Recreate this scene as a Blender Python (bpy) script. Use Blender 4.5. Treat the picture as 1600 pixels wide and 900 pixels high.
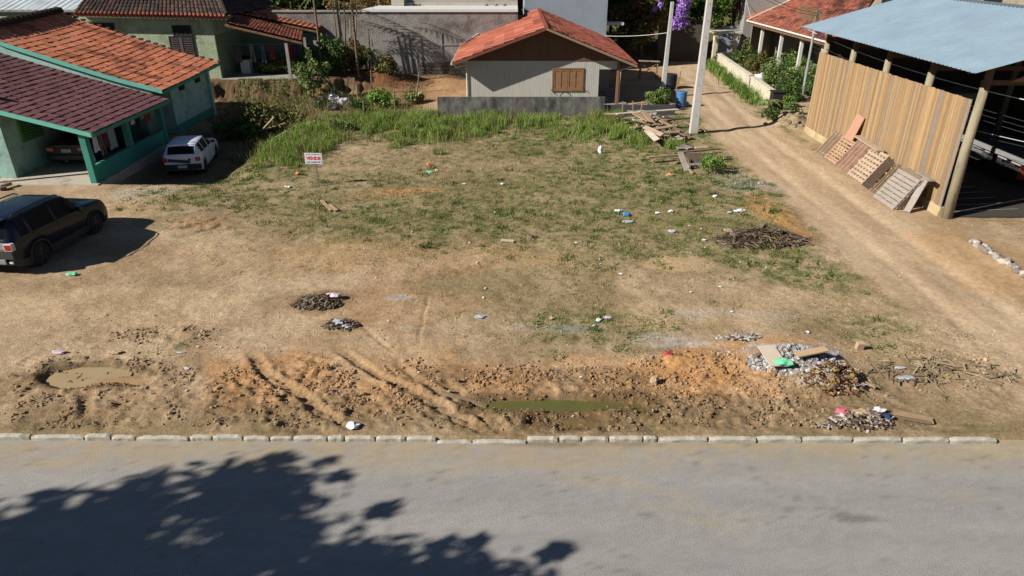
import bpy, math, random
import numpy as np
from mathutils import Vector, Matrix
from bpy import context as ctx
random.seed(7)
scene = ctx.scene
for o in list(bpy.data.objects): bpy.data.objects.remove(o)

# ------------------------------------------------------------ camera
CAM_H = 8.5; TILT = math.radians(26.4); FPX = 1067.0
cd = bpy.data.cameras.new('camera'); cam = bpy.data.objects.new('camera', cd)
scene.collection.objects.link(cam); scene.camera = cam
cam.location = (0, 0, CAM_H); cam.rotation_euler = (math.radians(90) - TILT, 0, 0)
cd.sensor_width = 36; cd.lens = 36 * FPX / 1600.0; cd.clip_start = 0.1; cd.clip_end = 3000
scene.render.resolution_x = 1600; scene.render.resolution_y = 900
# ------------------------------------------------------------ world, sun, exposure
ELEV = math.radians(33.0)
sd = Vector((0.925 * math.cos(ELEV), 0.38 * math.cos(ELEV), -math.sin(ELEV))).normalized()
w = bpy.data.worlds.new('World'); scene.world = w; w.use_nodes = True
nt = w.node_tree; bg = nt.nodes['Background']
sky = nt.nodes.new('ShaderNodeTexSky'); sky.sky_type = 'NISHITA'; sky.sun_disc = False
sky.sun_elevation = ELEV; sky.sun_rotation = math.atan2(-sd.x, -sd.y)
sky.air_density = 0.6; sky.dust_density = 0.1; sky.ozone_density = 1.0
nt.links.new(sky.outputs[0], bg.inputs[0]); bg.inputs[1].default_value = 0.05
ld = bpy.data.lights.new('sun', 'SUN'); ld.energy = 5.0; ld.angle = math.radians(0.53); ld.color = (1.0, 0.955, 0.89)
sun = bpy.data.objects.new('sun', ld); scene.collection.objects.link(sun)
sun.rotation_euler = sd.to_track_quat('-Z', 'Y').to_euler(); sun.location = (-30, -10, 30)
scene.view_settings.view_transform = 'Standard'; scene.view_settings.look = 'None'
scene.view_settings.exposure = 0.66; scene.view_settings.gamma = 1; scene.view_settings.use_curve_mapping = False
scene.render.engine = 'CYCLES'
scene.cycles.max_bounces = 6; scene.cycles.diffuse_bounces = 2; scene.cycles.transparent_max_bounces = 6

# ------------------------------------------------------------ survey helpers: a sighted direction meets the ground / a wall plane
def ray(px, py):
    a = (px - 800) / FPX; b = -(py - 450) / FPX
    return (a, math.cos(TILT) + b * math.sin(TILT), -math.sin(TILT) + b * math.cos(TILT))
def G(px, py, h=0.0):
    r = ray(px, py); t = (h - CAM_H) / r[2]; return Vector((r[0] * t, r[1] * t, h))
def onY(px, py, Y):
    r = ray(px, py); t = Y / r[1]; return Vector((r[0] * t, Y, CAM_H + r[2] * t))
def onX(px, py, X):
    r = ray(px, py); t = X / r[0]; return Vector((X, r[1] * t, CAM_H + r[2] * t))

# ------------------------------------------------------------ colour, noise
def lin(c):
    c = c / 255.0
    return c / 12.92 if c <= 0.04045 else ((c + 0.055) / 1.055) ** 2.4
def A(r, g, b, k=0.80): return (lin(r) * k, lin(g) * k, lin(b) * k)
def hsh(ix, iy, s):
    n = (ix.astype(np.int64) * 374761393 + iy.astype(np.int64) * 668265263 + s * 1442695041) & 0x7fffffff
    n = ((n ^ (n >> 13)) * 1274126177) & 0x7fffffff
    n = ((n ^ (n >> 16)) * 2246822519) & 0x7fffffff
    return ((n ^ (n >> 11)) & 0xffffff) / float(0xffffff)
def vn(x, y, s=0):
    x = np.asarray(x, float); y = np.asarray(y, float)
    ix = np.floor(x); iy = np.floor(y); fx = x - ix; fy = y - iy
    fx = fx * fx * (3 - 2 * fx); fy = fy * fy * (3 - 2 * fy)
    a = hsh(ix, iy, s); b = hsh(ix + 1, iy, s); c = hsh(ix, iy + 1, s); d = hsh(ix + 1, iy + 1, s)
    return (a * (1 - fx) + b * fx) * (1 - fy) + (c * (1 - fx) + d * fx) * fy
def fbm(x, y, s=0, o=4):
    t = 0; a = 0.5; n = 0
    for k in range(o):
        t = t + a * vn(np.asarray(x) * 2 ** k + 17.3 * k, np.asarray(y) * 2 ** k - 9.1 * k, s + k); n += a; a *= 0.55
    return t / n
def sst(a, b, x):
    t = np.clip((np.asarray(x, float) - a) / (b - a), 0, 1); return t * t * (3 - 2 * t)

# ------------------------------------------------------------ materials
MATS = {}
def mat(name, col=(0.5, 0.5, 0.5), rough=0.8, var=0.12, scale=6.0, bump=0.0, bscale=40.0, metal=0.0, attr=None, stain=None,
        stain_s=1.2, stain_lo=0.5, stain_hi=0.7, spec=0.3, trans=0.0, stretch=(1, 1, 1), coat=0.0, alpha=1.0, transl=0.0):
    if name in MATS: return MATS[name]
    m = bpy.data.materials.new(name); m.use_nodes = True; n = m.node_tree; N = n.nodes; L = n.links
    b = N['Principled BSDF']; out = N['Material Output']
    tc = N.new('ShaderNodeTexCoord'); mp = N.new('ShaderNodeMapping'); mp.inputs['Scale'].default_value = stretch
    L.new(tc.outputs['Object'], mp.inputs[0])
    no = N.new('ShaderNodeTexNoise'); no.inputs['Scale'].default_value = scale; no.inputs['Detail'].default_value = 6; no.inputs['Roughness'].default_value = 0.65
    L.new(mp.outputs[0], no.inputs['Vector'])
    if attr:
        src = N.new('ShaderNodeAttribute'); src.attribute_name = attr; base = src.outputs['Color']
    else:
        src = N.new('ShaderNodeRGB'); src.outputs[0].default_value = (*col, 1); base = src.outputs[0]
    if stain:
        ns = N.new('ShaderNodeTexNoise'); ns.inputs['Scale'].default_value = stain_s; ns.inputs['Detail'].default_value = 8; ns.inputs['Roughness'].default_value = 0.7
        L.new(mp.outputs[0], ns.inputs['Vector'])
        rp = N.new('ShaderNodeValToRGB'); rp.color_ramp.elements[0].position = stain_lo; rp.color_ramp.elements[1].position = stain_hi
        L.new(ns.outputs[0], rp.inputs[0])
        mx = N.new('ShaderNodeMix'); mx.data_type = 'RGBA'; L.new(rp.outputs[0], mx.inputs[0]); L.new(base, mx.inputs[6]); mx.inputs[7].default_value = (*stain, 1)
        base = mx.outputs[2]
    mr = N.new('ShaderNodeMapRange'); mr.inputs[1].default_value = 0.25; mr.inputs[2].default_value = 0.75
    mr.inputs[3].default_value = 1 - var; mr.inputs[4].default_value = 1 + var
    L.new(no.outputs[0], mr.inputs[0])
    mu = N.new('ShaderNodeVectorMath'); mu.operation = 'SCALE'; L.new(base, mu.inputs[0]); L.new(mr.outputs[0], mu.inputs['Scale'])
    L.new(mu.outputs[0], b.inputs['Base Color'])
    b.inputs['Roughness'].default_value = rough; b.inputs['Metallic'].default_value = metal
    b.inputs['Specular IOR Level'].default_value = spec; b.inputs['Coat Weight'].default_value = coat
    b.inputs['Transmission Weight'].default_value = trans; b.inputs['Alpha'].default_value = alpha
    if bump > 0:
        nb = N.new('ShaderNodeTexNoise'); nb.inputs['Scale'].default_value = bscale; nb.inputs['Detail'].default_value = 5
        L.new(mp.outputs[0], nb.inputs['Vector'])
        bp = N.new('ShaderNodeBump'); bp.inputs['Strength'].default_value = bump; bp.inputs['Distance'].default_value = 0.03
        L.new(nb.outputs[0], bp.inputs['Height']); L.new(bp.outputs[0], b.inputs['Normal'])
    if transl > 0:
        tr = N.new('ShaderNodeBsdfTranslucent'); L.new(mu.outputs[0], tr.inputs[0])
        ms = N.new('ShaderNodeMixShader'); ms.inputs[0].default_value = transl
        L.new(b.outputs[0], ms.inputs[1]); L.new(tr.outputs[0], ms.inputs[2]); L.new(ms.outputs[0], out.inputs[0])
    MATS[name] = m; return m

# ------------------------------------------------------------ mesh building
ICO = None
class MB:
    def __init__(s): s.v = []; s.f = []; s.c = []
    def add(s, vs, fs, col=None):
        o = len(s.v); s.v += [tuple(p) for p in vs]
        for f in fs: s.f.append(tuple(o + i for i in f)); s.c.append(col or (1, 1, 1))
        return s
    def box(s, c, d, rz=0, rx=0, ry=0, col=None, M=None):
        R = M if M is not None else (Matrix.Rotation(rz, 3, 'Z') @ Matrix.Rotation(ry, 3, 'Y') @ Matrix.Rotation(rx, 3, 'X'))
        c = Vector(c); h = Vector(d) / 2
        vs = [c + R @ Vector((sx * h.x, sy * h.y, sz * h.z)) for sz in (-1, 1) for sy in (-1, 1) for sx in (-1, 1)]
        return s.add(vs, [(0, 2, 3, 1), (4, 5, 7, 6), (0, 1, 5, 4), (2, 6, 7, 3), (0, 4, 6, 2), (1, 3, 7, 5)], col)
    def span(s, x0, x1, y0, y1, z0, z1, col=None):
        return s.box(((x0 + x1) / 2, (y0 + y1) / 2, (z0 + z1) / 2), (x1 - x0, y1 - y0, z1 - z0), col=col)
    def hexa(s, b, t, col=None):   # 4 bottom points, 4 top points
        return s.add(list(b) + list(t), [(3, 2, 1, 0), (4, 5, 6, 7), (0, 1, 5, 4), (1, 2, 6, 5), (2, 3, 7, 6), (3, 0, 4, 7)], col)
    def slab(s, p, th, col=None):   # polygon (list of points) thickened downward by th
        n = len(p); b = [Vector(q) - Vector((0, 0, th)) for q in p]
        fs = [tuple(range(n)), tuple(range(2 * n - 1, n - 1, -1))] + [(i, n + i, n + (i + 1) % n, (i + 1) % n) for i in range(n)]
        return s.add(list(p) + b, fs, col)
    def prismY(s, poly, y0, y1, col=None):   # poly of (x,z)
        n = len(poly); vs = [(x, y0, z) for x, z in poly] + [(x, y1, z) for x, z in poly]
        return s.add(vs, [tuple(range(n)), tuple(range(2 * n - 1, n - 1, -1))] + [(i, n + i, n + (i + 1) % n, (i + 1) % n) for i in range(n)], col)
    def prismX(s, poly, x0, x1, col=None):   # poly of (y,z)
        n = len(poly); vs = [(x0, y, z) for y, z in poly] + [(x1, y, z) for y, z in poly]
        return s.add(vs, [tuple(range(n)), tuple(range(2 * n - 1, n - 1, -1))] + [(i, n + i, n + (i + 1) % n, (i + 1) % n) for i in range(n)], col)
    def bar(s, a, b, wd, th, roll=0, col=None, jit=0):   # rectangular plank between two points
        a = Vector(a); b = Vector(b); d = (b - a); L = d.length; d.normalize()
        up = Vector((0, 0, 1)) if abs(d.z) < 0.95 else Vector((1, 0, 0))
        x = d.cross(up).normalized(); y = x.cross(d).normalized()
        if roll: R = Matrix.Rotation(roll, 3, d); x = R @ x; y = R @ y
        vs = []
        for p in (a, b):
            for sx, sy in ((-1, -1), (1, -1), (1, 1), (-1, 1)): vs.append(p + x * sx * wd / 2 + y * sy * th / 2 + d * random.uniform(-jit, jit))
        return s.add(vs, [(0, 1, 2, 3), (7, 6, 5, 4), (0, 4, 5, 1), (1, 5, 6, 2), (2, 6, 7, 3), (3, 7, 4, 0)], col)
    def tube(s, pts, r, n=8, col=None, cap=True):
        pts = [Vector(p) for p in pts]; rs = r if isinstance(r, (list, tuple)) else [r] * len(pts)
        vs = []; fs = []; ref = None
        for i, p in enumerate(pts):
            d = (pts[min(i + 1, len(pts) - 1)] - pts[max(i - 1, 0)]).normalized()
            if ref is None: ref = Vector((1, 0, 0)) if abs(d.x) < 0.9 else Vector((0, 1, 0))
            x = (ref - d * ref.dot(d)).normalized(); y = d.cross(x); ref = x
            for k in range(n):
                a = 2 * math.pi * k / n; vs.append(p + (x * math.cos(a) + y * math.sin(a)) * rs[i])
        for i in range(len(pts) - 1):
            for k in range(n): fs.append((i * n + k, i * n + (k + 1) % n, (i + 1) * n + (k + 1) % n, (i + 1) * n + k))
        if cap: fs.append(tuple(range(n - 1, -1, -1))); fs.append(tuple((len(pts) - 1) * n + k for k in range(n)))
        return s.add(vs, fs, col)
    def lathe(s, prof, c=(0, 0, 0), n=20, axis='Z', col=None):   # prof (r, z)
        vs = []; fs = []; c = Vector(c)
        for r, z in prof:
            for k in range(n):
                a = 2 * math.pi * k / n
                p = (r * math.cos(a), r * math.sin(a), z)
                if axis == 'X': p = (z, r * math.cos(a), r * math.sin(a))
                vs.append(c + Vector(p))
        for i in range(len(prof) - 1):
            for k in range(n): fs.append((i * n + k, i * n + (k + 1) % n, (i + 1) * n + (k + 1) % n, (i + 1) * n + k))
        if prof[0][0] > 1e-4: fs.append(tuple(range(n - 1, -1, -1)))
        if prof[-1][0] > 1e-4: fs.append(tuple((len(prof) - 1) * n + k for k in range(n)))
        return s.add(vs, fs, col)
    def blob(s, c, r, sub=1, jit=0.25, col=None, flat=1.0, rz=0):
        import bmesh
        bm = bmesh.new(); bmesh.ops.create_icosphere(bm, subdivisions=sub, radius=1)
        r = Vector(r) if hasattr(r, '__len__') else Vector((r, r, r * flat)); c = Vector(c); R = Matrix.Rotation(rz, 3, 'Z')
        vs = []
        for v in bm.verts:
            k = 1 + random.uniform(-jit, jit); vs.append(c + R @ Vector((v.co.x * r.x * k, v.co.y * r.y * k, v.co.z * r.z * k)))
        fs = [[v.index for v in f.verts] for f in bm.faces]; bm.free()
        return s.add(vs, fs, col)
    def build(s, name, m, parent=None, smooth=False, bevel=0, world=False, facecol=False):
        off = Vector((0, 0, 0))
        if world:
            p = parent
            while p is not None: off += p.location; p = p.parent
        me = bpy.data.meshes.new(name); me.from_pydata([tuple(Vector(v) - off) for v in s.v], [], s.f); me.validate(clean_customdata=False); me.update()
        if facecol and len(me.polygons) == len(s.c):
            at = me.attributes.new('Col', 'FLOAT_COLOR', 'FACE')
            at.data.foreach_set('color', np.array([(*c, 1) for c in s.c], dtype=np.float32).ravel())
        if smooth: me.polygons.foreach_set('use_smooth', [True] * len(me.polygons))
        me.materials.append(m)
        o = bpy.data.objects.new(name, me); scene.collection.objects.link(o)
        if parent is not None: o.parent = parent
        if bevel:
            bv = o.modifiers.new('bevel', 'BEVEL'); bv.width = bevel; bv.segments = 2; bv.limit_method = 'ANGLE'
        return o
def mesh_np(name, V, F, m, C=None, parent=None, smooth=False, fcol=None):
    me = bpy.data.meshes.new(name); V = np.asarray(V, np.float32); F = np.asarray(F, np.int32); k = F.shape[1]
    me.vertices.add(len(V)); me.vertices.foreach_set('co', V.ravel())
    me.loops.add(F.size); me.loops.foreach_set('vertex_index', F.ravel())
    me.polygons.add(len(F)); me.polygons.foreach_set('loop_start', np.arange(0, F.size, k, dtype=np.int32))
    me.update(calc_edges=True)
    me.polygons.foreach_set('use_smooth', np.full(len(F), bool(smooth)))
    if C is not None:
        at = me.attributes.new('Col', 'FLOAT_COLOR', 'POINT'); at.data.foreach_set('color', np.hstack([C, np.ones((len(C), 1))]).astype(np.float32).ravel())
    if fcol is not None:
        at = me.attributes.new('Col', 'FLOAT_COLOR', 'FACE'); at.data.foreach_set('color', np.hstack([fcol, np.ones((len(fcol), 1))]).astype(np.float32).ravel())
    me.materials.append(m)
    o = bpy.data.objects.new(name, me); scene.collection.objects.link(o)
    if parent is not None: o.parent = parent
    return o
def tag(o, label=None, cat=None, group=None, kind=None):
    if label: o['label'] = label
    if cat: o['category'] = cat
    if group: o['group'] = group
    if kind: o['kind'] = kind
    return o
def thing(name, loc, label, cat, group=None, rz=0):
    o = bpy.data.objects.new(name, None); o.empty_display_size = 0.2; scene.collection.objects.link(o)
    o.location = loc; o.rotation_euler = (0, 0, rz); return tag(o, label, cat, group)
def one(mb, name, m, loc, label, cat, group=None, **k):   # a thing that is one mesh, origin at its base
    s = MB(); s.v = [tuple(Vector(v) - Vector(loc)) for v in mb.v]; s.f = mb.f; s.c = mb.c
    o = s.build(name, m, **k); o.location = loc; return tag(o, label, cat, group)
def dup(root, loc, rz=0, label=None, group=None, name=None):
    r = root.copy(); scene.collection.objects.link(r); r.location = loc; r.rotation_euler = (root.rotation_euler[0], root.rotation_euler[1], rz)
    if label: r['label'] = label
    if group: r['group'] = group
    def rec(a, b):
        for ch in list(a.children):
            c = ch.copy(); scene.collection.objects.link(c); c.parent = b; rec(ch, c)
    rec(root, r); return r
def textmesh(name, txt, size, m, parent, loc, rot, ext=0.002, sx=1.0, bold=0.0):
    cu = bpy.data.curves.new(name, 'FONT'); cu.body = txt; cu.size = size; cu.align_x = 'CENTER'; cu.align_y = 'CENTER'; cu.extrude = ext; cu.offset = bold
    t = bpy.data.objects.new(name, cu); scene.collection.objects.link(t); ctx.view_layer.update()
    me = bpy.data.meshes.new_from_object(t.evaluated_get(ctx.evaluated_depsgraph_get()))
    bpy.data.objects.remove(t); me.materials.clear(); me.materials.append(m)
    o = bpy.data.objects.new(name, me); scene.collection.objects.link(o); o.parent = parent; o.location = loc; o.rotation_euler = rot; o.scale = (sx, 1, 1)
    return o

# ============================================================ GROUND
ROAD_Z = -0.065; KERB_Y = 10.62
def blobs(x, y, L, seed=0, nz=0.45, ns=0.9):
    """soft patches set out on the lot (sighted centre, half sizes); edges broken by noise; returns the strongest at each point"""
    r = np.zeros_like(x)
    wob = (fbm(x * ns, y * ns, 40 + seed, 4) - 0.5) * 2 * nz + (fbm(x * ns * 4, y * ns * 4, 47 + seed, 3) - 0.5) * nz
    for (px, py, rx, ry, k) in L:
        c = G(px, py); zc = c.y * math.cos(TILT) + CAM_H * math.sin(TILT)
        wx = rx * zc / FPX; wy = abs(G(px, py - ry).y - G(px, py + ry).y) / 2
        d = np.sqrt(((x - c.x) / wx) ** 2 + ((y - c.y) / wy) ** 2) + wob
        r = np.maximum(r, k * sst(1.15, 0.65, d))
    return r
MUD = [(470, 620, 150, 60, 1.0), (640, 620, 110, 62, 0.8), (370, 620, 60, 60, .8), (900, 590, 210, 26, .75), (820, 655, 160, 28, 1.0), (1000, 640, 220, 32, .9), (1180, 640, 130, 30, .8),
       (1060, 575, 120, 32, .7), (150, 600, 150, 50, .6), (190, 640, 120, 32, .6), (250, 520, 90, 14, .5), (60, 640, 80, 30, .35), (1260, 600, 120, 50, .7), (1330, 655, 90, 22, .6), (1500, 580, 120, 40, .25), (320, 350, 60, 14, .5), (465, 362, 30, 10, .5), (640, 303, 60, 10, .4)]
DARKMUD = [(470, 650, 150, 34, .75), (360, 640, 60, 50, .6), (820, 655, 170, 34, .7), (1020, 640, 230, 34, .75), (640, 635, 70, 40, .5), (700, 590, 60, 22, .5), (900, 588, 150, 16, .5), (1200, 645, 120, 30, .6),
           (1330, 640, 110, 38, .65), (160, 640, 170, 36, .35), (130, 600, 90, 26, .35), (495, 472, 48, 20, .7), (530, 508, 36, 14, .5), (1450, 600, 120, 50, .35), (1190, 372, 62, 24, .8), (1190, 290, 60, 18, .3), (100, 350, 70, 40, .1)]
ORANGE = [(420, 590, 110, 56, .75), (580, 600, 120, 46, .6), (1110, 575, 130, 34, 1.0), (760, 590, 150, 30, .5), (1000, 600, 160, 30, .45), (600, 560, 120, 30, .4), (1210, 545, 120, 20, .8), (1130, 610, 110, 18, .85), (900, 570, 120, 20, .45), (770, 580, 90, 14, .35), (1205, 330, 34, 40, 1.0), (1240, 365, 34, 18, .9), (1185, 308, 22, 14, .9),
          (1510, 395, 90, 34, .5), (1560, 440, 70, 24, .5), (1480, 375, 50, 18, .45), (690, 140, 60, 24, .55), (640, 160, 50, 20, .4), (600, 300, 60, 8, .4), (640, 298, 56, 5, .8), (310, 350, 50, 9, .35), (540, 400, 300, 30, .22), (1000, 120, 60, 30, .6), (150, 600, 40, 12, .3), (600, 480, 130, 40, .22)]
PALE = [(1060, 412, 60, 13, 1.0), (1090, 490, 170, 20, .5), (850, 400, 160, 24, .4), (250, 500, 70, 12, .5), (200, 330, 60, 16, .5), (530, 400, 120, 20, .4), (180, 470, 200, 30, .35), (1400, 560, 120, 40, .25), (1250, 470, 130, 22, .3), (200, 310, 100, 14, .35)]
ASH = [(622, 464, 26, 6, .8), (636, 512, 22, 6, .5), (750, 496, 16, 5, .6), (1040, 530, 60, 9, .6), (890, 512, 90, 8, .35), (1180, 290, 70, 16, .55), (1145, 275, 40, 10, .5), (1240, 560, 84, 24, .95), (1290, 590, 50, 20, .7), (1150, 490, 120, 9, .35), (210, 300, 60, 10, .5), (1200, 495, 90, 8, .3)]
GREEN = [(930, 200, 300, 34, 1.0), (640, 195, 140, 30, 1.0), (460, 215, 90, 34, 1.0), (430, 262, 80, 30, .85), (330, 305, 130, 22, .75), (1020, 250, 160, 40, .85), (870, 230, 150, 20, .55), (1130, 290, 90, 40, .75), (1090, 330, 150, 34, .62), (1170, 395, 110, 30, .85), (1250, 420, 90, 30, .75), (1300, 450, 70, 20, .5),
         (1140, 220, 50, 14, .8), (960, 290, 240, 34, .7), (700, 330, 180, 44, .65), (820, 340, 300, 50, .45), (600, 340, 150, 38, .6), (560, 285, 130, 24, .4), (450, 320, 90, 20, .55), (800, 300, 130, 30, .35), (1000, 395, 90, 14, .3), (940, 505, 110, 26, .75), (1010, 515, 40, 12, .5), (860, 550, 40, 6, .4), (255, 540, 40, 12, .55), (320, 515, 30, 10, .3),
         (1400, 470, 40, 10, .3), (1500, 668, 46, 8, .8), (220, 300, 60, 14, .4), (1130, 130, 30, 40, .8), (1190, 180, 50, 30, .8), (930, 360, 240, 44, .55), (1180, 350, 60, 20, .5), (1380, 520, 80, 30, .25), (520, 130, 90, 30, .8), (120, 330, 30, 5, .4)]
DRY = [(720, 270, 240, 60, .9), (900, 350, 300, 70, .9), (840, 440, 200, 50, .7), (1080, 330, 200, 80, .7), (520, 320, 170, 60, .7), (700, 350, 280, 60, .8), (600, 250, 120, 30, .8), (900, 500, 240, 40, .55), (350, 330, 150, 40, .5), (1330, 500, 120, 40, .6), (1380, 560, 120, 40, .55), (1000, 480, 200, 40, .4), (430, 400, 120, 30, .35), (1450, 640, 120, 30, .5), (620, 400, 130, 18, .3)]
RUTS = [  # sighted polylines, half width, depth
    ([(392, 548), (420, 585), (455, 612), (500, 642), (548, 672)], .13, .13), ([(530, 545), (575, 575), (620, 600), (665, 625), (725, 655), (785, 678)], .12, .12),
    ([(688, 592), (725, 622), (760, 648), (800, 678)], .13, .12), ([(610, 560), (660, 600), (700, 622), (760, 660)], .09, .07), ([(668, 455), (662, 490), (655, 540)], .05, .05), ([(560, 500), (590, 525), (615, 555)], .05, .04),
    ([(640, 452), (668, 455)], .06, .05), ([(128, 608), (136, 640), (150, 642)], .14, .13), ([(210, 612), (190, 630), (168, 640)], .13, .11), ([(240, 580), (205, 602), (180, 612)], .08, .09), ([(70, 605), (100, 610), (130, 606)], .08, .08),
    ([(80, 640), (105, 622), (125, 612)], .12, .05), ([(292, 625), (312, 640)], .1, .06), ([(270, 625), (285, 642)], .06, .05), ([(110, 575), (140, 560), (150, 556)], .05, .06), ([(180, 578), (188, 560), (170, 552)], .1, .05), ([(20, 580), (80, 545), (130, 530), (220, 522), (320, 514)], .16, .035),
    ([(200, 540), (260, 520), (330, 505)], .10, .03), ([(275, 358), (320, 348), (345, 338)], .12, .09), ([(290, 366), (330, 358), (356, 345)], .1, .07), ([(442, 366), (458, 358), (470, 352)], .10, .08), ([(460, 368), (480, 362)], .08, .05), ([(545, 292), (590, 292), (640, 291)], .06, .05),
    ([(545, 308), (600, 304), (655, 298), (700, 300)], .10, .08), ([(525, 348), (560, 336), (600, 322), (640, 322)], .05, .05), ([(225, 350), (250, 340), (280, 335)], .06, .05), ([(240, 365), (280, 345)], .05, .04), ([(690, 600), (760, 590), (900, 586), (1000, 584)], .1, .03), ([(1000, 545), (1100, 540), (1200, 545)], .14, .03),
    ([(840, 668), (960, 664), (1100, 662), (1240, 664)], .12, .05), ([(1020, 600), (1120, 612), (1230, 612)], .15, .03), ([(150, 625), (100, 668)], .05, .04), ([(500, 690), (420, 600)], .05, .02)]
def road_mask(x, y):
    w_ = (fbm(x * 1.1, y * .5, 5) - .5) * 1.0 + (fbm(x * 5, y * 4, 6, 2) - .5) * .35
    left = np.interp(y, [10.6, 12.2, 13.6, 15, 17, 20, 26, 35, 42, 48, 58, 66], [13.6, 12.6, 11.6, 10.9, 10.4, 10.35, 10.5, 10.2, 10.9, 11.6, 12.6, 13.5])
    right = np.interp(y, [10.6, 16, 18, 24, 30, 35, 42, 50, 58, 66], [60, 60, 17, 14.6, 14.0, 14.1, 14.6, 15.1, 15.9, 17])
    return sst(-.35, .35, x - left + w_) * sst(-.35, .35, right - x + w_)
def base_h(x, y):
    h = np.zeros_like(x)
    h = h - 0.55 * sst(-17.6, -15.8, x) * sst(-10.6, -13.2, x) * sst(26.3, 28.2, y) * sst(44.0, 42.6, y)      # sunken side yard
    wb = (fbm(x * 1.1, y * 1.3, 8, 5) - .5) * 2.0 + (fbm(x * 5, y * 5, 9, 3) - .5) * .5
    h = h + 1.0 * sst(43.3, 44.6, y + wb + np.interp(x, [-40, -18, -14, -11.5, -9], [0, 0, .3, 1.2, 3]) * -1) * sst(-7.5, -11.0, x)  # bank below the porch
    h = h + .55 * sst(42, 50, y) * sst(-1.5, -5, x) * sst(-11, -8, x)
    h = h + .5 * np.exp(-(((x + 8.7) / 1.25) ** 2 + ((y - 47.6) / 1.5) ** 2) * 1.0)
    h = h + .18 * np.exp(-(((x + 7.0) / .6) ** 2 + ((y - 48.2) / 1.6) ** 2))
    h = h + .55 * np.exp(-(((x - 15.2) / .9) ** 2 + ((y - 37.2) / 1.4) ** 2)) * (.5 + fbm(x * 2, y * 2, 19, 3))
    h = h + .9 * sst(60, 70, y) * sst(20, 10, np.abs(x)) * 1.0
    h = h + 26 * sst(70, 190, y) + 6 * sst(70, 100, y)
    h = h + .12 * sst(15.9, 17.5, x) * sst(36, 38, y)
    return h
def relief(x, y):
    """real unevenness: noise, wheel ruts, clods"""
    near = sst(9.5, 10.8, y) * sst(60, 50, y)
    rm = road_mask(x, y)
    mud = blobs(x, y, MUD, 1)
    h = (fbm(x * .45, y * .45, 11, 3) - .5) * .12
    h = h + (fbm(x * 3.1, y * 3.1, 12, 4) - .5) * (.05 + .045 * mud) * (1 - .6 * rm)
    cl = fbm(x * 7, y * 7, 13, 3); h = h + mud * .06 * sst(.46, .72, cl)
    cl2 = fbm(x * 15, y * 15, 14, 2); h = h + (mud * .045 + .012 * (1 - rm)) * (cl2 - .5)
    wx = x + (fbm(x * 1.1, y * 1.1, 15, 2) - .5) * .22 + (fbm(x * 9, y * 9, 17, 2) - .5) * .05; wy = y + (fbm(x * 1.1, y * 1.1, 16, 2) - .5) * .22 + (fbm(x * 9, y * 9, 18, 2) - .5) * .05
    for pl, hw, dp in RUTS:
        P = [G(*p) for p in pl]
        xs = [p.x for p in P]; ys = [p.y for p in P]
        sel = (x > min(xs) - 1) & (x < max(xs) + 1) & (y > min(ys) - 1) & (y < max(ys) + 1)
        if not sel.any(): continue
        X = wx[sel]; Y = wy[sel]; dm = np.full(X.shape, 9.0); al = np.zeros(X.shape); acc = 0
        for a, b in zip(P[:-1], P[1:]):
            dx, dy = b.x - a.x, b.y - a.y; L = math.hypot(dx, dy)
            t = np.clip(((X - a.x) * dx + (Y - a.y) * dy) / (L * L), 0, 1)
            d = np.hypot(X - a.x - t * dx, Y - a.y - t * dy); up = d < dm; dm = np.where(up, d, dm); al = np.where(up, acc + t * L, al); acc += L
        tread = .012 * np.sin(al * 2 * math.pi / .13) * sst(hw * 1.2, hw * .6, dm)
        end = sst(0, .4, al) * sst(acc, acc - .4, al)
        h[sel] += end * (-dp * .50 * sst(hw * 1.15, hw * .75, dm) + .12 * dp * np.exp(-((dm - hw * 1.55) / (hw * .45)) ** 2) + tread)
    # drainage trough with green water, brown puddle
    def pit(px0, px1, py, hw, dp, hh):
        a = G(px0, py); b = G(px1, py); t = np.clip((wx - a.x) / (b.x - a.x), 0, 1)
        wd = hw * (0.55 + .45 * np.sin(np.pi * np.clip(t * 1.05, 0, 1))); d = np.hypot((wx - a.x - t * (b.x - a.x)), wy - a.y - t * (b.y - a.y))
        return -dp * sst(1.25, .6, d / wd), t
    p1, _ = pit(745, 1000, 628, .27, .17, 0); p2, _ = pit(835, 935, 654, .30, .09, 0)
    p3, _ = pit(85, 190, 581, .52, .13, 0); p4, _ = pit(160, 235, 590, .17, .10, 0)
    for p in (p1, p2, p3, p4): h = np.where(p < -.03, h * .35 + p, h + p)
    h = h * near
    h = h * (1 - .55 * sst(10.9, 10.65, y))
    # dirt road: worn wheel lines along it
    cx = x - np.interp(y, [15, 35, 60], [12.2, 12.1, 14.2])
    h = h - rm * near * .035 * (np.exp(-((cx - .75) / .28) ** 2) + np.exp(-((cx + .75) / .28) ** 2)) * sst(14, 17, y)
    # rubble mounds
    def mound(px, py, rx, ry, z, s):
        c = G(px, py); return z * np.exp(-(((x - c.x) / rx) ** 2 + ((y - c.y) / ry) ** 2)) * (.6 + .8 * fbm(x * 4, y * 4, s, 3))
    h = h + mound(1240, 562, .9, .45, .28, 21) + mound(1300, 600, .55, .42, .34, 22) + mound(1345, 655, .7, .22, .16, 23) + mound(1190, 372, 1.1, .5, .22, 24) + mound(495, 470, .5, .35, .16, 25) + mound(533, 508, .3, .2, .12, 26)
    h = h + mound(1215, 340, .7, 1.3, .12, 27) + mound(1050, 565, 1.2, .3, .14, 28) + mound(1555, 405, .35, 1.5, .1, 29) + mound(1100, 262, .9, .6, .2, 30)
    return h
def full_h(x, y): return base_h(x, y) + relief(x, y) - 0.02
def gz(x, y): return float(full_h(np.array([float(x)]), np.array([float(y)]))[0])
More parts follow.
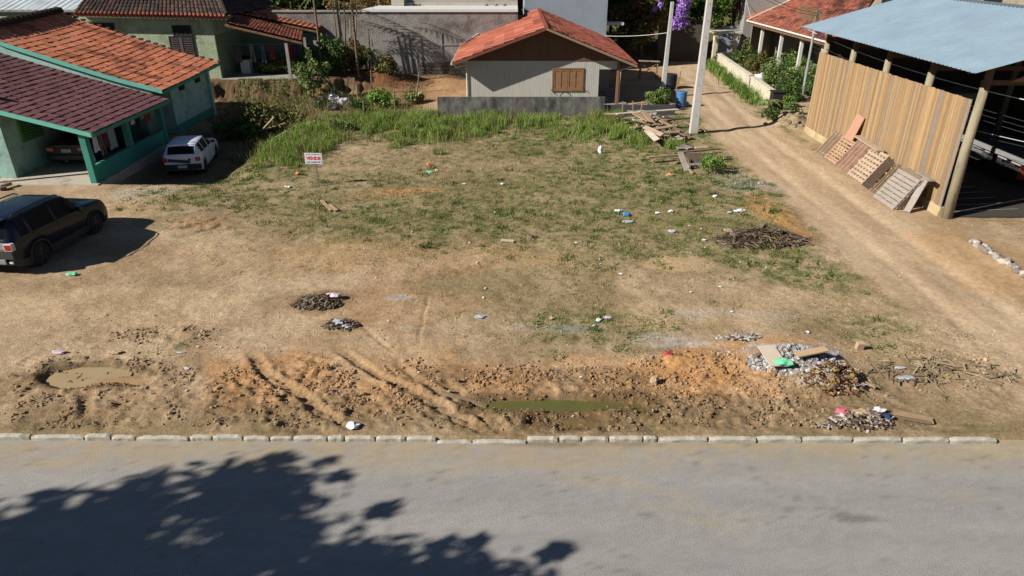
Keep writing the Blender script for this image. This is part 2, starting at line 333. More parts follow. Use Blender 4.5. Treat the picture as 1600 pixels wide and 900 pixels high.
def gp(px, py):
    """ground point met by a sighted direction, including the relief"""
    p = G(px, py)
    for _ in range(4): z = gz(p.x, p.y); p = G(px, py, z)
    return Vector((p.x, p.y, gz(p.x, p.y)))
def rut_mask(x, y, wide=1.0):
    m_ = np.zeros(len(x))
    for pl, hw, dp in RUTS:
        if dp < .06: continue
        P = [G(*p) for p in pl]
        for a, b in zip(P[:-1], P[1:]):
            dx, dy = b.x - a.x, b.y - a.y; t = np.clip(((x - a.x) * dx + (y - a.y) * dy) / (dx * dx + dy * dy), 0, 1)
            d = np.hypot(x - a.x - t * dx, y - a.y - t * dy); m_ = np.maximum(m_, sst(hw * 1.9 * wide, hw * 1.3 * wide, d))
    return m_
def ground_col(x, y):
    n1 = fbm(x * .8, y * .8, 60, 4)[:, None]; n2 = fbm(x * 5, y * 5, 61, 4)[:, None]; n3 = vn(x * 19, y * 19, 62)[:, None]
    mix = lambda a, b, t: a * (1 - t) + np.array(b)[None, :] * t
    c = np.tile(np.array(A(166, 143, 112)), (len(x), 1))
    c = mix(c, A(144, 121, 90), sst(.45, .68, n1) * .7)
    c = mix(c, A(186, 163, 130), sst(.5, .3, n1) * .5)
    dry = blobs(x, y, DRY, 2, .5)[:, None]
    dn = sst(.35, .6, n2 * .6 + n1 * .4)
    c = mix(c, A(138, 124, 88), dry * (.45 + .5 * dn)); c = mix(c, A(100, 88, 58), dry * sst(.52, .66, n2) * .7)
    gr = blobs(x, y, GREEN, 3, .6)[:, None]; gn = sst(.38, .58, fbm(x * 2.3, y * 2.3, 63, 4)[:, None] * .6 + n2 * .4)
    c = mix(c, A(112, 112, 68), gr * (.12 + .6 * gn)); c = mix(c, A(66, 74, 38), gr * gn * sst(.5, .65, n2) * .85)
    pale = blobs(x, y, PALE, 4, .5)[:, None]; c = mix(c, A(192, 164, 124), pale * .7)
    og = blobs(x, y, ORANGE, 5, .55)[:, None]; c = mix(c, A(180, 134, 86), og * (.55 + .35 * sst(.35, .6, n1)))
    dm = blobs(x, y, DARKMUD, 6, .5)[:, None]; c = mix(c, A(108, 90, 62), dm * .85)
    ash = blobs(x, y, ASH, 7, .7)[:, None]; c = mix(c, A(172, 168, 160), ash * (.45 + .5 * sst(.4, .6, n2)))
    oli = sst(11.9, 10.9, y)[:, None] * sst(.35, .6, n1); c = mix(c, A(122, 108, 76), oli * .6)
    rt = rut_mask(x, y)[:, None]; c = mix(c, A(146, 121, 90), rt * .55)
    for (q0, q1, py_, w_) in ((745, 1000, 628, .5), (85, 190, 581, .75), (835, 935, 654, .45)):
        a = G(q0, py_); b = G(q1, py_); t = np.clip((x - a.x) / (b.x - a.x), 0, 1); d = np.hypot(x - a.x - t * (b.x - a.x), y - a.y - t * (b.y - a.y)) + (n2[:, 0] - .5) * .35; c = mix(c, A(96, 78, 52), (.75 * sst(w_, w_ * .6, d))[:, None])
    # clods of another soil colour
    mud = blobs(x, y, MUD, 1)[:, None]; c = mix(c, A(92, 72, 48), mud * sst(.62, .8, n3) * .5); c = mix(c, A(178, 140, 98), mud * sst(.3, .15, n3) * .5)
    rm = road_mask(x, y)[:, None]; cx = (x - np.interp(y, [15, 35, 60], [12.2, 12.1, 14.2]))
    rc = np.tile(np.array(A(178, 154, 122)), (len(x), 1)); st = fbm(x * 2.6, y * .35, 66, 4)[:, None]
    rc = mix(rc, A(194, 172, 140), sst(.48, .7, st) * .45); rc = mix(rc, A(160, 136, 104), sst(.5, .3, st) * .5)
    tr = (np.exp(-((cx - .75) / .3) ** 2) + np.exp(-((cx + .75) / .3) ** 2))[:, None]; rc = mix(rc, A(196, 172, 138), tr * .45)
    rc = mix(rc, A(190, 140, 84), blobs(x, y, ORANGE, 5)[:, None] * .6)
    rc = mix(rc, A(150, 124, 90), sst(13.3, 14.6, x)[:, None] * sst(34, 20, y)[:, None] * n1 * .9)
    c = c * (1 - rm) + rc * rm
    n5 = fbm(x * 10, y * 10, 68, 3)[:, None]; c = c * (.66 + .26 * n2 + .20 * n3 + .30 * n5)
    far = sst(60, 70, y)[:, None]; c = mix(c, A(84, 86, 44), far * .9)
    sy = (sst(-17.6, -16, x) * sst(-11.3, -13, x) * sst(27, 28.5, y) * sst(46, 43, y))[:, None]; c = mix(c, A(92, 76, 56), sy * .75)  # side yard soil darkened for the shade of the house
    bk = (sst(42.5, 43.6, y) * sst(-10, -12, x) * sst(46, 45, y))[:, None]; c = mix(c, A(104, 84, 60), bk * .85); bl = (sst(-4.5, -6.5, x) * sst(38.8, 40.5, y + n1[:, 0] * 1.5) * sst(52, 50, y))[:, None]; c = mix(c, A(98, 80, 56), bl * (.45 + .5 * sst(.4, .6, n2)))  # dark soil, with the shade of house and porch put into it
    mo = np.exp(-(((x + 8.4) / 1.9) ** 2 + ((y - 47.6) / 1.9) ** 2))[:, None]; c = mix(c, A(112, 76, 48), np.clip(mo * 1.3, 0, .9))
    c = c * np.array([1.02, 1.005, 1.03])[None]
    return np.clip(c, .005, .9)
def axis(segs):
    r = []
    for a, b, st in segs: r += list(np.arange(a, b, st))
    r.append(segs[-1][1]); return np.array(r)
xs = axis([(-260, -60, 20), (-60, -30, 2.5), (-30, -19, .35), (-19, -12, .1), (-12, 14, .055), (14, 22, .12), (22, 34, .6), (34, 60, 3), (60, 260, 20)])
ys = axis([(-60, 6, 6), (6, 10.5, .5), (10.5, 16.2, .038), (16.2, 24, .07), (24, 40, .12), (40, 60, .3), (60, 80, 1.5), (80, 260, 12)])
XX, YY = np.meshgrid(xs, ys); X = XX.ravel(); Y = YY.ravel()
Z = full_h(X, Y)
Z = np.where(Y < 10.62, np.where(Y < 2.0, -.10, -0.45), Z)      # the verge ends at the kerb; asphalt lies on the lower bed
C = ground_col(X, Y)
nx = len(xs); ny = len(ys)
I = np.arange(nx * ny).reshape(ny, nx)
F = np.stack([I[:-1, :-1], I[:-1, 1:], I[1:, 1:], I[1:, :-1]], -1).reshape(-1, 4)
mg = mat('soil', attr='Col', rough=0.95, var=0.40, scale=14, bump=0.6, bscale=22, spec=0.1)
rmv = road_mask(X, Y); isr = (rmv[F].mean(1) > .5) & (Y[F].mean(1) > 10.7) & (Y[F].mean(1) < 62) & (X[F].mean(1) < 60)
def submesh(name, Fs):
    u, inv = np.unique(Fs.ravel(), return_inverse=True)
    return mesh_np(name, np.stack([X[u], Y[u], Z[u]], 1), inv.reshape(-1, 4), mg, C[u], smooth=True)
tag(submesh('ground', F[~isr]), 'uneven brown earth of the empty lot with mud, clay and thin grass', 'ground', kind='structure')
mg = mat('lane_soil', attr='Col', rough=0.95, var=0.2, scale=10, bump=0.35, bscale=18, spec=0.1)
tag(submesh('dirt_road', F[isr]), 'pale packed dirt lane running back beside the barn', 'road', kind='structure')

# asphalt
ma = mat('asphalt', attr='Col', rough=0.9, var=0.17, scale=42, bump=0.5, bscale=70, spec=0.2)
ax = axis([(-260, -24, 12), (-24, 24, .14), (24, 260, 12)]); ay = axis([(2.2, 6, .3), (6, 10.5, .07), (10.5, 10.66, .08)])
AX, AY = np.meshgrid(ax, ay); x = AX.ravel(); y = AY.ravel()
z = ROAD_Z + .012 * (fbm(x * .4, y * .4, 70, 3) - .5) - .035 * sst(7, 10.6, y)
mix = lambda a, b, t: a * (1 - t) + np.array(b)[None, :] * t
c = np.tile(np.array(A(159, 155, 149)), (len(x), 1)); n1 = fbm(x * .35, y * 1.5, 71, 4)[:, None]; n2 = fbm(x * 3, y * 3, 72, 4)[:, None]; n4 = fbm(x * .18, y * 2.2, 75, 4)[:, None]
c = mix(c, A(142, 138, 134), sst(.45, .75, n1) * .4); c = mix(c, A(156, 151, 144), sst(.48, .70, n4) * .25); tw = sum(np.exp(-((y - yy + (n1[:, 0] - .5) * .3) / .28) ** 2) for yy in (4.3, 5.9, 7.4, 9.0))[:, None]; c = mix(c, A(138, 135, 132), tw * .30); c = mix(c, A(168, 152, 126), sst(9.3, 10.5, y)[:, None] * (.35 + .65 * sst(.35, .6, n2)))
c = mix(c, A(168, 160, 142), sst(.56, .76, n2) * .16 * sst(7.0, 9.5, y + (n1[:, 0] - .5) * 3)[:, None])
for (px, py, rx, ry, k, cc) in [(850, 722, 120, 10, .5, A(172, 152, 122)), (930, 750, 60, 12, .35, A(168, 154, 126)), (1050, 790, 70, 10, .35, A(170, 158, 130)), (1140, 812, 60, 14, .3, A(168, 156, 130)), (1335, 808, 46, 10, .6, A(104, 100, 96)), (1500, 775, 60, 10, .25, A(170, 156, 128)), (80, 722, 40, 7, .4, A(176, 152, 110)), (1100, 690, 180, 8, .4, A(160, 142, 110)), (900, 690, 120, 8, .7, A(128, 110, 84)), (1580, 700, 70, 16, .6, A(180, 160, 130))]:
    q = G(px, py, ROAD_Z); zc = q.y * math.cos(TILT) + 8.6 * math.sin(TILT); wy = abs(G(px, py - ry).y - G(px, py + ry).y) / 2
    d = np.sqrt(((x - q.x) / (rx * zc / FPX)) ** 2 + ((y - q.y) / wy) ** 2) + (n2[:, 0] - .5) * 1.6
    c = mix(c, cc, (k * sst(1.2, .5, d))[:, None])
for (q0, q1, w_, k) in [((835, 722), (1150, 835), .10, .4), ((905, 735), (1075, 775), .16, .35), ((610, 700), (700, 730), .3, .3), ((900, 690), (1600, 705), .12, .5)]:
    a = G(*q0, ROAD_Z); b = G(*q1, ROAD_Z); dx, dy = b.x - a.x, b.y - a.y; t = np.clip(((x - a.x) * dx + (y - a.y) * dy) / (dx * dx + dy * dy), 0, 1); d = np.hypot(x - a.x - t * dx, y - a.y - t * dy) + (n2[:, 0] - .5) * .3
    c = mix(c, A(176, 160, 130), (k * sst(w_ * 1.5, w_ * .3, d) * sst(.3, .6, fbm(x * 6, y * 6, 78, 3)))[:, None])
ck = np.abs(fbm(x * .5 + 3, y * .9, 76, 5) - .5); c = c * (1 - .22 * sst(.006, .001, ck))[:, None]
n6 = fbm(x * 7, y * 7, 77, 3)[:, None]; c = c * (.94 + .12 * n6) * (.93 + .14 * vn(x * 30, y * 30, 73))[:, None]
nx2 = len(ax); ny2 = len(ay); I2 = np.arange(nx2 * ny2).reshape(ny2, nx2); F2 = np.stack([I2[:-1, :-1], I2[:-1, 1:], I2[1:, 1:], I2[1:, :-1]], -1).reshape(-1, 4)
tag(mesh_np('asphalt_road', np.stack([x, y, z], 1), F2, ma, c, smooth=True), 'grey dusty asphalt street along the front of the lot', 'road', kind='structure')

# kerb stones
mk = mat('kerb_concrete', A(188, 182, 166), 0.9, .3, 9, .5, 50, stain=A(130, 118, 96), stain_s=2.5, stain_lo=.5, stain_hi=.68)
joints = [-70, 43, 128, 170, 210, 293, 330, 378, 420, 457, 510, 537, 586, 634, 682, 738, 823, 873, 909, 952, 1005, 1028, 1107, 1183, 1253, 1333, 1411, 1483, 1558]
for i, (a, b) in enumerate(zip(joints[:-1], joints[1:])):
    pa = G(a + 1.5, 684, 0); pb = G(b - 1.5, 684, 0); yk = KERB_Y + .05 - .10 * (a + b) / 2 / 1600 - (.05 if 640 < a < 820 else 0); L = pb.x - pa.x
    s = MB(); n = 7; r = random.Random(i); tl = r.uniform(-.015, .012) - (.05 if 640 <= a < 740 else 0); yy = r.uniform(-.012, .012)
    prof = [(-.052, -.30), (-.056, -.025), (-.040, -.004), (.028, .002), (.048, -.015), (.048, -.30)]
    vs = []; fs = []
    for k in range(n + 1):
        t = k / n; ends = -.02 * (1 if k in (0, n) else 0)
        for (py_, pz) in prof:
            j = .010; top = pz > -.1
            vs.append((-L / 2 + L * t + (r.uniform(-j, j) if 0 < k < n else r.uniform(-.012, .012)), py_ * (1 if k not in (0, n) else .86) + r.uniform(-j, j) * .6, pz + (tl + ends + r.uniform(-j, j) * .5 if top else 0)))
    m_ = len(prof)
    for k in range(n):
        for q in range(m_): fs.append((k * m_ + q, (k + 1) * m_ + q, (k + 1) * m_ + (q + 1) % m_, k * m_ + (q + 1) % m_))
    fs += [tuple(range(m_)), tuple(n * m_ + q for q in range(m_ - 1, -1, -1))]
    s.add(vs, fs); o = s.build('kerb_stone', mk, bevel=.008); o.location = ((pa.x + pb.x) / 2, yk + yy, 0.0); o.rotation_euler.z = r.uniform(-.02, .02)
    if i == len(joints) - 2: tag(o, 'last concrete kerb stone at the right end of the row, by the dirt lane', 'kerb stone', 'kerb stones along the asphalt')
    elif i == 0: tag(o, 'kerb stone cut off by the left edge of the photo', 'kerb stone', 'kerb stones along the asphalt')
    else: tag(o, 'weathered grey concrete kerb stone in the row between asphalt and muddy lot', 'kerb stone', 'kerb stones along the asphalt')

# water in the ruts
def puddle(px0, px1, py, hw, z, col, name, label, rough=.08, seed=0):
    a = G(px0, py); b = G(px1, py); s = MB(); n = 40; vs = []
    for k in range(n):
        t = 2 * math.pi * k / n; cx = (a.x + b.x) / 2 + math.cos(t) * (b.x - a.x) / 2 * 1.2; cy = (a.y + b.y) / 2 + math.sin(t) * hw * 2.0
        vs.append((cx, cy, z))
    s.slab(vs, .01); m_ = mat(name + label[:6], col, rough, .12, 2.5, .02, 6, spec=.5)
    return tag(s.build(name, m_), label, 'puddle', kind='structure')
def lowest(px0, px1, py):
    q = [gz(G(p, py).x, G(p, py).y) for p in np.linspace(px0 + 10, px1 - 10, 9)]; return float(np.median(q))
puddle(745, 1000, 628, .22, lowest(745, 1000, 628) + .035, A(98, 96, 50), 'puddle', 'long narrow green puddle in the rut behind the kerb')
puddle(845, 925, 654, .14, lowest(845, 925, 654) + .0, A(116, 100, 56), 'puddle', 'shallow olive brown puddle between green water and kerb')
puddle(85, 190, 581, .36, lowest(85, 190, 581) + .03, A(172, 148, 110), 'puddle', 'muddy tan puddle at the left of the lot', .25)
puddle(160, 235, 590, .12, lowest(160, 235, 590) + .02, A(170, 138, 96), 'puddle', 'small tongue of orange water beside the tan puddle', .25)

# ============================================================ BUILDINGS
def hx(*c): return A(*c)
M_TEALWALL = mat('mint_plaster', A(166, 200, 186), .9, .08, 3, .2, 30, stain=A(112, 132, 116), stain_s=1.3, stain_lo=.48, stain_hi=.75)
M_TEAL = mat('teal_paint', A(64, 142, 124), .75, .12, 4, .15, 30, stain=A(50, 100, 90), stain_s=2, stain_lo=.55, stain_hi=.8)
M_FASC = mat('teal_fascia_paint', A(110, 188, 168), .6, .08, 4, stain=A(90, 140, 124), stain_s=3, stain_lo=.55, stain_hi=.8)
M_DARK = mat('dark_interior', (.02, .02, .02), .9, .2, 3)
M_CONC = mat('concrete', A(158, 152, 142), .9, .14, 4, .3, 30, stain=A(120, 112, 100), stain_s=1.2)
M_GLASS = mat('window_glass', (.02, .025, .03), .08, .05, 3, spec=.6)
M_WOODG = mat('grey_wood', A(132, 118, 100), .9, .2, 5, .3, 30, stretch=(1, 1, 1), stain=A(92, 80, 66), stain_s=3)
M_WOODP = mat('pale_wood', A(178, 152, 122), .9, .2, 8, .3, 30, stain=A(128, 108, 86), stain_s=3)
M_WOODB = mat('brown_wood', A(122, 90, 62), .85, .2, 8, .3, 30, stain=A(84, 62, 46), stain_s=3)
M_WHITE = mat('white_paint', A(214, 210, 200), .7, .07, 5, .1, 30, stain=A(160, 152, 136), stain_s=2, stain_lo=.55, stain_hi=.85)
M_CREAM = mat('cream_paint', A(208, 198, 172), .85, .08, 3, .2, 30, stain=A(150, 140, 116), stain_s=1.6, stain_lo=.5, stain_hi=.8)

def tile_roof(name, P, nch, ncr, mt, parent, cols, amp=.035, step=.03, dark=.25, seed=0, off=None, sub=6, stainf=None, flat=False, world=True):
    """P(u,v) -> point; u along the eave, v from ridge to eave. Real channel tiles with overlapping courses, one colour per tile"""
    r = np.random.RandomState(seed)
    us = np.linspace(0, 1, nch * sub + 1); vv = []; hv = []
    for k in range(ncr):
        vv += [k / ncr, (k + 1) / ncr - .0004]; hv += [0, step]
    vv = np.array(vv); hv = np.array(hv)
    U, V = np.meshgrid(us, vv); H = np.tile(hv[:, None], (1, len(us)))
    ph = (U * nch) % 1.0
    H = H + (amp * np.maximum(0, np.sin(ph * math.pi)) ** .8 * 1.0 if not flat else amp * (np.abs(ph - .5) < .36))
    jit = (r.rand(ncr, nch + 1) - .5) * .024
    H = H + jit[np.minimum((V * ncr).astype(int), ncr - 1), np.minimum((U * nch).astype(int), nch)]
    p = np.array([[P(u, v) for u in us] for v in vv], float)
    a = np.gradient(p, axis=1); 
    c0 = np.array(P(.5, .2), float); c1 = np.array(P(.5, .8), float); e0 = np.array(P(.2, .5), float); e1 = np.array(P(.8, .5), float)
    nrm = np.cross(e1 - e0, c1 - c0); nrm = nrm / np.linalg.norm(nrm)
    if nrm[2] < 0: nrm = -nrm
    V3 = p + nrm[None, None, :] * H[:, :, None]
    o = Vector((0, 0, 0)); q = parent
    while q is not None and world: o += q.location; q = q.parent
    V3 = V3 - np.array(o)[None, None, :]
    ny_, nx_ = V3.shape[:2]; I = np.arange(ny_ * nx_).reshape(ny_, nx_)
    Fq = np.stack([I[:-1, :-1], I[:-1, 1:], I[1:, 1:], I[1:, :-1]], -1).reshape(-1, 4)
    if nrm @ np.cross(V3[0, 1] - V3[0, 0], V3[1, 0] - V3[0, 0]) < 0: Fq = Fq[:, ::-1]
    ci = np.minimum((np.arange(nx_ - 1) // sub), nch - 1); ri = np.minimum(np.arange(ny_ - 1) // 2, ncr - 1)
    tc = np.array(cols)[r.choice(len(cols), size=(ncr, nch))] * (.72 + .5 * r.rand(ncr, nch, 1))
    fu, fv = np.meshgrid(np.arange(nch) / nch, np.arange(ncr) / ncr)
    st = fbm(fu * 9 + seed, fv * 7, 90 + seed, 4)
    if stainf is not None: st = stainf(fu, fv, st)
    k = sst(.50, .66, st)[:, :, None]; tc = tc * (1 - k * (1 - dark))
    fc = tc[ri][:, ci].copy()
    gap = (np.arange(nx_ - 1) % sub); gsel = (gap == 0) | (gap == sub - 1); fc[:, gsel] *= .62
    fc[1::2] *= .62  # channel joints and course steps darkened, their shade put into the tile colour
    mesh = mesh_np(name, V3.reshape(-1, 3), Fq, mt, fcol=fc.reshape(-1, 3), parent=parent)
    return mesh
M_TILE = mat('clay_tile', attr='Col', rough=.85, var=.2, scale=14, bump=.2, bscale=60)
def bil(a, b, c, d):   # ridge-left, ridge-right, eave-right, eave-left
    a, b, c, d = map(np.array, (a, b, c, d))
    return lambda u, v: (a * (1 - u) + b * u) * (1 - v) + (d * (1 - u) + c * u) * v
def deck(P, th=.10, n=16, lift=-.09):
    s = MB(); vs = []
    for v in np.linspace(0, 1, n + 1):
        for u in (0, 1): q = P(u, v); vs.append((q[0], q[1], q[2] + lift))
    m_ = len(vs); vs2 = [(a, b, c - th) for a, b, c in vs]; fs = []
    for k in range(n): fs += [(2 * k, 2 * k + 1, 2 * k + 3, 2 * k + 2), (m_ + 2 * k + 2, m_ + 2 * k + 3, m_ + 2 * k + 1, m_ + 2 * k), (2 * k, 2 * k + 2, m_ + 2 * k + 2, m_ + 2 * k), (2 * k + 3, 2 * k + 1, m_ + 2 * k + 1, m_ + 2 * k + 3)]
    fs += [(1, 0, m_, m_ + 1), (2 * n, 2 * n + 1, m_ + 2 * n + 1, m_ + 2 * n)]
    return s.add(vs + vs2, fs)
def strip(pts, wd, ht, s=None, drop=0):   # vertical board following a polyline
    s = s or MB()
    for a, b in zip(pts[:-1], pts[1:]):
        a = Vector(a); b = Vector(b); a.z -= drop; b.z -= drop; d = (b - a); n = Vector((-d.y, d.x, 0)); n = n.normalized() if n.length > 1e-6 else Vector((1, 0, 0)); n *= wd / 2
        lo = Vector((0, 0, -ht))
        s.hexa([a - n + lo, b - n + lo, b + n + lo, a + n + lo], [a - n, b - n, b + n, a + n])
    return s

OR = [A(204, 118, 80), A(210, 126, 88), A(192, 108, 74), A(200, 124, 94)]
OR2 = [A(212, 126, 86), A(220, 134, 94), A(202, 116, 78), A(208, 132, 98)]
# ---- carport with the plum coloured roof
cp = thing('carport', (-18.5, 29.8, 0), 'teal carport with plum brown tiled roof, open to the dirt yard, a dark car inside', 'carport')
PX0, PX1 = -24.2, -16.28
def pz(x): return 2.10 + .268 * (-16.28 - x) + .018 * max(0, -19.5 - x) ** 1.3
PP = lambda u, v: np.array((PX0 + (PX1 - PX0) * v, 26.35 + 6.72 * u, pz(PX0 + (PX1 - PX0) * v)))
PL = [A(124, 78, 78), A(116, 72, 74), A(108, 68, 70), A(120, 80, 80)]
tile_roof('tiled_roof', PP, 44, 24, M_TILE, cp, PL, amp=.022, step=.026, dark=.8, seed=3, stainf=lambda u, v, s: s * .7 + .35 * sst(.75, .1, v))
deck(PP, .08).build('roof_deck', M_WOODG, cp, world=True)
fr = [(x, 26.31, pz(x) + .02) for x in np.linspace(PX0, PX1, 12)]
strip(fr, .05, .17).build('fascia', M_FASC, cp, world=True)
strip([(PX1 + .03, 26.3, pz(PX1) + .0), (PX1 + .03, 33.0, pz(PX1) + .0)], .04, .11).build('fascia', M_TEAL, cp, world=True)
for yy in (26.62, 29.75, 32.9):
    MB().span(-16.95, -16.70, yy - .12, yy + .12, -.5, 2.08).build('column', M_TEAL, cp, world=True, bevel=.01)
MB().span(-16.9, -16.74, 26.745, 29.625, -.5, .72).build('low_wall', M_TEAL, cp, world=True); MB().span(-16.9, -16.74, 29.875, 32.775, -.5, .72).build('low_wall', M_TEAL, cp, world=True)
MB().span(-24, -16.6, 26.35, 33.1, -.4, .045).build('floor_slab', mat('worn_slab', A(186, 176, 158), .9, .12, 2.5, .2, 30, stain=A(128, 118, 100), stain_s=1.3), cp, world=True)
w_ = MB(); w_.span(-20.62, -20.42, 27.45, 33.0, .045, pz(-20.42) - .1); w_.span(-24.5, -20.42, 27.25, 27.45, .045, pz(-22) - .12); w_.span(-24.5, -21.6, 26.4, 27.25, .05, .42)
w_.build('wall', M_TEALWALL, cp, world=True)
MB().span(-24, -17.6, 32.98, 33.05, .05, 2.35).build('back_wall', mat('dim_plaster', A(110, 128, 118), .9, .1, 2), cp, world=True)  # darker mint plaster, carport shade put into its colour
wn = MB(); wn.span(-20.42, -20.36, 28.2, 29.6, 1.25, 2.25)
lv = wn.build('window', mat('green_shutter', A(96, 150, 84), .7, .1, 3), cp, world=True)
sl = MB()
for k in range(9): sl.box((-20.33, 28.9, 1.33 + k * .105), (.05, 1.3, .03), ry=.5)
sl.build('louver', mat('green_shutter', ()), lv, world=True)
pst = MB().span(-21.25, -21.08, 26.38, 26.55, .045, pz(-21.2) - .1); pst.build('column', M_TEAL, cp, world=True)

# ---- house with the sagging orange roof
h1 = thing('house', (-20.5, 36.6, 0), 'mint house with long sagging orange tile roof behind the plum carport roof', 'house')
def prof1(v):   # v=0 ridge
    x = np.interp(v, [0, .17, .47, .76, 1], [-24.6, -23.4, -20.83, -18.64, -16.5]); z = np.interp(v, [0, .17, .47, .76, 1], [5.18, 4.66, 3.80, 3.09, 2.52]); return x, z
def OP(u, v):
    x, z = prof1(v); return np.array((x + .1 * u * (v - 1), 33.02 + 7.0 * u, z + .27 * u - .06 * math.sin(u * math.pi)))
def st1(u, v, s):
    g = s * .86 + .14 * sst(.35, 0, u) * sst(.75, .1, v) + .05 * sst(.3, .0, v)
    return g
tile_roof('tiled_roof', OP, 40, 22, M_TILE, h1, OR2, amp=.02, step=.022, dark=.42, seed=5, stainf=st1)
deck(OP, .10).build('roof_deck', M_WOODG, h1, world=True)
OPb = lambda u, v: np.array((-24.6 - 6.5 * v, 33.02 + 7.0 * u, 5.18 + .27 * u - 2.2 * v))
tile_roof('tiled_roof', OPb, 20, 12, M_TILE, h1, OR, seed=6, dark=.3, sub=4); deck(OPb, .1).build('roof_deck', M_WOODG, h1, world=True)
rc_ = MB(); rc_.tube([(-24.6, 32.98, 5.25), (-24.6, 36.5, 5.34), (-24.6, 40.05, 5.52)], .16, 8)
for k in range(18): rc_.tube([(-24.6, 33 + k * .39, 5.27 + k * .0146), (-24.6, 33.3 + k * .39, 5.28 + k * .0146)], [.19, .165], 8)
rc_.build('ridge_cap', mat('mossy_ridge', A(52, 44, 36), .95, .3, 8, .4, 20), h1, world=True)
for k in range(21):
    v = k / 20; x, z = prof1(v); MB().lathe([(.0, -.10), (.075, -.09), (.06, .12)], (x, 40.1, z + .30), 7, 'X').build('verge_tile', mat('dark_verge', A(78, 52, 42), .95, .3, 8), h1, world=True)
strip([tuple(OP(0, v) + np.array((0, -.05, .05))) for v in np.linspace(0, 1, 16)], .05, .19).build('fascia', M_FASC, h1, world=True)
strip([tuple(OP(u, 1) + np.array((.05, 0, -.02))) for u in (0, .5, 1)], .04, .12).build('fascia', M_TEAL, h1, world=True)
s = MB(); pts = [prof1(v) for v in np.linspace(0.02, .93, 10)]
s.prismY([(pts[-1][0], .0), (pts[0][0], .0)] + [(x, z - .16) for x, z in pts], 33.12, 33.3)
s.prismY([(pts[-1][0] - .0, -.5), (pts[0][0], -.5)] + [(x, z + .10) for x, z in pts], 39.75, 39.95)
s.span(-17.45, -17.27, 35.3, 39.74, -.5, 2.62); s.span(-18.3, -17.46, 35.3, 35.45, -.5, 2.6); s.span(-18.48, -18.3, 33.31, 35.45, -.5, 2.6)
s.build('wall', M_TEALWALL, h1, world=True)
s = MB(); s.span(-17.27, -17.235, 35.28, 39.98, -.6, .35); s.span(-17.45, -17.27, 39.951, 39.98, -.6, .35); s.build('painted_base', M_TEAL, h1, world=True)
MB().span(-18.3, -18.24, 34.0, 34.85, -.3, 1.75).build('door', M_WOODB, h1, world=True)
f = MB().span(-17.27, -17.22, 36.3, 36.9, 1.9, 2.2).build('vent', M_DARK, h1, world=True); MB().span(-17.27, -17.22, 38.3, 38.9, 1.95, 2.25).build('vent', M_DARK, h1, world=True)
MB().tube([(-17.18, 40.02, 2.6), (-17.18, 40.02, -.4)], .04).build('drain_pipe', M_WHITE, h1, world=True)

# ---- mint house behind, dark tiles
h2 = thing('house', (-23, 47.5, 1), 'pale mint house with dark mossy tile roof, slatted shutters and a laundry porch', 'house')
M_MINT = mat('rough_mint_wall', A(168, 178, 146), .95, .1, 3, .8, 14, stain=A(116, 118, 86), stain_s=1.1, stain_lo=.48, stain_hi=.75)
s = MB(); s.span(-36, -18.75, 45.6, 45.8, .3, 4.72); s.span(-18.93, -18.75, 45.8, 53, .3, 4.5); s.build('wall', M_MINT, h2, world=True)
R2a = (-28.6, 51.5, 7.6); 
P2 = bil((-27.3, 51.5, 7.7), (-20.9, 51.5, 7.7), (-17.55, 45.0, 4.80), (-26.9, 45.0, 4.98))
DK = [A(84, 60, 50), A(70, 56, 50), A(96, 62, 48), A(62, 54, 50)]
tile_roof('tiled_roof', P2, 36, 17, M_TILE, h2, DK, amp=.055, step=.03, dark=.55, seed=8, stainf=lambda u, v, s: s * .8 + .12)
P2e = bil((-27.3, 51.5, 7.7), (-20.9, 51.5, 7.7), (-17.55, 45.0, 4.80), (-26.9, 45.0, 4.98)); deck(P2e, .12).build('roof_deck', M_WOODG, h2, world=True)
s = MB()
for k in range(36):   # clean orange lips of the eave tiles
    u = (k + .5) / 36; a = P2(u, .985); b = P2(u, 1.012); s.tube([a + np.array((0, 0, .01)), b + np.array((0, 0, .0))], [.088, .092], 8)
s.build('eave_tiles', mat('red_tile_lip', A(170, 84, 58), .85, .3, 3), h2, world=True)
P2r = bil((-20.9, 51.5, 7.7), (-20.8, 52.2, 7.7), (-17.45, 54.5, 4.8), (-17.5, 45.0, 4.80))
tile_roof('tiled_roof', P2r, 24, 14, M_TILE, h2, DK, amp=.04, dark=.5, seed=9); 
MB().tube([(-20.9, 51.5, 7.78), (-17.5, 44.95, 4.9)], .11).build('ridge_cap', mat('mossy_ridge', ()), h2, world=True)
def window2(px0, py0, px1, py1, Y, nm, mt, par, bars=0, fr_=M_WOODB, kind='grille'):
    a = onY(px0, py0, Y); b = onY(px1, py1, Y); s = MB(); s.span(a.x, b.x, Y - .03, Y + .02, b.z, a.z)
    o = s.build(nm, mt, par, world=True); f = MB(); t = .06
    f.span(a.x - t, b.x + t, Y - .06, Y, a.z, a.z + t); f.span(a.x - t, b.x + t, Y - .08, Y, b.z - t, b.z); f.span(a.x - t, a.x, Y - .06, Y, b.z + .001, a.z - .001); f.span(b.x, b.x + t, Y - .06, Y, b.z + .001, a.z - .001)
    f.build('frame', fr_, o, world=True)
    if bars:
        g = MB()
        for k in range(1, bars): x = a.x + (b.x - a.x) * k / bars; g.span(x - .012, x + .012, Y - .055, Y - .035, b.z, a.z)
        g.span(a.x, b.x, Y - .06, Y - .04, (a.z + b.z) / 2 - .012, (a.z + b.z) / 2 + .012); g.build('grille', fr_, o, world=True)
    return o, a, b
M_SHUT = mat('weathered_shutter', A(120, 108, 106), .85, .15, 6, stain=A(90, 80, 80), stain_s=3)
window2(270, 41, 299, 55, 45.58, 'window', M_DARK, h2, 4, mat('dark_frame', A(52, 46, 44), .8, .1, 4))
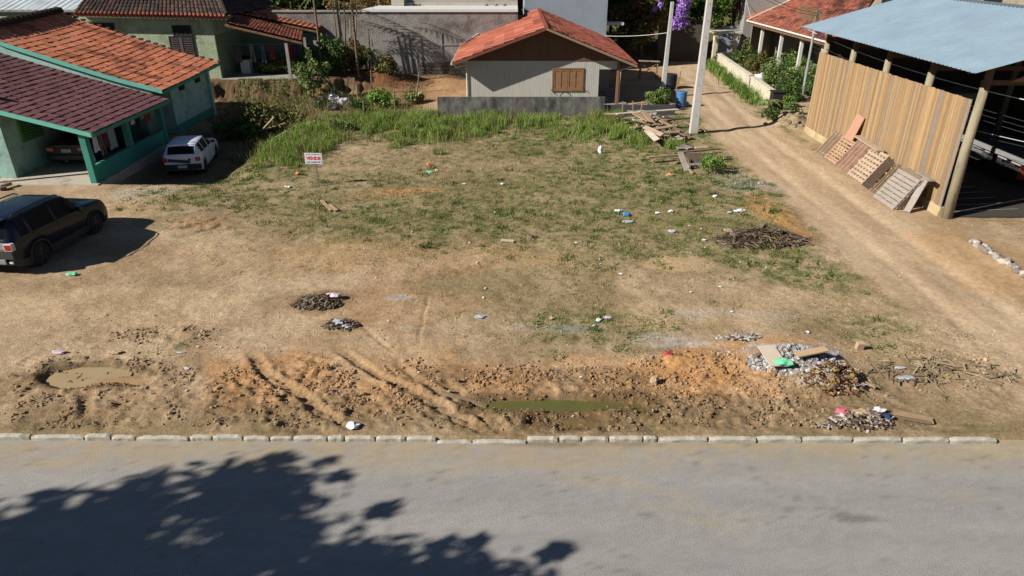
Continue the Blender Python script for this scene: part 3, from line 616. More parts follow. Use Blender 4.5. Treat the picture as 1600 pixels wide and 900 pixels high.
o, a, b = window2(265, 58, 305, 90, 45.58, 'window', M_SHUT, h2, 0, mat('dark_frame', ()))
s = MB(); mx_ = (a.x + b.x) / 2; s.span(mx_ - .09, mx_ + .09, 45.50, 45.55, b.z, a.z)
for k in range(11):
    zz = b.z + .08 + (a.z - b.z - .16) * k / 10; s.box(((a.x + mx_) / 2 - .03, 45.53, zz), (mx_ - a.x - .22, .04, .05), rx=.5); s.box(((b.x + mx_) / 2 + .03, 45.53, zz), (mx_ - a.x - .22, .04, .05), rx=.5)
s.build('shutter', mat('slat_shutter', A(92, 80, 78), .85, .2, 6), o, world=True)
window2(148, 37, 180, 54, 45.58, 'window', M_DARK, h2, 4, mat('dark_frame', ()))
# porch
s = MB(); s.span(-18.74, -13.75, 45.15, 50.5, .86, 1.02); s.build('porch_slab', M_CONC, h2, world=True)
def post(mb, px, pb, hb, zt, r=.10):
    q = G(px, pb, hb); mb.span(q.x - r, q.x + r, q.y - r, q.y + r, hb, zt); return q
s = MB(); q = post(s, 455, 124, 1.02, 3.22, .09); s.build('porch_post', M_CONC, h2, world=True)
s = MB(); s.span(-13.95, -13.78, 48.2, 48.37, 1.02, 3.2); s.build('porch_post', M_CONC, h2, world=True)
s = MB(); s.span(-18.74, -13.7, 50.2, 50.4, 1.02, 3.3); s.span(-18.745, -18.70, 45.5, 50.2, 1.02, 3.6); s.build('porch_wall', mat('green_grey_wall', A(122, 140, 112), .9, .12, 3, .3, 14), h2, world=True)
PO = [A(176, 100, 74), A(160, 92, 70), A(186, 108, 82), A(130, 84, 68)]
ea = onY(350, 36, 44.9); eb = onY(463, 66, 44.9); 
PA = bil((ea.x + .1, 46.9, ea.z + .32), (-13.5, 46.9, eb.z + .42), (eb.x + .35, 44.9, eb.z + .06), (ea.x, 44.9, ea.z))
tile_roof('porch_roof', PA, 22, 11, M_TILE, h2, PO, amp=.05, step=.035, dark=.3, seed=11); deck(PA, .1).build('porch_roof_deck', M_WOODB, h2, world=True)
q1 = onY(408, 8, 52.5); q2 = onY(500, 26, 52.5); q3 = onY(516, 31, 51.2); q4 = onY(492, 46, 49.7)
PB = bil(tuple(onY(392, 4, 52.6)), tuple(onY(516, 29, 52.6)), tuple(onY(496, 47, 49.4)), tuple(onY(345, 16, 49.4)))
tile_roof('porch_roof', PB, 18, 8, M_TILE, h2, OR, amp=.06, step=.03, dark=.35, seed=12); deck(PB, .1).build('porch_roof_deck', M_WOODB, h2, world=True)
MB().span(-13.75, -13.2, 49.9, 52.3, .3, 3.1).build('porch_wall', M_CONC, h2, world=True)
# shed far left, white corrugated roof
sh = thing('shed', (-34, 52, 1), 'white corrugated metal roof at the top left corner behind the mint wall', 'shed')
s = MB(); xs_ = np.linspace(-44, -27.9, 110); vs = []; 
for i, x_ in enumerate(xs_):
    zz = .03 * math.sin(i * 2.2); vs += [(x_, 46.9, 5.02 + zz), (x_, 56.0, 7.2 + zz)]
s.add(vs, [(2 * i, 2 * i + 2, 2 * i + 3, 2 * i + 1) for i in range(109)]); s.build('metal_roof', mat('white_metal_roof', A(196, 204, 206), .5, .05, 2, stain=A(160, 164, 164), stain_s=1), sh, world=True)
MB().span(-44, -28, 47.2, 47.4, .5, 4.95).build('wall', M_MINT, sh, world=True); MB().span(-28.15, -28.0, 47.4, 56, .5, 4.95).build('wall', M_MINT, sh, world=True)
MB().span(-44, -27.85, 46.82, 46.9, 4.9, 5.0).build('gutter', M_CONC, sh, world=True)

# ---- grey retaining wall and what stands above it
M_RW = mat('rough_grey_wall', A(146, 140, 134), .95, .18, 2.5, 1.0, 12, stain=A(84, 76, 68), stain_s=.7, stain_lo=.45, stain_hi=.7)
rw = thing('retaining_wall', (-6, 50.2, 0), 'long rough grey plastered retaining wall between the porch house and the orange roofed house', 'wall')
MB().span(-16.5, .4, 50.5, 50.8, -.3, 4.62).build('wall_face', M_RW, rw, world=True)
MB().span(-16.5, -10.4, 50.42, 50.85, 4.62, 4.72).build('coping', M_CONC, rw, world=True)
s = MB(); r_ = random.Random(4)
for k in range(5):
    x_ = -6.6
    while x_ < -1.2:
        wd = r_.uniform(.32, .5); s.span(x_, x_ + wd - .02, 50.28 + r_.uniform(-.03, .02), 50.5, k * .26 + .02, k * .26 + .25); x_ += wd
s.build('stone_footing', mat('dark_blocks', A(104, 98, 90), .95, .25, 3, .8, 20), rw, world=True)
s = MB(); s.span(-4.95, -4.90, 50.44, 50.5, 1.4, 3.3); s.span(-6.2, -3.6, 50.45, 50.5, 2.45, 2.49); s.build('pipe', M_CONC, rw, world=True)
tr_ = thing('terrace_building', (-5, 53, 4), 'low white building with pale parapets on top of the grey retaining wall', 'building')
s = MB(); s.hexa([(-10.3, 50.4, 4.63), (.4, 50.4, 4.63), (.4, 53, 4.63), (-9.6, 53, 4.63)], [(-10.3, 50.4, 4.80), (.4, 50.4, 4.80), (.4, 53, 4.86), (-9.6, 53, 4.86)]); s.build('white_ledge', mat('white_sheet', A(214, 212, 206), .7, .05, 2), tr_, world=True)
s = MB(); s.span(-7.7, .4, 53.0, 53.3, 4.3, 5.05); s.span(-8.6, -7.7, 52.6, 54.5, 4.3, 5.5); s.span(-7.7, .4, 53.9, 54.2, 4.9, 5.35); s.build('parapet', mat('beige_parapet', A(188, 180, 166), .8, .08, 2, stain=A(150, 140, 124), stain_s=1), tr_, world=True)
MB().span(-7.5, .38, 53.31, 58, 4.3, 4.9).build('terrace', M_CONC, tr_, world=True)
s = MB()
for x_ in (-7.2, -6.95, -6.7, -1.9, -1.2, -.6): s.bar((x_, 52.9, 4.85), (x_ + .15, 52.7, 4.95), .12, .05)
s.build('rubble', mat('dark_red_bits', A(96, 60, 54), .9, .2, 4), tr_, world=True)
gb = thing('building', (4, 57, 0), 'tall plain blue grey plastered building rising behind the orange roof ridge', 'building')
MB().span(.95, 7.2, 55.5, 64, 0, 7.4).build('wall', mat('blue_grey_plaster', A(150, 158, 166), .9, .06, 1.5, .2, 10, stain=A(132, 140, 148), stain_s=.5), gb, world=True)
MB().span(.6, 7.25, 55.2, 64, 0, 2.6).build('painted_base', mat('grey_base', A(120, 124, 128), .9, .08, 2), gb, world=True)
MB().span(7.2, 8.6, 56, 56.9, 3.25, 3.45).build('canopy', M_WHITE, gb, world=True)

# ---- wooden house, white boards, brown gable
h3 = thing('house', (1.9, 47, 0), 'small wooden house with white boarded front, brown gable, brown shutters and orange tile roof', 'house')
M_BOARD = mat('white_board', A(196, 194, 182), .8, .1, 3, .1, 20, stretch=(6, 6, .6), stain=A(168, 164, 150), stain_s=1.4, stain_lo=.5, stain_hi=.8)
M_GAB = mat('brown_board', A(116, 84, 66), .85, .1, 3, .1, 20, stretch=(6, 6, .6), stain=A(96, 70, 56), stain_s=1)
def boards(s, x0, x1, y, z0f, z1f, wd=.11, d=.02):
    n = max(1, int(round((x1 - x0) / wd))); st = (x1 - x0) / n
    for k in range(n):
        a = x0 + k * st; b = a + st - .012; dd = d + (k % 3) * .002
        s.hexa([(a, y - dd, z0f(a)), (b, y - dd, z0f(b)), (b, y, z0f(b)), (a, y, z0f(a))], [(a, y - dd, z1f(a)), (b, y - dd, z1f(b)), (b, y, z1f(b)), (a, y, z1f(a))])
    return s
WL, WR, WY = -2.62, 6.38, 42.0
s = MB(); s.span(WL, 5.18, WY, WY + .08, -.05, 2.62); s.span(5.18, WR, WY, WY + .08, 2.12, 2.62); s.span(WL, WL + .08, WY + .08, 53, -.05, 2.62); s.span(5.10, 5.18, WY + .08, 46.2, -.05, 2.6); s.span(5.18, WR, 46.2, 46.28, -.05, 2.6); s.span(WR - .08, WR, 46.28, 53, -.05, 2.62); s.span(WL, WR, 52.9, 53, 0, 2.62)
w3 = s.build('wall', mat('wall_core', A(176, 172, 160), .85, .08, 3), h3, world=True)
s = MB(); boards(s, WL, 5.18, WY, lambda x: 0.0, lambda x: 2.60); boards(s, 5.18, WR, WY, lambda x: 2.12, lambda x: 2.60); s.build('cladding', M_BOARD, w3, world=True)
s = MB(); boards(s, 5.20, 5.20, 42, lambda x: 0, lambda x: 1) if False else None
pk = (1.93, 4.42)
gz_ = lambda x: pk[1] - (abs(x - pk[0])) * ((pk[1] - 2.62) / (pk[0] - WL) if x < pk[0] else (pk[1] - 2.62) / (WR - pk[0]))
s = MB(); boards(s, WL + .15, WR - .15, WY - .02, lambda x: 2.63, lambda x: max(2.64, gz_(x)), .16, .025); s.prismY([(WL + .1, 2.63), (WR - .1, 2.63), (pk[0], pk[1] - .03)], WY - .018, WY + .05); s.build('gable', M_GAB, h3, world=True)
MB().span(WL, WR, WY - .06, WY - .026, 2.605, 2.635).build('trim', M_GAB, h3, world=True)
MB().span(5.185, 5.215, 42.4, 43.5, 0, 2.05).build('door', mat('dark_red_door', A(92, 50, 38), .7, .1, 3), h3, world=True)
MB().span(5.2, 5.24, 42.09, 42.38, 0, 2.1).build('trim', M_WOODB, h3, world=True)
MB().span(5.18, 7.0, 41.6, 46.2, -.06, .06).build('porch_slab', M_CONC, h3, world=True)
MB().span(6.22, 6.36, 41.86, 41.98, -.05, 2.55).build('porch_post', mat('brown_post', A(140, 104, 74), .85, .12, 4), h3, world=True)
# shuttered window
M_BRS = mat('brown_shutter', A(150, 112, 80), .75, .08, 4, stain=A(120, 88, 62), stain_s=3)
a = onY(865, 108, 41.95); b = onY(909, 140, 41.95)
wn = MB(); t = .07; wn.span(a.x - t, b.x + t, 41.92, 41.975, a.z, a.z + t); wn.span(a.x - t, b.x + t, 41.90, 41.975, b.z - t, b.z); wn.span(a.x - t, a.x, 41.92, 41.975, b.z + .001, a.z - .001); wn.span(b.x, b.x + t, 41.92, 41.975, b.z + .001, a.z - .001)
wn = wn.build('window', M_BRS, h3, world=True)
mxx = (a.x + b.x) / 2
for (p, q) in ((a.x + .01, mxx - .01), (mxx + .01, b.x - .01)):
    s = MB(); s.span(p, q, 41.955, 41.975, b.z + .01, a.z - .01)
    m3 = (p + q) / 2
    for (u, v_) in ((p, p + .08), (m3 - .04, m3 + .04), (q - .08, q)): s.span(u, v_, 41.935, 41.954, b.z + .01, a.z - .01)
    for zz in (b.z + .01, a.z - .11): s.span(p + .081, m3 - .041, 41.937, 41.954, zz, zz + .10); s.span(m3 + .041, q - .081, 41.937, 41.954, zz, zz + .10)
    s.build('shutter', M_BRS, wn, world=True)
s = MB(); s.bar(onY(860, 139, 41.93), onY(867, 147, 41.93), .03, .03); s.bar(onY(912, 139, 41.93), onY(918, 144, 41.93), .03, .03); s.build('shutter_stay', M_DARK, h3, world=True)
# roof
FY, BY = 41.05, 53.4
L3 = bil((1.93, BY, 4.62), (1.93, FY, 4.55), (-3.46, FY, 2.62), (-3.46, BY, 2.66)); R3 = bil((1.93, FY, 4.55), (1.93, BY, 4.62), (7.24, BY, 2.54), (7.24, FY, 2.50))
ORB = [A(190, 106, 80), A(184, 98, 74), A(196, 116, 90)]
tile_roof('tiled_roof', L3, 28, 9, M_TILE, h3, ORB, amp=.018, step=.04, dark=.55, seed=14, flat=True, sub=6, stainf=lambda u, v, s: s * .86)
tile_roof('tiled_roof', R3, 56, 17, M_TILE, h3, [A(170, 92, 70), A(152, 82, 64), A(182, 104, 82)], amp=.04, step=.035, dark=.40, seed=15, stainf=lambda u, v, s: s * .9 + .1 * sst(.5, 0, v))
deck(L3, .09, 1).build('roof_deck', M_WOODB, h3, world=True); deck(R3, .09, 1).build('roof_deck', M_WOODB, h3, world=True)
s = MB()
for k in range(30): s.tube([(1.93, FY - .02 + k * .413, 4.58), (1.93, FY + .40 + k * .413, 4.56)], [.13, .11], 8)
s.build('ridge_cap', mat('ridge_tile', A(150, 92, 72), .85, .25, 3), h3, world=True)
M_BG = mat('barge_board', A(150, 124, 102), .8, .1, 3)
s = MB(); strip([(-3.46, FY - .02, 2.60), (1.93, FY - .02, 4.53)], .03, .15, s); s.build('barge_board', mat('red_barge', A(124, 72, 54), .8, .1, 3), h3, world=True)
s = MB(); strip([(1.93, FY - .021, 4.53), (7.24, FY - .02, 2.48)], .03, .13, s); s.build('barge_board', M_BG, h3, world=True)
s = MB(); s.tube([(-3.50, FY, 2.55), (-3.50, BY, 2.58)], .06); s.build('gutter', M_WHITE, h3, world=True)
s = MB(); s.tube([(-3.48, 41.2, 2.5), (-3.2, 41.3, 2.35), (-2.75, 41.88, 2.38), (-2.68, 41.93, 2.2), (-2.68, 41.93, 0)], .045); s.build('downpipe', M_WHITE, h3, world=True)
s = MB(); s.tube([(7.2, 41.2, 2.45), (6.45, 41.9, 2.1), (6.42, 41.92, 1.2), (6.42, 41.92, 0)], .03); s.build('downpipe', M_WHITE, h3, world=True)
s = MB(); s.tube([(-3.5, 48.9, 2.65), (-.6, 52.9, 4.05)], .05); s.build('white_flashing', M_WHITE, h3, world=True)
# low walls in front
M_LW = mat('weathered_block', A(122, 120, 112), .95, .25, 3, .8, 18, stretch=(1, 1, .5), stain=A(70, 70, 66), stain_s=1.8, stain_lo=.4, stain_hi=.62)
s = MB(); s.span(-4.22, 5.25, 39.25, 39.42, -.2, 1.02); one(s, 'low_wall', M_LW, (0.5, 39.3, 0), 'low weathered concrete wall in front of the white boarded house', 'wall')
s = MB(); s.span(5.27, 9.3, 39.4, 39.55, -.2, .55); one(s, 'low_wall', mat('dark_block', A(78, 78, 78), .95, .2, 3, .6, 18), (7.3, 39.4, 0), 'lower dark wall behind the pile of planks, ending near the bushy pole', 'wall')

# ---- right: house with porch columns
rh = thing('house', (24, 52, 0), 'house with faded orange tile roof and white porch columns behind the garden wall', 'house')
ez = 3.45
e0 = G(1168, 33, ez); e1 = G(1312, 72, ez - .1)
r0 = G(1244, -2, 5.0); r1 = G(1372, -10, 5.6)
RP = bil(tuple(r0), tuple(r1), tuple(e1), tuple(e0))
tile_roof('tiled_roof', RP, 44, 22, M_TILE, rh, [A(184, 108, 82), A(174, 98, 76), A(192, 120, 96), A(146, 96, 80)], amp=.045, step=.035, dark=.42, seed=17, stainf=lambda u, v, s: s * .93 + .1 * sst(.3, .8, u) * 1)
deck(RP, .12, 1).build('roof_deck', M_WOODB, rh, world=True)
RL = bil(tuple(r0), tuple(r0 + Vector((3, 4, 0))), tuple(e0 + Vector((1.8, 7, 0))), tuple(e0)); tile_roof('tiled_roof', RL, 14, 18, M_TILE, rh, OR, seed=18, dark=.35, sub=4)
s = MB(); s.tube([e0 + Vector((-.05, 0, .03)), e1 + Vector((-.05, -.1, .03))], .06); s.build('gutter', M_WHITE, rh, world=True)
s = MB(); s.tube([tuple(e0 + Vector((0, 0, .1))), tuple(r0 + Vector((0, 0, .1)))], .06); s.build('ridge_cap', M_CREAM, rh, world=True)
ed = (e1 - e0); 
for k, t in enumerate((.16, .40, .62)):
    q = e0 + ed * t + Vector((.45, .3, 0)); MB().span(q.x - .1, q.x + .1, q.y - .1, q.y + .1, 0, ez - .2).build('porch_column', M_WHITE, rh, world=True)
q = e0 + ed * .82 + Vector((.5, .35, 0)); s = MB(); s.hexa([(q.x - .1, q.y, 0), (q.x + 1.0, q.y - 1.2, 0), (q.x + 1.3, q.y - 1.0, 0), (q.x + .2, q.y + .25, 0)], [(q.x - .1, q.y, ez - .15), (q.x + 1.0, q.y - 1.2, ez - .15), (q.x + 1.3, q.y - 1.0, ez - .15), (q.x + .2, q.y + .25, ez - .15)]); s.build('stone_pier', mat('stone_pier', A(186, 178, 158), .9, .22, 5, .7, 12, stain=A(130, 126, 110), stain_s=3), rh, world=True)
b0 = e0 + Vector((3.0, 2.2, 0)); b1 = e1 + Vector((3.0, 2.0, 0))
s = MB(); s.hexa([(b0.x, b0.y, 0), (b1.x, b1.y, 0), (b1.x + .2, b1.y + .2, 0), (b0.x + .2, b0.y + .2, 0)], [(b0.x, b0.y, 4.0), (b1.x, b1.y, 4.2), (b1.x + .2, b1.y + .2, 4.2), (b0.x + .2, b0.y + .2, 4.0)])
s.hexa([(e0.x + .6, e0.y + .4, 0), (b0.x, b0.y, 0), (b0.x + .1, b0.y + .2, 0), (e0.x + .6, e0.y + .6, 0)], [(e0.x + .6, e0.y + .4, 3.3), (b0.x, b0.y, 3.9), (b0.x + .1, b0.y + .2, 3.9), (e0.x + .6, e0.y + .6, 3.3)])
s.build('wall', mat('dim_house_wall', A(130, 124, 114), .9, .1, 2), rh, world=True)
s = MB(); s.span(16.5, 20.4, 48.2, 55.5, 0.0, .08); s.build('yard_paving', mat('yard_paving', A(150, 140, 124), .9, .15, 3, .2, 20), rh, world=True)
# satellite dish on that roof
dq = Vector(RP(.88, .16)); sdh = thing('satellite_dish', tuple(dq), 'small white satellite dish on the far orange roof beside the blue barn roof', 'satellite dish')
s = MB(); s.lathe([(0.0, 0), (.2, .02), (.38, .09), (.39, .10), (.2, .035), (0, .015)], (0, 0, 0), 20); o = s.build('dish', M_WHITE, sdh, smooth=True); o.location = (0, 0, .55); o.rotation_euler = (math.radians(55), 0, math.radians(-25))
MB().tube([(0, 0, 0), (0, .02, .5)], .03).build('mast', M_CONC, sdh); MB().tube([(0, -.03, .5), (.1, -.42, .85)], .015).build('arm', M_CONC, sdh)
# building behind barn roof
bb = thing('building', (27, 58, 0), 'cream building showing above the ridge of the blue barn roof', 'building')
MB().span(22.5, 50, 58, 66, 0, 6.1).build('wall', M_CREAM, bb, world=True)
s = MB()
for k in range(6): s.span(25 + k * 4, 26.4 + k * 4, 57.96, 58.0, 3.6, 5.0)
s.build('window', M_GLASS, bb, world=True)
s = MB(); s.span(19.2, 23.5, 60.4, 62.0, 0, 6.4); one(s, 'building', mat('grey_block_building', A(150, 148, 142), .9, .1, 2, .2, 10), (21.3, 61, 0), 'grey block building peeking out above the far orange roof', 'building')

# ---- garden wall, gate
gw = thing('garden_wall', (16, 49, 0), 'cream garden wall with flat coping beside the dirt lane', 'wall')
w0 = Vector((15.55, 41.6, 0)); w1 = Vector((16.75, 58.6, 0)); wd_ = (w1 - w0).normalized(); wn_ = Vector((wd_.y, -wd_.x, 0))
def wpt(t, off=0, z=0): p = w0 + (w1 - w0) * t + wn_ * off; return Vector((p.x, p.y, z))
s = MB(); s.hexa([wpt(0), wpt(1), wpt(1, .16), wpt(0, .16)], [wpt(0, 0, .82), wpt(1, 0, .82), wpt(1, .16, .82), wpt(0, .16, .82)]); s.build('panels', M_CREAM, gw, world=True)
s = MB(); s.hexa([wpt(0, -.07, .83), wpt(1, -.07, .83), wpt(1, .28, .83), wpt(0, .28, .83)], [wpt(0, -.07, .92), wpt(1, -.07, .92), wpt(1, .28, .92), wpt(0, .28, .92)]); s.build('coping', mat('coping_cream', A(212, 204, 182), .8, .08, 3, stain=A(170, 160, 136), stain_s=2), gw, world=True)
s = MB()
for k in range(9):
    t = k / 8 * .98 + .01; s.hexa([wpt(t - .006, -.035), wpt(t + .006, -.035), wpt(t + .006, -.001), wpt(t - .006, -.001)], [wpt(t - .006, -.035, .82), wpt(t + .006, -.035, .82), wpt(t + .006, -.001, .82), wpt(t - .006, -.001, .82)])
s.hexa([wpt(0.0, -.02, .40), wpt(1, -.02, .40), wpt(1, -.001, .40), wpt(0, -.001, .40)], [wpt(0, -.02, .46), wpt(1, -.02, .46), wpt(1, -.001, .46), wpt(0, -.001, .46)])
s.build('pilaster', mat('coping_cream', ()), gw, world=True)
s = MB(); s.span(15.35, 15.95, 40.95, 41.5, 0, .95); s.span(15.30, 16.0, 40.9, 41.55, .95, 1.02); one(s, 'meter_box', mat('dark_grille', A(48, 40, 40), .7, .2, 5), (15.65, 41.2, 0), 'dark box at the near end of the cream garden wall', 'box')
gt = thing('gate_house', (17.2, 60, 0), 'white gate frame with lintel at the far end of the garden wall', 'gate')
for x_ in (16.55, 18.1): MB().span(x_, x_ + .35, 59.0, 59.5, 0, 2.35).build('gate_post', M_CREAM, gt, world=True)
MB().span(16.3, 18.75, 58.9, 60.4, 2.352, 2.5).build('lintel', M_CREAM, gt, world=True)
MB().span(16.905, 18.095, 59.1, 59.2, .05, .85).build('gate_leaf', M_CREAM, gt, world=True)
s = MB(); s.span(17.1, 21.5, 61.2, 61.4, 0, 2.7); one(s, 'wall', mat('blue_grey_wall', A(150, 158, 172), .9, .08, 2), (19.3, 61.3, 0), 'blue grey garden wall behind the white gate frame', 'wall')
s = MB(); s.span(12.2, 15.9, 60.2, 60.5, 0, 2.9); s.span(15.0, 17.6, 60.9, 61.1, 2.6, 3.2); one(s, 'wall', mat('dark_back_wall', A(86, 78, 68), .95, .2, 2, .4, 12), (14, 60.3, 0), 'wall darkened for the shade under the purple flowering tree', 'wall')  # shade at the lane end is put into the wall colour

# ---- BARN
bn = thing('barn', (20, 29, 0), 'open fronted barn with tall orange brown plank wall and pale blue metal roof', 'barn')
BX = 15.2
s = MB(); r_ = random.Random(12); y_ = 22.95
bcols = [A(182, 148, 106), A(172, 138, 96), A(188, 156, 114), A(164, 134, 98), A(176, 150, 114), A(156, 138, 114), A(184, 150, 104)]
while y_ < 35.25:
    wd = r_.uniform(.085, .13); z0 = .30 + r_.uniform(-.02, .02); z1 = 4.04 - .007 * (y_ - 23) + r_.uniform(-.012, .012); x_ = BX + r_.uniform(-.008, .008)
    c = r_.choice(bcols) if r_.random() > .10 else A(158, 146, 134)
    k = r_.uniform(.72, 1.0); c = tuple(v * k for v in c)
    s.span(x_ - .013, x_ + .013, y_, y_ + wd - .006, z0, z1, col=c); y_ += wd
M_PLK = mat('barn_plank', attr='Col', rough=.85, var=.28, scale=9, bump=.4, bscale=30, stretch=(3, 9, .4), stain=A(150, 112, 76), stain_s=4, stain_lo=.5, stain_hi=.75)
s.build('plank_wall', M_PLK, bn, world=True, facecol=True)
s = MB(); s.hexa([(BX - .1, 22.9, -.1), (BX + .25, 22.9, -.1), (BX + .25, 35.35, -.1), (BX - .1, 35.35, -.1)], [(BX - .04, 22.9, .32), (BX + .2, 22.9, .32), (BX + .2, 35.35, .32), (BX - .04, 35.35, .32)])
s.build('plinth', mat('sandy_plinth', A(186, 166, 128), .95, .15, 3, .6, 16, stain=A(150, 128, 92), stain_s=2), bn, world=True)
def rz_(x): return 5.02 + .285 * (x - 14.55)
M_LOG = mat('log_post', A(154, 144, 118), .9, .18, 4, .5, 20, stretch=(3, 3, .6), stain=A(112, 100, 80), stain_s=2); M_LOGD = mat('dark_post', A(84, 66, 52), .9, .2, 4)
for i, yy in enumerate((22.78, 25.9, 29.1, 32.2, 35.1)):
    lean = -.12 if i == 0 else 0; xb = BX + .16
    MB().tube([(xb + lean * 0, yy - (.06 if i == 0 else 0), -.1), (xb + .02, yy + .05, 2.4), (xb + .05, yy + .06, 4.45)], [.17, .155, .135] if i == 0 else [.14, .135, .13], 12).build('log_post', M_LOG, bn, world=True, smooth=True)
    MB().span(xb - .03, xb + .13, yy - .08, yy + .12, 4.40, rz_(xb) - .10).build('post_extension', M_LOGD, bn, world=True)
for xx in (25.0,):
    for yy in (22.9, 29, 35.1): MB().tube([(xx, yy, 0), (xx, yy, rz_(19.8) - .285 * (xx - 19.8) - .1)], .15, 10).build('log_post', M_LOG, bn, world=True)
RX = 19.75; zt = rz_(RX)
def corr(name, x0, x1, z0, z1, y0, y1, mt):
    n = 58; V = []; Fq = []
    ys_ = np.sort(np.concatenate([y0 + (y1 - y0) / n * (np.arange(n) + f) for f in (0, .08, .16, .24)] + [[y1]]))
    for i, yy in enumerate(ys_):
        ph = (i % 4); hgt = .038 if ph in (1, 2) else 0
        V += [(x0, yy + r_.uniform(-.0, .0), z0 + hgt), (x1, yy, z1 + hgt)]
    Fq = [(2 * i, 2 * i + 2, 2 * i + 3, 2 * i + 1) for i in range(len(ys_) - 1)]
    V = np.array(V) - np.array(bn.location)
    return mesh_np(name, V, Fq, mt, parent=bn)
M_BLUE = mat('blue_metal_roof', A(148, 168, 180), .55, .06, .8, .05, 6, stain=A(136, 154, 166), stain_s=.7, stain_lo=.35, stain_hi=.7, spec=.2)
yF, yB = 22.15, 36.55
s = MB()
corr('roof_sheet', 14.5, RX, rz_(14.5), zt, yF, yB, M_BLUE); corr('roof_sheet', RX, 25.4, zt, zt - .285 * (25.4 - RX), yF, yB, M_BLUE)
s = MB()
for k in range(30):
    yy = yF + .08 + k * .495; 
    for x_ in (15.8, 17.2, 18.6): s.tube([(x_, yy, rz_(x_) + .015), (x_, yy, rz_(x_) + .032)], .012, 5)
s.build('roof_screw', M_CONC, bn, world=True)
MB().slab([(RX - .18, yF, zt - .01), (RX, yF, zt + .06), (RX, yB, zt + .06), (RX - .18, yB, zt - .01)], .01).build('ridge_cap', mat('ridge_dark', A(96, 104, 108), .6, .1, 2), bn, world=True)
s = MB()
for yy in (22.9, 25.9, 29.1, 32.2, 35.1):
    s.bar((14.75, yy, rz_(14.75) - .12), (RX, yy, zt - .12), .08, .16); s.bar((RX, yy, zt - .12), (25.2, yy, zt - .285 * 5.45 - .12), .08, .16); s.bar((15.3, yy + .02, 4.6), (25, yy + .02, 4.6), .07, .16)
for x_ in np.arange(14.8, 19.6, .9): s.bar((x_, yF + .1, rz_(x_) - .03), (x_, yB - .1, rz_(x_) - .03), .05, .045)
s.build('rafter', M_LOGD, bn, world=True)
s = MB(); s.prismY([(16.0, 4.66), (24.6, 4.66), (RX, zt - .22)], 22.62, 22.66); s.build('front_gable', mat('gable_plank', A(128, 92, 66), .9, .2, 4, .3, 20, stretch=(5, 1, .5)), bn, world=True)
s = MB(); s.span(15.4, 25, 35.3, 35.35, 0, 4.6); s.span(25.05, 25.1, 23, 35.2, 0, 4.2); s.build('plank_wall', mat('dark_plank', A(66, 54, 44), .9, .25, 4, .3, 20, stretch=(5, 5, .4)), bn, world=True)  # inner planks coloured dark for the unlit barn inside
MB().span(15.45, 25, 22.75, 35.2, -.1, .03).build('floor', mat('barn_floor', A(70, 62, 56), .9, .2, 3, .3, 20), bn, world=True)  # floor tone lowered for the same indoor shade
s = MB()
for k in range(7): s.bar((15.6, 23.2 + k * .62, .045), (18.4, 23.5 + k * .66, .045), .05, .02)
s.build('floor_strip', mat('floor_strip', A(126, 118, 108), .8, .1, 3), bn, world=True)

# ============================================================ VEHICLES
M_TYRE = mat('tyre_rubber', (.018, .018, .018), .85, .2, 10); M_RIM = mat('alloy_rim', (.30, .30, .31), .35, .1, 4, metal=.8); M_RIMD = mat('dusty_rim', (.10, .10, .10), .5, .2, 6, metal=.4)
M_BLK = mat('black_plastic', (.018, .018, .02), .6, .15, 6); M_CGL = mat('car_glass', (.005, .006, .008), .18, .05, 3, spec=.08)
M_RED = mat('red_lens', (.30, .012, .01), .2, .1, 5, spec=.6); M_PLATE = mat('plate_grey', A(180, 182, 184), .6, .03, 3); M_INK = mat('plate_ink', (.02, .02, .02), .6, .05, 3); M_LENSW = mat('clear_lens', (.5, .5, .5), .15, .05, 3, spec=.7)
def wheel(par, x, y, r, wd, side, rim_m, loc_z=0.0, spokes=5):
    s = MB(); h = wd / 2
    s.lathe([(r * .62, -h), (r * .93, -h), (r, -h * .7), (r, h * .7), (r * .93, h), (r * .62, h)], (x, y, r + loc_z), 28, 'X')
    w_ = s.build('wheel', M_TYRE, par, smooth=False)
    s = MB(); ox = side * h
    s.lathe([(r * .64, ox * .86 - side * .03), (r * .64, ox * .98), (r * .57, ox * .98), (r * .55, ox * .55), (0, ox * .5)], (x, y, r + loc_z), 24, 'X')
    for k in range(spokes):
        a = 2 * math.pi * k / spokes + .3; c = Vector((x + ox * .9, y, r + loc_z)); d = Vector((0, math.cos(a), math.sin(a)))
        s.bar(c + d * .02, c + d * r * .60, r * .2, .03, roll=math.pi / 2 if False else 0)
    s.lathe([(.05, ox * .8), (.05, ox * 1.0), (0, ox * 1.02)], (x, y, r + loc_z), 10, 'X')
    s.build('rim', rim_m, w_); return w_
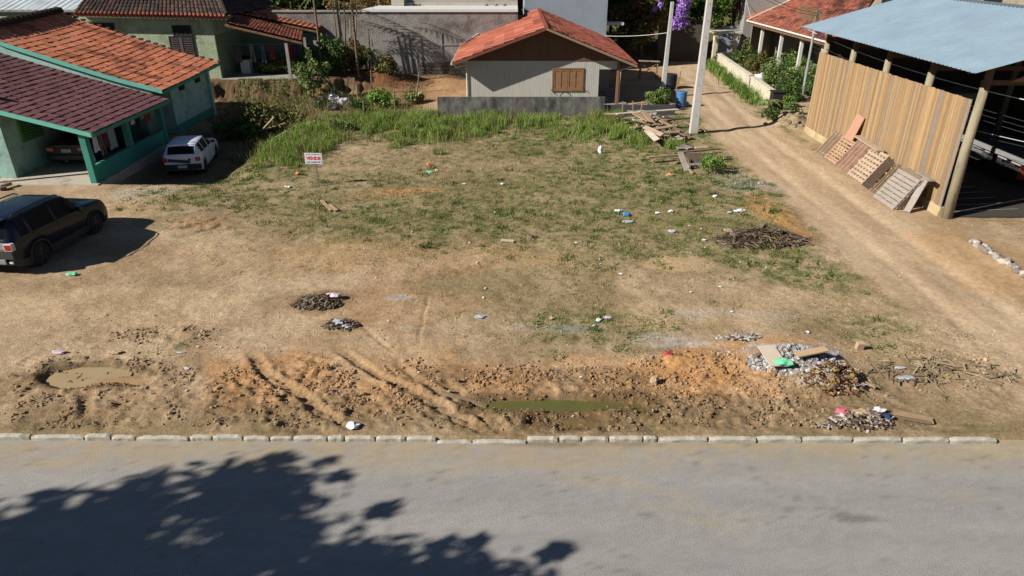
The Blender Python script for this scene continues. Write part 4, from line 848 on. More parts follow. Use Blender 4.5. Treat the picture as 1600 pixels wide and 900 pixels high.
def car(name, loc, rz, label, L, W, H, cur, wr, wy, paint, clad=None, win=(), rear_gl=(), front_gl=(), rimm=None, arch=.07, doors=(), rail=False, ground_z=.2):
    t = thing(name, loc, label, 'car', rz=rz)
    ys_ = np.unique(np.concatenate([np.arange(0, L + .001, .07), [L], [k for k, *_ in cur]] + [np.linspace(y - wr - arch, y + wr + arch, 15) for y in wy]))
    ky = [c[0] for c in cur]
    yf = np.linspace(-.3, L + .3, 600); kern = np.exp(-(np.arange(-30, 31) * (yf[1] - yf[0]) / .075) ** 2); kern /= kern.sum()
    fine = {i: np.convolve(np.interp(yf, ky, [c[i] for c in cur]), kern, 'same') for i in (1, 2, 3, 4)}
    g = lambda i, y: float(np.interp(y, yf[40:-40], fine[i][40:-40]))
    rows = []
    for y in ys_:
        zb, zr, wb, wt = g(1, y), g(2, y), g(3, y), g(4, y)
        end = min(1, min(y, L - y) / .5); wfac = .86 + .14 * math.sqrt(max(0, 1 - (1 - end) ** 2))
        zs = ground_z + .14 * (1 - min(1, end * 2.2))
        zm = .5 * (zs + zb) + .05
        for wyc in wy:
            d = abs(y - wyc)
            if d < wr + arch: zs = max(zs, wr + math.sqrt((wr + arch) ** 2 - d * d) * 1.0)
        zm = max(zm, zs + .03)
        wm = W / 2 * wfac; dr = .05 if zr - zb > .15 else .02
        wbb = wb * W / 2 * wfac; wtt = wt * W / 2 * wfac; dz = max(.012, min(.06, (zr - zb) * .3))
        half = [(wm * .965, zs), (wm * .995, zs * .5 + zm * .5), (wm, zm), (wm * .4 + wbb * .62, zm * .3 + zb * .7), (wbb, zb), (wbb * .45 + wtt * .57, zb * .5 + (zr - dz) * .5), (wtt, zr - dz), (wtt * .90, zr - dz * .35), (wtt * .5, zr - dz * .06), (0, zr)]
        rows.append([(x, y, z) for x, z in half] + [(-x, y, z) for x, z in half[-2::-1]])
    nR = len(rows[0]); V = [p for r in rows for p in r]; parts = {}
    def put(k, f): parts.setdefault(k, []).append(f)
    for i in range(len(ys_) - 1):
        ym = (ys_[i] + ys_[i + 1]) / 2
        for j in range(nR - 1):
            f = (i * nR + j, i * nR + j + 1, (i + 1) * nR + j + 1, (i + 1) * nR + j); rw = j if j < 9 else nR - 2 - j; k = 'body'
            if rw in (4, 5):
                for wi, (a, b) in enumerate(win):
                    if a < ym < b: k = 'side_window|%d%d' % (wi, j < 9)
            if rw in (7, 8):
                if rear_gl and rear_gl[0] < ym < rear_gl[1]: k = 'rear_window'
                if front_gl and front_gl[0] < ym < front_gl[1]: k = 'windscreen'
            if rw == 0 and clad: k = 'cladding'
            put(k, f)
        put('body' if not clad else 'cladding', (i * nR, (i + 1) * nR, (i + 1) * nR + nR - 1, i * nR + nR - 1))
    put('body', tuple(range(nR))); n_ = (len(ys_) - 1) * nR; put('body', tuple(n_ + k for k in range(nR - 1, -1, -1)))
    for k, fs in parts.items():
        s = MB(); u = {}; nv = []; nf = []
        for f in fs:
            q = []
            for a in f:
                if a not in u: u[a] = len(nv); nv.append(V[a])
                q.append(u[a])
            nf.append(q)
        s.add(nv, nf); k = k.split('|')[0]; o = s.build(k, {'body': paint, 'side_window': M_CGL, 'rear_window': M_CGL, 'windscreen': M_CGL, 'cladding': clad}[k], t, smooth=True)
        inv = {b: a for a, b in u.items()}; me = o.data
        sh = me.attributes.get('sharp_edge') or me.attributes.new('sharp_edge', 'BOOLEAN', 'EDGE')
        vals = []
        for e in me.edges:
            a, b = inv[e.vertices[0]], inv[e.vertices[1]]; ra, rb = a % nR, b % nR
            endc = (a < nR and b < nR) or (a >= n_ and b >= n_)
            vals.append(bool(endc or (ra == rb and ra in (0, nR - 1))))
        sh.data.foreach_set('value', vals)
    for wyc in wy:      # dark wheel wells
        for sx in (-1, 1): MB().lathe([(0, -.12), (wr + arch * .8, -.12), (wr + arch * .8, .10), (0, .10)], (sx * (W / 2 - .16), wyc, wr), 20, 'X').build('wheel_well', M_BLK, t)
    for wyc in wy:
        for sx in (-1, 1): wheel(t, sx * (W / 2 - .105), wyc, wr, .20, sx, rimm or M_RIM)
    for (yd, z0, z1) in doors:   # door seams, handles
        for sx in (-1, 1): MB().span(sx * W / 2 * .998 - .004, sx * W / 2 * .998 + .004, yd - .006, yd + .006, z0, z1).build('door_seam', M_BLK, t)
    for (yd, z0, z1) in doors[:-1]:
        for sx in (-1, 1): MB().span(sx * W / 2 * .99 - .02, sx * W / 2 * .99 + .02, yd + .06, yd + .20, z1 - .12, z1 - .09).build('door_handle', paint, t)
    return t
# dark compact SUV, seen from behind right
P_SUV = mat('navy_black_paint', (.006, .009, .018), .22, .05, 2, spec=.3, coat=.12)
S_c = [ # y, belt z, top z, belt w, top w
    (0, .98, 1.00, .90, .80), (.05, 1.02, 1.06, .93, .80), (.16, 1.05, 1.42, .95, .76), (.26, 1.07, 1.60, .96, .78), (.40, 1.08, 1.645, .965, .79), (1.3, 1.07, 1.67, .97, .81), (2.2, 1.05, 1.655, .97, .80), (2.55, 1.04, 1.60, .97, .77), (2.95, 1.02, 1.28, .96, .76), (3.22, 1.01, 1.08, .95, .80), (3.4, 1.01, 1.06, .95, .84), (3.95, .97, 1.00, .93, .82), (4.12, .88, .93, .90, .80), (4.23, .74, .78, .86, .78)]
sz = gz(-14.2, 19.2); suv = car('parked_car', (-15.02, 17.98, gz(-15, 19.5) - .01), -.088, 'dark blue black compact SUV with roof rails parked at the left edge of the lot', 4.23, 1.80, 1.67, S_c, .345, (.86, 3.43), P_SUV,
          clad=mat('dusty_black_cladding', (.035, .034, .032), .7, .2, 5), win=((.32, .72), (.82, 1.75), (1.83, 2.85)), rear_gl=(.06, .24), front_gl=(2.57, 3.2), rimm=mat('dark_alloy', (.09, .09, .095), .4, .1, 5, metal=.6), doors=((.80, .5, 1.05), (1.79, .35, 1.05), (2.92, .45, 1.02)))
P_SIL = mat('dusty_tailgate_silver', (.22, .21, .20), .5, .12, 3)
def rearbox(par, nm, x, y, z, dx, dy, dz, m, bv=.01): s = MB(); s.box((x, y, z), (dx, dy, dz)); return s.build(nm, m, par, bevel=bv)
for sx in (-1, 1):
    s = MB(); s.tube([(sx * .66, .42, 1.645), (sx * .67, .5, 1.70), (sx * .68, 1.3, 1.73), (sx * .66, 2.25, 1.70), (sx * .65, 2.38, 1.64)], .02, 8); s.build('roof_rail', M_BLK, suv)
    f = rearbox(suv, 'tail_light', sx * .72, .0, .90, .24, .14, .22, mat('light_frame', (.45, .45, .44), .4, .1, 4)); rearbox(f, 'lens', sx * .72, -.004, .90, .19, .15, .17, M_RED)
    s = MB(); s.box((sx * .98, 2.72, 1.10), (.18, .11, .15)); s.bar((sx * .86, 2.75, 1.05), (sx * .95, 2.74, 1.08), .05, .05); s.build('mirror', P_SUV, suv, bevel=.03)
    rearbox(suv, 'fog_reflector', sx * .66, -.035, .42, .12, .04, .06, M_LENSW)
    for wyc in (.86, 3.43):
        s = MB(); pts = [(sx * .905, wyc + .43 * math.cos(a), .345 + .43 * math.sin(a)) for a in np.linspace(-.15, math.pi + .15, 15)]; s.tube(pts, .03, 6); s.build('arch_trim', mat('dusty_black_cladding', ()), suv)
s = MB(); s.box((0, -.005, 1.34), (1.12, .03, .02)); 
s = MB(); s.box((0, .005, .66), (1.62, .12, .30)); s.build('rear_bumper', mat('dusty_black_cladding', ()), suv, bevel=.04)
s = MB(); s.box((0, -.055, .45), (1.05, .04, .16)); s.build('bumper_guard', P_SIL, suv, bevel=.02)
s = MB(); s.box((0, .015, .90), (1.18, .05, .24)); s.build('tailgate_panel', P_SIL, suv, bevel=.02)
s = MB(); s.box((0, .16, 1.63), (1.22, .34, .035)); s.build('spoiler', P_SUV, suv, bevel=.015)
s = MB(); s.tube([(0, .55, 1.66), (-.02, .42, 1.86)], .008, 5); s.build('antenna', M_BLK, suv)
p = rearbox(suv, 'number_plate', 0, -.07, .78, .40, .012, .13, M_PLATE, 0)
# white hatchback in the shade of the carport
zc_ = -.56
P_WH = mat('white_car_paint', (.56, .58, .63), .35, .06, 3, spec=.3, coat=.0, stain=(.28, .29, .32), stain_s=7, stain_lo=.60, stain_hi=.70)  # dark speckles paint in the dappled shade on the car
pr = G(322, 272, zc_); pf = G(345, 240, zc_); dv = (pf - pr).normalized(); ang = -math.atan2(dv.x, dv.y)
W_c = [(0, .86, .90, .90, .82), (.05, .92, .96, .95, .82), (.30, .95, 1.24, .96, .74), (.42, .95, 1.34, .96, .74), (1.0, .94, 1.385, .97, .76), (1.8, .92, 1.38, .97, .75), (2.05, .91, 1.34, .97, .73), (2.62, .90, 1.0, .96, .76), (2.8, .88, .93, .95, .80), (3.55, .80, .85, .92, .80), (3.8, .70, .74, .88, .78), (3.88, .6, .62, .84, .74)]
rc = pr + Vector((-.79 * dv.y, .79 * dv.x, 0)) 
wc = car('parked_car', (rc.x, rc.y - .25, gz(rc.x, rc.y + 1) + .0), ang, 'old white hatchback with dappled shade painted on, parked in deep shade beside the teal carport', 3.88, 1.64, 1.385, W_c, .285, (.70, 3.15), P_WH,
         clad=None, win=((.46, .90), (.98, 1.7), (1.78, 2.5)), rear_gl=(.07, .36), front_gl=(2.1, 2.75), rimm=M_RIMD, doors=((.94, .5, .93), (1.74, .35, .93), (2.6, .45, .9)), ground_z=.22)
for sx in (-1, 1):
    rearbox(wc, 'tail_light', sx * .68, -.005, .77, .20, .12, .17, M_RED); s = MB(); s.box((sx * .9, 2.35, .98), (.16, .09, .12)); s.build('mirror', M_BLK, wc, bevel=.03)
s = MB(); s.box((0, -.02, .45), (1.58, .16, .22)); s.build('rear_bumper', M_BLK, wc, bevel=.03)
s = MB(); s.tube([(-.35, .02, .74), (.28, .0, .70)], .018, 6); s.build('scratch_mark', M_BLK, wc)
p = rearbox(wc, 'number_plate', .02, -.11, .47, .38, .012, .12, M_PLATE, 0)
s = MB(); s.box((-.1, -.0, .70), (.9, .05, .14), ry=.12); s.build('dark_tailgate_patch', mat('dark_blue_red', (.03, .03, .05), .5, .3, 6), wc)
s = MB(); s.lathe([(0, 0), (.05, .0), (.05, .015), (0, .02)], (0, 0, 0), 12); o = s.build('badge', M_BLK, wc); o.location = (.34, -.03, .76); o.rotation_euler = (math.radians(90), 0, 0)
# dark sedan inside the carport
P_DK = mat('dark_sedan_paint', (.012, .013, .016), .35, .05, 2, spec=.3, coat=.0)
D_c = [(0, .92, .95, .90, .84), (.05, .97, 1.0, .95, .86), (.55, .98, 1.03, .96, .84), (.8, .98, 1.12, .96, .78), (1.3, .97, 1.36, .97, .74), (1.9, .96, 1.40, .97, .75), (2.5, .94, 1.36, .97, .73), (3.1, .92, .99, .96, .78), (3.9, .82, .86, .92, .80), (4.2, .6, .64, .86, .76)]
ds = car('parked_car', (-19.05, 28.75, .045), .03, 'dark sedan standing under the carport roof with its number plate toward the yard', 4.2, 1.66, 1.4, D_c, .30, (.85, 3.3), P_DK, win=((.95, 1.75), (1.85, 2.9)), rear_gl=(.62, 1.28), front_gl=(2.52, 3.08), rimm=M_RIMD, doors=((1.8, .35, .95), (2.9, .4, .92)))
for sx in (-1, 1): rearbox(ds, 'tail_light', sx * .66, -.01, .80, .28, .10, .15, mat('amber_red_lens', (.45, .10, .04), .25, .2, 6, spec=.6))
p = rearbox(ds, 'number_plate', .02, -.05, .74, .40, .012, .13, M_PLATE, 0); textmesh('plate_lettering', 'MAK 7724', .085, M_INK, p, (.02, -.060, .74), (math.radians(90), 0, 0), sx=.85)
s = MB(); s.box((0, -.02, .45), (1.6, .16, .24)); s.build('rear_bumper', P_DK, ds, bevel=.04); s = MB(); s.tube([(.0, -.2, .32), (.0, -.05, .32)], .025, 8); s.build('tow_ball', M_RIM, ds)
# flatbed truck inside the barn
tk = thing('flatbed_truck', (21, 25.6, .03), 'dark flatbed truck parked inside the barn with striped rear bumper', 'truck')
M_TR = mat('truck_steel', (.05, .05, .055), .6, .2, 4); M_DECK = mat('truck_deck', A(92, 88, 88), .8, .15, 3)
def tb(nm, x0, x1, y0, y1, z0, z1, m, par=tk, bv=0): return MB().span(x0, x1, y0, y1, z0, z1).build(nm, m, par, world=True, bevel=bv)
tb('deck', 19.95, 22.15, 25.7, 32.2, 1.02, 1.12, M_DECK); tb('side_rail', 19.87, 19.95, 25.65, 32.2, .98, 1.16, mat('rail_grey', A(140, 138, 136), .6, .1, 4))
s = MB()
for k in range(7): s.span(19.855, 19.87, 26.0 + k * .85, 26.55 + k * .85, .90, .95)
s.build('reflective_strip', mat('reflector_pale', A(170, 168, 164), .4, .1, 4), tk, world=True)
tb('chassis', 20.6, 21.5, 25.9, 34, .62, .98, M_TR); tb('rear_bumper', 19.95, 22.15, 25.5, 25.62, .42, .56, M_TR)
s = MB()
for k in range(8): s.span(19.97 + k * .27, 20.10 + k * .27, 25.485, 25.499, .43, .55)
s.build('bumper_stripe', mat('stripe_red', (.5, .04, .03), .5, .1, 4), tk, world=True)
s = MB()
for k in range(8): s.span(20.105 + k * .27, 20.235 + k * .27, 25.485, 25.499, .43, .55)
s.build('bumper_stripe', mat('stripe_white', (.7, .7, .7), .5, .05, 4), tk, world=True)
for x_ in (19.98, 21.9): tb('tail_light', x_, x_ + .2, 25.56, 25.68, .78, .96, M_LENSW if x_ < 20 else M_RED)
tb('mud_flap', 20.02, 20.55, 26.2, 26.24, .3, .95, mat('rust_flap', A(120, 60, 40), .8, .2, 4)); tb('tool_box', 19.98, 20.5, 28.6, 29.6, .42, .92, mat('box_grey', A(110, 112, 112), .6, .1, 4), bv=.02)
for yy in (26.9, 27.95): 
    for sx, x_ in ((-1, 20.25), (1, 21.85)):
        s = MB(); s.lathe([(.2, -.14), (.44, -.14), (.48, -.08), (.48, .08), (.44, .14), (.2, .14)], (x_ - 21, yy - 25.6, .48), 22, 'X'); w_ = s.build('wheel', M_TYRE, tk); s = MB(); s.lathe([(.26, -.1 * 1), (.26, .1), (.1, .1), (0, .05)], (x_ - 21, yy - 25.6, .48), 16, 'X'); s.build('rim', M_RIMD, w_)
tb('cab', 19.95, 22.15, 32.4, 34.2, .7, 2.5, mat('cab_paint', (.16, .17, .18), .5, .1, 3), bv=.08); tb('cab_window', 20.2, 21.9, 32.37, 32.399, 1.7, 2.2, M_CGL)

# ============================================================ POLES AND CABLES
M_POLE = mat('pole_concrete', A(196, 192, 186), .85, .07, 3, .25, 30, stretch=(1, 1, .4), stain=A(164, 158, 150), stain_s=2, stain_lo=.5, stain_hi=.8)
def pole(base, w0_, w1_, h, label, lean=(0, 0)):
    t = thing('utility_pole', base, label, 'utility pole', 'utility poles along the lane'); s = MB()
    def sq(w_, z): a, b = w_ / 2, w_ / 2 * .8; lx, ly = lean[0] * z, lean[1] * z; return [(-a + lx, -b + ly, z), (a + lx, -b + ly, z), (a + lx, b + ly, z), (-a + lx, b + ly, z)]
    s.hexa(sq(w0_, -.3), sq(w1_, h)); s.build('shaft', M_POLE, t, bevel=.015)
    s = MB()
    for k in range(10): z = .9 + k * .75; s.span(-.012 + lean[0] * z, .012 + lean[0] * z, -w0_ / 2 * .84 * (1 - z / h * .3), -w0_ / 2 * .76 * (1 - z / h * .3), z, z + .03)
    s.build('bolt_hole', mat('hole_dark', (.05, .05, .05), .9, .1, 4), t); return t
b1_ = gp(1083, 208); pole(tuple(b1_), .40, .24, 8.6, 'tall white tapered concrete pole at the front corner of the dirt lane', (.006, 0))
b2_ = Vector((9.62, 44.6, gz(9.62, 44.6))); t2 = pole(tuple(b2_), .30, .19, 5.65, 'shorter grey white pole rising from a bush behind the planks', (.012, 0))
b3_ = Vector((17.9, 43.0, 0)); t3 = thing('utility_pole', tuple(b3_), 'thin metal service pole standing in the garden beside the barn', 'utility pole', 'utility poles along the lane')
s = MB(); s.tube([(0, 0, -.2), (0, 0, 4.2), (0.02, 0, 5.2)], [.085, .07, .06], 10); s.build('shaft', mat('galvanised', A(168, 170, 170), .5, .1, 4, metal=.3), t3); s = MB(); s.span(-.09, .09, -.09, .09, 4.35, 5.3); s.build('meter_head', M_WOODG, t3)
s = MB(); s.bar((-.3, 0, 5.15), (.3, 0, 5.15), .05, .05); s.build('crossbar', M_WOODG, t3)
def cable(a, b, sag, r, m, label, g_='overhead service cables'):
    a = Vector(a); b = Vector(b); pts = []
    for k in range(25): t = k / 24; p = a.lerp(b, t); p.z -= sag * 4 * t * (1 - t); pts.append(p - a)
    s = MB(); s.tube(pts, r, 5); o = s.build('cable', m, smooth=True); o.location = a; return tag(o, label, 'cable', g_)
M_CW = mat('white_cable', A(200, 200, 196), .6, .1, 4); M_CB = mat('black_cable', (.03, .03, .03), .6, .1, 4)
# Y=21.9 plane in front of the barn wall, running out to the right and down from pole 3
A3 = Vector((17.9, 43, 5.15)); 
def wireto(px, py, X): return onX(px, py, X)
wE = onY(1640, 162, 21.0); cable(onX(1262, 46, 15.4), onY(1680, 172, 20.6), .35, .018, M_CW, 'thick pale twisted cable crossing in front of the barn wall top')
for k, (y0_, y1_, rr) in enumerate([(66, 186, .010), (72, 196, .009), (80, 205, .011), (118, 214, .012), (124, 222, .010)]):
    cable(onX(1270, y0_, 15.2), onY(1670, y1_ + 22, 20.5), .30, rr, M_CB if k != 3 else M_CW, 'thin overhead cable sagging across the front of the barn')
cable(onY(945, 56, 52), (9.66, 44.6, 3.9), .1, .02, M_CW, 'pale horizontal cable from the blue grey building to the shorter pole', 'cables at the back of the lane')
for k in range(2): cable((9.4, 35.1, 8.2 - .2 * k), A3 + Vector((0, 0, -.15 * k)), .5, .012, M_CB, 'dark cable from the tall white pole toward the garden service pole', 'cables at the back of the lane')
cable(onY(1165, -10, 62), e0 + Vector((.3, .2, .2)), .1, .02, M_CW, 'pale service cable coming down to the corner of the far orange roof', 'cables at the back of the lane')

# ============================================================ FOR SALE SIGN
sg = gp(498, 290); st = thing('for_sale_sign', tuple(sg), 'small white sale board with red VENDE lettering on a thin grey stake', 'sign')
s = MB(); s.box((0, 0, .50), (.05, .035, 1.1)); s.build('stake', M_WOODG, st)
s = MB(); s.box((-.06, -.03, 1.12), (.68, .02, .44), ry=.02); bd = s.build('board', mat('sign_white', A(226, 222, 226), .6, .03, 3), st)
textmesh('lettering', 'VENDE', .185, mat('sign_red', (.55, .02, .03), .6, .05, 3), bd, (-.055, -.043, 1.125), (math.radians(90), .02, 0), sx=.98, bold=.006)
def dashes(z, n, h, m, nm):
    s = MB(); r_ = random.Random(n); x = -.34
    while x < .22: w_ = r_.uniform(.02, .04); s.span(x, x + w_, -.044, -.041, z - h / 2, z + h / 2); x += w_ + r_.choice((.008, .008, .03))
    s.build(nm, m, bd)
dashes(1.285, 5, .028, mat('sign_grey_ink', (.12, .12, .14), .6, .05, 3), 'small_lettering'); dashes(.975, 8, .05, mat('sign_blue_ink', (.10, .14, .22), .6, .05, 3), 'number_lettering')

# ============================================================ LAUNDRY
def cloth(p, w_, h, col, name, label, group, kind='shirt', rz=0.0):
    s = MB(); nu, nv = 10, 8; vs = []; r_ = random.Random(hash((round(p[0], 2), round(p[2], 2))) & 0xffff); ph = r_.uniform(0, 6)
    out = {'shirt': [1.0, 1.25, .85, .82, .82, .84, .86, .88, .9], 'trousers': [.62, .62, .64, .64, .64, .66, .66, .68, .7], 'sheet': [1.0] * 9, 'dress': [.7, .9, .6, .66, .72, .8, .86, .92, 1.0]}[kind]
    for side in (0, 1):
        for j in range(nv + 1):
            for i in range(nu + 1):
                u = i / nu - .5; v = j / nv
                if kind == 'trousers' and v > .35: u = u * 1.0 + (.06 if u > 0 else -.06 if u < 0 else 0) * (v - .35)
                vs.append((u * w_ * out[j], .03 * math.sin(u * 14 + ph + v * 2) * (0.3 + v) + (.012 if side else 0), -v * h + .02 * math.cos(u * 7 + ph)))
    n1_ = (nu + 1) * (nv + 1); fs = []
    for j in range(nv):
        for i in range(nu):
            if kind == 'trousers' and j >= 3 and i in (4, 5): continue
            a = j * (nu + 1) + i; fs += [(a, a + nu + 1, a + nu + 2, a + 1), (n1_ + a, n1_ + a + 1, n1_ + a + nu + 2, n1_ + a + nu + 1)]
    for i in range(nu): fs.append((i, i + 1, n1_ + i + 1, n1_ + i)); a = nv * (nu + 1) + i; fs.append((a + 1, a, n1_ + a, n1_ + a + 1))
    s.add(vs, fs); o = s.build(name, mat('cloth_%d_%d_%d' % tuple(int(c * 999) for c in col), col, .95, .1, 5), smooth=True); o.location = p; o.rotation_euler.z = rz
    return tag(o, label, 'laundry', group)
R90 = math.pi / 2
GL = 'laundry drying under the carport'
s = MB(); s.tube([(0, 0, 0), (0, 5.9, 0)], .006, 5); o = s.build('clothes_line', M_CW); o.location = (-17.15, 26.9, 1.96); tag(o, 'clothes line strung along the open side of the carport', 'clothes line')
for (y_, w_, h_, c_, k_, n_, l_) in [(27.3, .55, 1.25, A(140, 158, 178), 'trousers', 'trousers', 'faded light blue jeans hanging nearest the carport corner'), (27.85, .45, .95, A(196, 198, 202), 'shirt', 'shirt', 'white shirt hanging behind the light blue jeans'), (28.25, .5, 1.2, A(112, 96, 84), 'trousers', 'trousers', 'brown trousers on the carport line'), (28.65, .5, 1.0, A(92, 50, 60), 'shirt', 'shirt', 'wine red shirt on the carport line'),
        (29.1, .6, 1.15, A(150, 156, 166), 'sheet', 'towel', 'pale grey towel beside the middle teal column'), (31.0, .36, .55, A(210, 214, 226), 'shirt', 'shirt', 'small white shirt in the second carport opening'), (31.4, .5, 1.3, A(34, 34, 40), 'trousers', 'trousers', 'black trousers in the second carport opening'), (31.9, .3, .5, A(150, 150, 156), 'shirt', 'shirt', 'small grey top in the second carport opening'), (32.4, .5, .7, A(150, 70, 44), 'sheet', 'towel', 'rust orange towel near the far teal column')]:
    cloth((-17.13, y_, 1.95), w_, h_, c_, n_, l_, GL, k_, R90)
GL2 = 'laundry hanging in the porch of the mint house'
s = MB(); s.tube([(0, 0, 0), (4.6, 0, 0)], .006, 5); o = s.build('clothes_line', M_CW); o.location = (-18.6, 46.6, 2.96); tag(o, 'clothes line across the porch of the mint house', 'clothes line')
for (x_, w_, h_, c_, k_, n_, l_) in [(-17.9, .5, 1.1, A(90, 82, 78), 'sheet', 'towel', 'dark grey towel above the washing machine in the porch'), (-16.9, .4, 1.1, A(132, 124, 120), 'trousers', 'trousers', 'grey brown trousers hanging in the porch'), (-16.2, .4, 1.15, A(80, 104, 132), 'trousers', 'trousers', 'blue jeans hanging in the middle of the porch'), (-15.6, .4, .9, A(120, 60, 56), 'shirt', 'shirt', 'dull red shirt left of the porch post'), (-14.35, .5, 1.15, A(120, 34, 36), 'shirt', 'shirt', 'red shirt hanging right of the porch post'), (-13.95, .4, 1.2, A(44, 58, 110), 'trousers', 'trousers', 'dark blue trousers hanging rightmost in the porch')]:
    cloth((x_, 46.6, 2.95), w_, h_, c_, n_, l_, GL2, k_)
q = G(387, 114, 1.02); wm = thing('washing_machine', (q.x, q.y, 1.02), 'white washing machine standing in the shaded porch of the mint house', 'washing machine')
s = MB(); s.box((0, 0, .44), (.6, .6, .88)); s.build('cabinet', mat('appliance_white', (.62, .62, .63), .4, .04, 3), wm, bevel=.02); s = MB(); s.box((0, .05, .93), (.58, .42, .09)); s.build('lid', M_BLK, wm, bevel=.02); s = MB(); s.box((0, .26, 1.0), (.58, .08, .18)); s.build('control_panel', M_DARK, wm)

# ============================================================ VEGETATION
M_LEAF = mat('foliage', attr='Col', rough=.6, var=.15, scale=6, spec=.25, transl=.25)
M_BARK = mat('bark', A(120, 104, 84), .95, .2, 6, .5, 20)
RNG = np.random.RandomState(11)
def inblobs(n, L, x0, x1, y0, y1, seed=0, nz=.5):
    x = RNG.uniform(x0, x1, n); y = RNG.uniform(y0, y1, n); p = blobs(x, y, L, 30 + seed, nz); k = RNG.rand(n) < p; return x[k], y[k]
def blades(name, x, y, h, wd, cols, label, cat=None, bend=.5, seg=2, z=None, origin=None, parent=None, kind='stuff'):
    n = len(x); z0 = (full_h(x, y) if z is None else z) - .02
    a = RNG.uniform(0, 2 * math.pi, n); d = np.stack([np.cos(a), np.sin(a)], 1); b = RNG.uniform(.1, 1, n) * bend
    hh = h * RNG.uniform(.5, 1.1, n); w_ = wd * RNG.uniform(.6, 1.3, n); pa = RNG.uniform(0, 2 * math.pi, n); pd = np.stack([np.cos(pa), np.sin(pa)], 1) * w_[:, None] / 2
    base = np.stack([x, y], 1); m1 = base + d * (hh * b * .3)[:, None]; tp = base + d * (hh * b)[:, None]
    c = np.array(cols)[RNG.randint(0, len(cols), n)] * RNG.uniform(.7, 1.25, (n, 1))
    if seg == 2:
        V = np.zeros((n, 5, 3)); V[:, 0, :2] = base - pd; V[:, 1, :2] = base + pd; V[:, 2, :2] = m1 - pd * .8; V[:, 3, :2] = m1 + pd * .8; V[:, 4, :2] = tp
        V[:, 0, 2] = V[:, 1, 2] = z0; V[:, 2, 2] = V[:, 3, 2] = z0 + hh * .58; V[:, 4, 2] = z0 + hh * (1 - .25 * b)
        F = (np.array([[0, 1, 3], [0, 3, 2], [2, 3, 4]])[None] + (np.arange(n) * 5)[:, None, None]).reshape(-1, 3); C_ = np.repeat(c, 5, 0)
    else:
        V = np.zeros((n, 3, 3)); V[:, 0, :2] = base - pd; V[:, 1, :2] = base + pd; V[:, 2, :2] = tp; V[:, :2, 2] = z0[:, None]; V[:, 2, 2] = z0 + hh * (1 - .5 * b)
        F = np.arange(n * 3).reshape(-1, 3); C_ = np.repeat(c, 3, 0)
    V = V.reshape(-1, 3)
    if origin is not None: V = V - np.array(origin)
    o = mesh_np(name, V, F, M_LEAF, C_, parent=parent)
    if origin is not None and parent is None: o.location = origin
    return tag(o, label, cat, kind=kind) if label else o
GRC = [A(124, 160, 60), A(104, 144, 50), A(142, 170, 76), A(92, 128, 46), A(156, 166, 88), A(160, 154, 98)]
DRC = [A(176, 158, 116), A(156, 138, 98), A(194, 178, 136), A(126, 112, 76), A(140, 136, 88)]
TALL = [(590, 188, 60, 20, 1), (700, 198, 80, 26, 1), (770, 190, 40, 14, .8), (840, 186, 90, 12, .7), (945, 196, 40, 22, 1), (905, 205, 60, 14, .5), (1010, 222, 34, 16, .9), (990, 205, 40, 14, .6), (475, 222, 56, 32, .85), (420, 255, 40, 18, .45), (1112, 264, 20, 18, 1), (1095, 268, 26, 14, .7), (640, 215, 50, 12, .5), (540, 185, 40, 14, .6), (520, 215, 40, 16, .6), (1045, 224, 20, 10, .7), (455, 185, 36, 14, .5), (720, 180, 60, 10, .8), (660, 182, 40, 12, .8), (820, 192, 26, 16, .9)]
x, y = inblobs(190000, TALL, -16, 12, 29, 41, 1, .85); cl = fbm(x * 1.7, y * 1.7, 33, 3); k = (RNG.rand(len(x)) < sst(.36, .58, cl) * 1.1) & (y < 39.2); x, y = x[k], y[k]
hN = (.08 + .75 * fbm(x * 1.1, y * 1.1, 34, 3)) * sst(.2, .9, blobs(x, y, TALL, 31, .85)) + .08
blades('tall_grass', x, y, hN, .022, GRC, 'tall bright green grass along the back of the lot below the low wall', bend=.7)
x, y = inblobs(620000, GREEN, -17, 13, 11.5, 41, 2, .6); cl = fbm(x * 2.4, y * 2.4, 35, 4); cl2 = fbm(x * 9, y * 9, 36, 2); k = (cl * .6 + cl2 * .4 > .50) & (road_mask(x, y) < .3); x, y = x[k], y[k]
blades('short_grass', x, y, .10, .03, GRC + [A(104, 112, 56), A(94, 106, 50), A(140, 136, 84), A(160, 146, 100)], 'short patchy green grass and weeds across the lot', bend=1.3, seg=1)
x, y = inblobs(560000, DRY + [(p[0], p[1], p[2], p[3], p[4] * .5) for p in GREEN], -17, 13, 11.5, 41, 3, .6); cl = fbm(x * 3, y * 3, 37, 4); cl2 = fbm(x * 11, y * 11, 39, 2); k = (cl * .5 + cl2 * .5 > .48) & (road_mask(x, y) < .3); x, y = x[k], y[k]
blades('dry_grass', x, y, .07, .03, DRC, 'thin dry straw coloured grass over the middle of the lot', bend=1.6, seg=1)

x, y = inblobs(30000, TALL + [(440, 175, 90, 40, .8), (560, 165, 90, 20, .9)], -17, 12, 29, 46, 8, 1.0); cl = fbm(x * 1.3, y * 1.3, 44, 3); k = (cl > .55) & (y < 39.1) | ((x < -5) & (cl > .45) & (y < 44)); x, y = x[k], y[k]
blades('tall_weeds', x, y, .75, .018, [A(150, 132, 84), A(128, 116, 66), A(112, 118, 56), A(96, 84, 54), A(176, 160, 110)], 'taller brown and olive weed stalks scattered in the grass at the back of the lot', bend=.6)
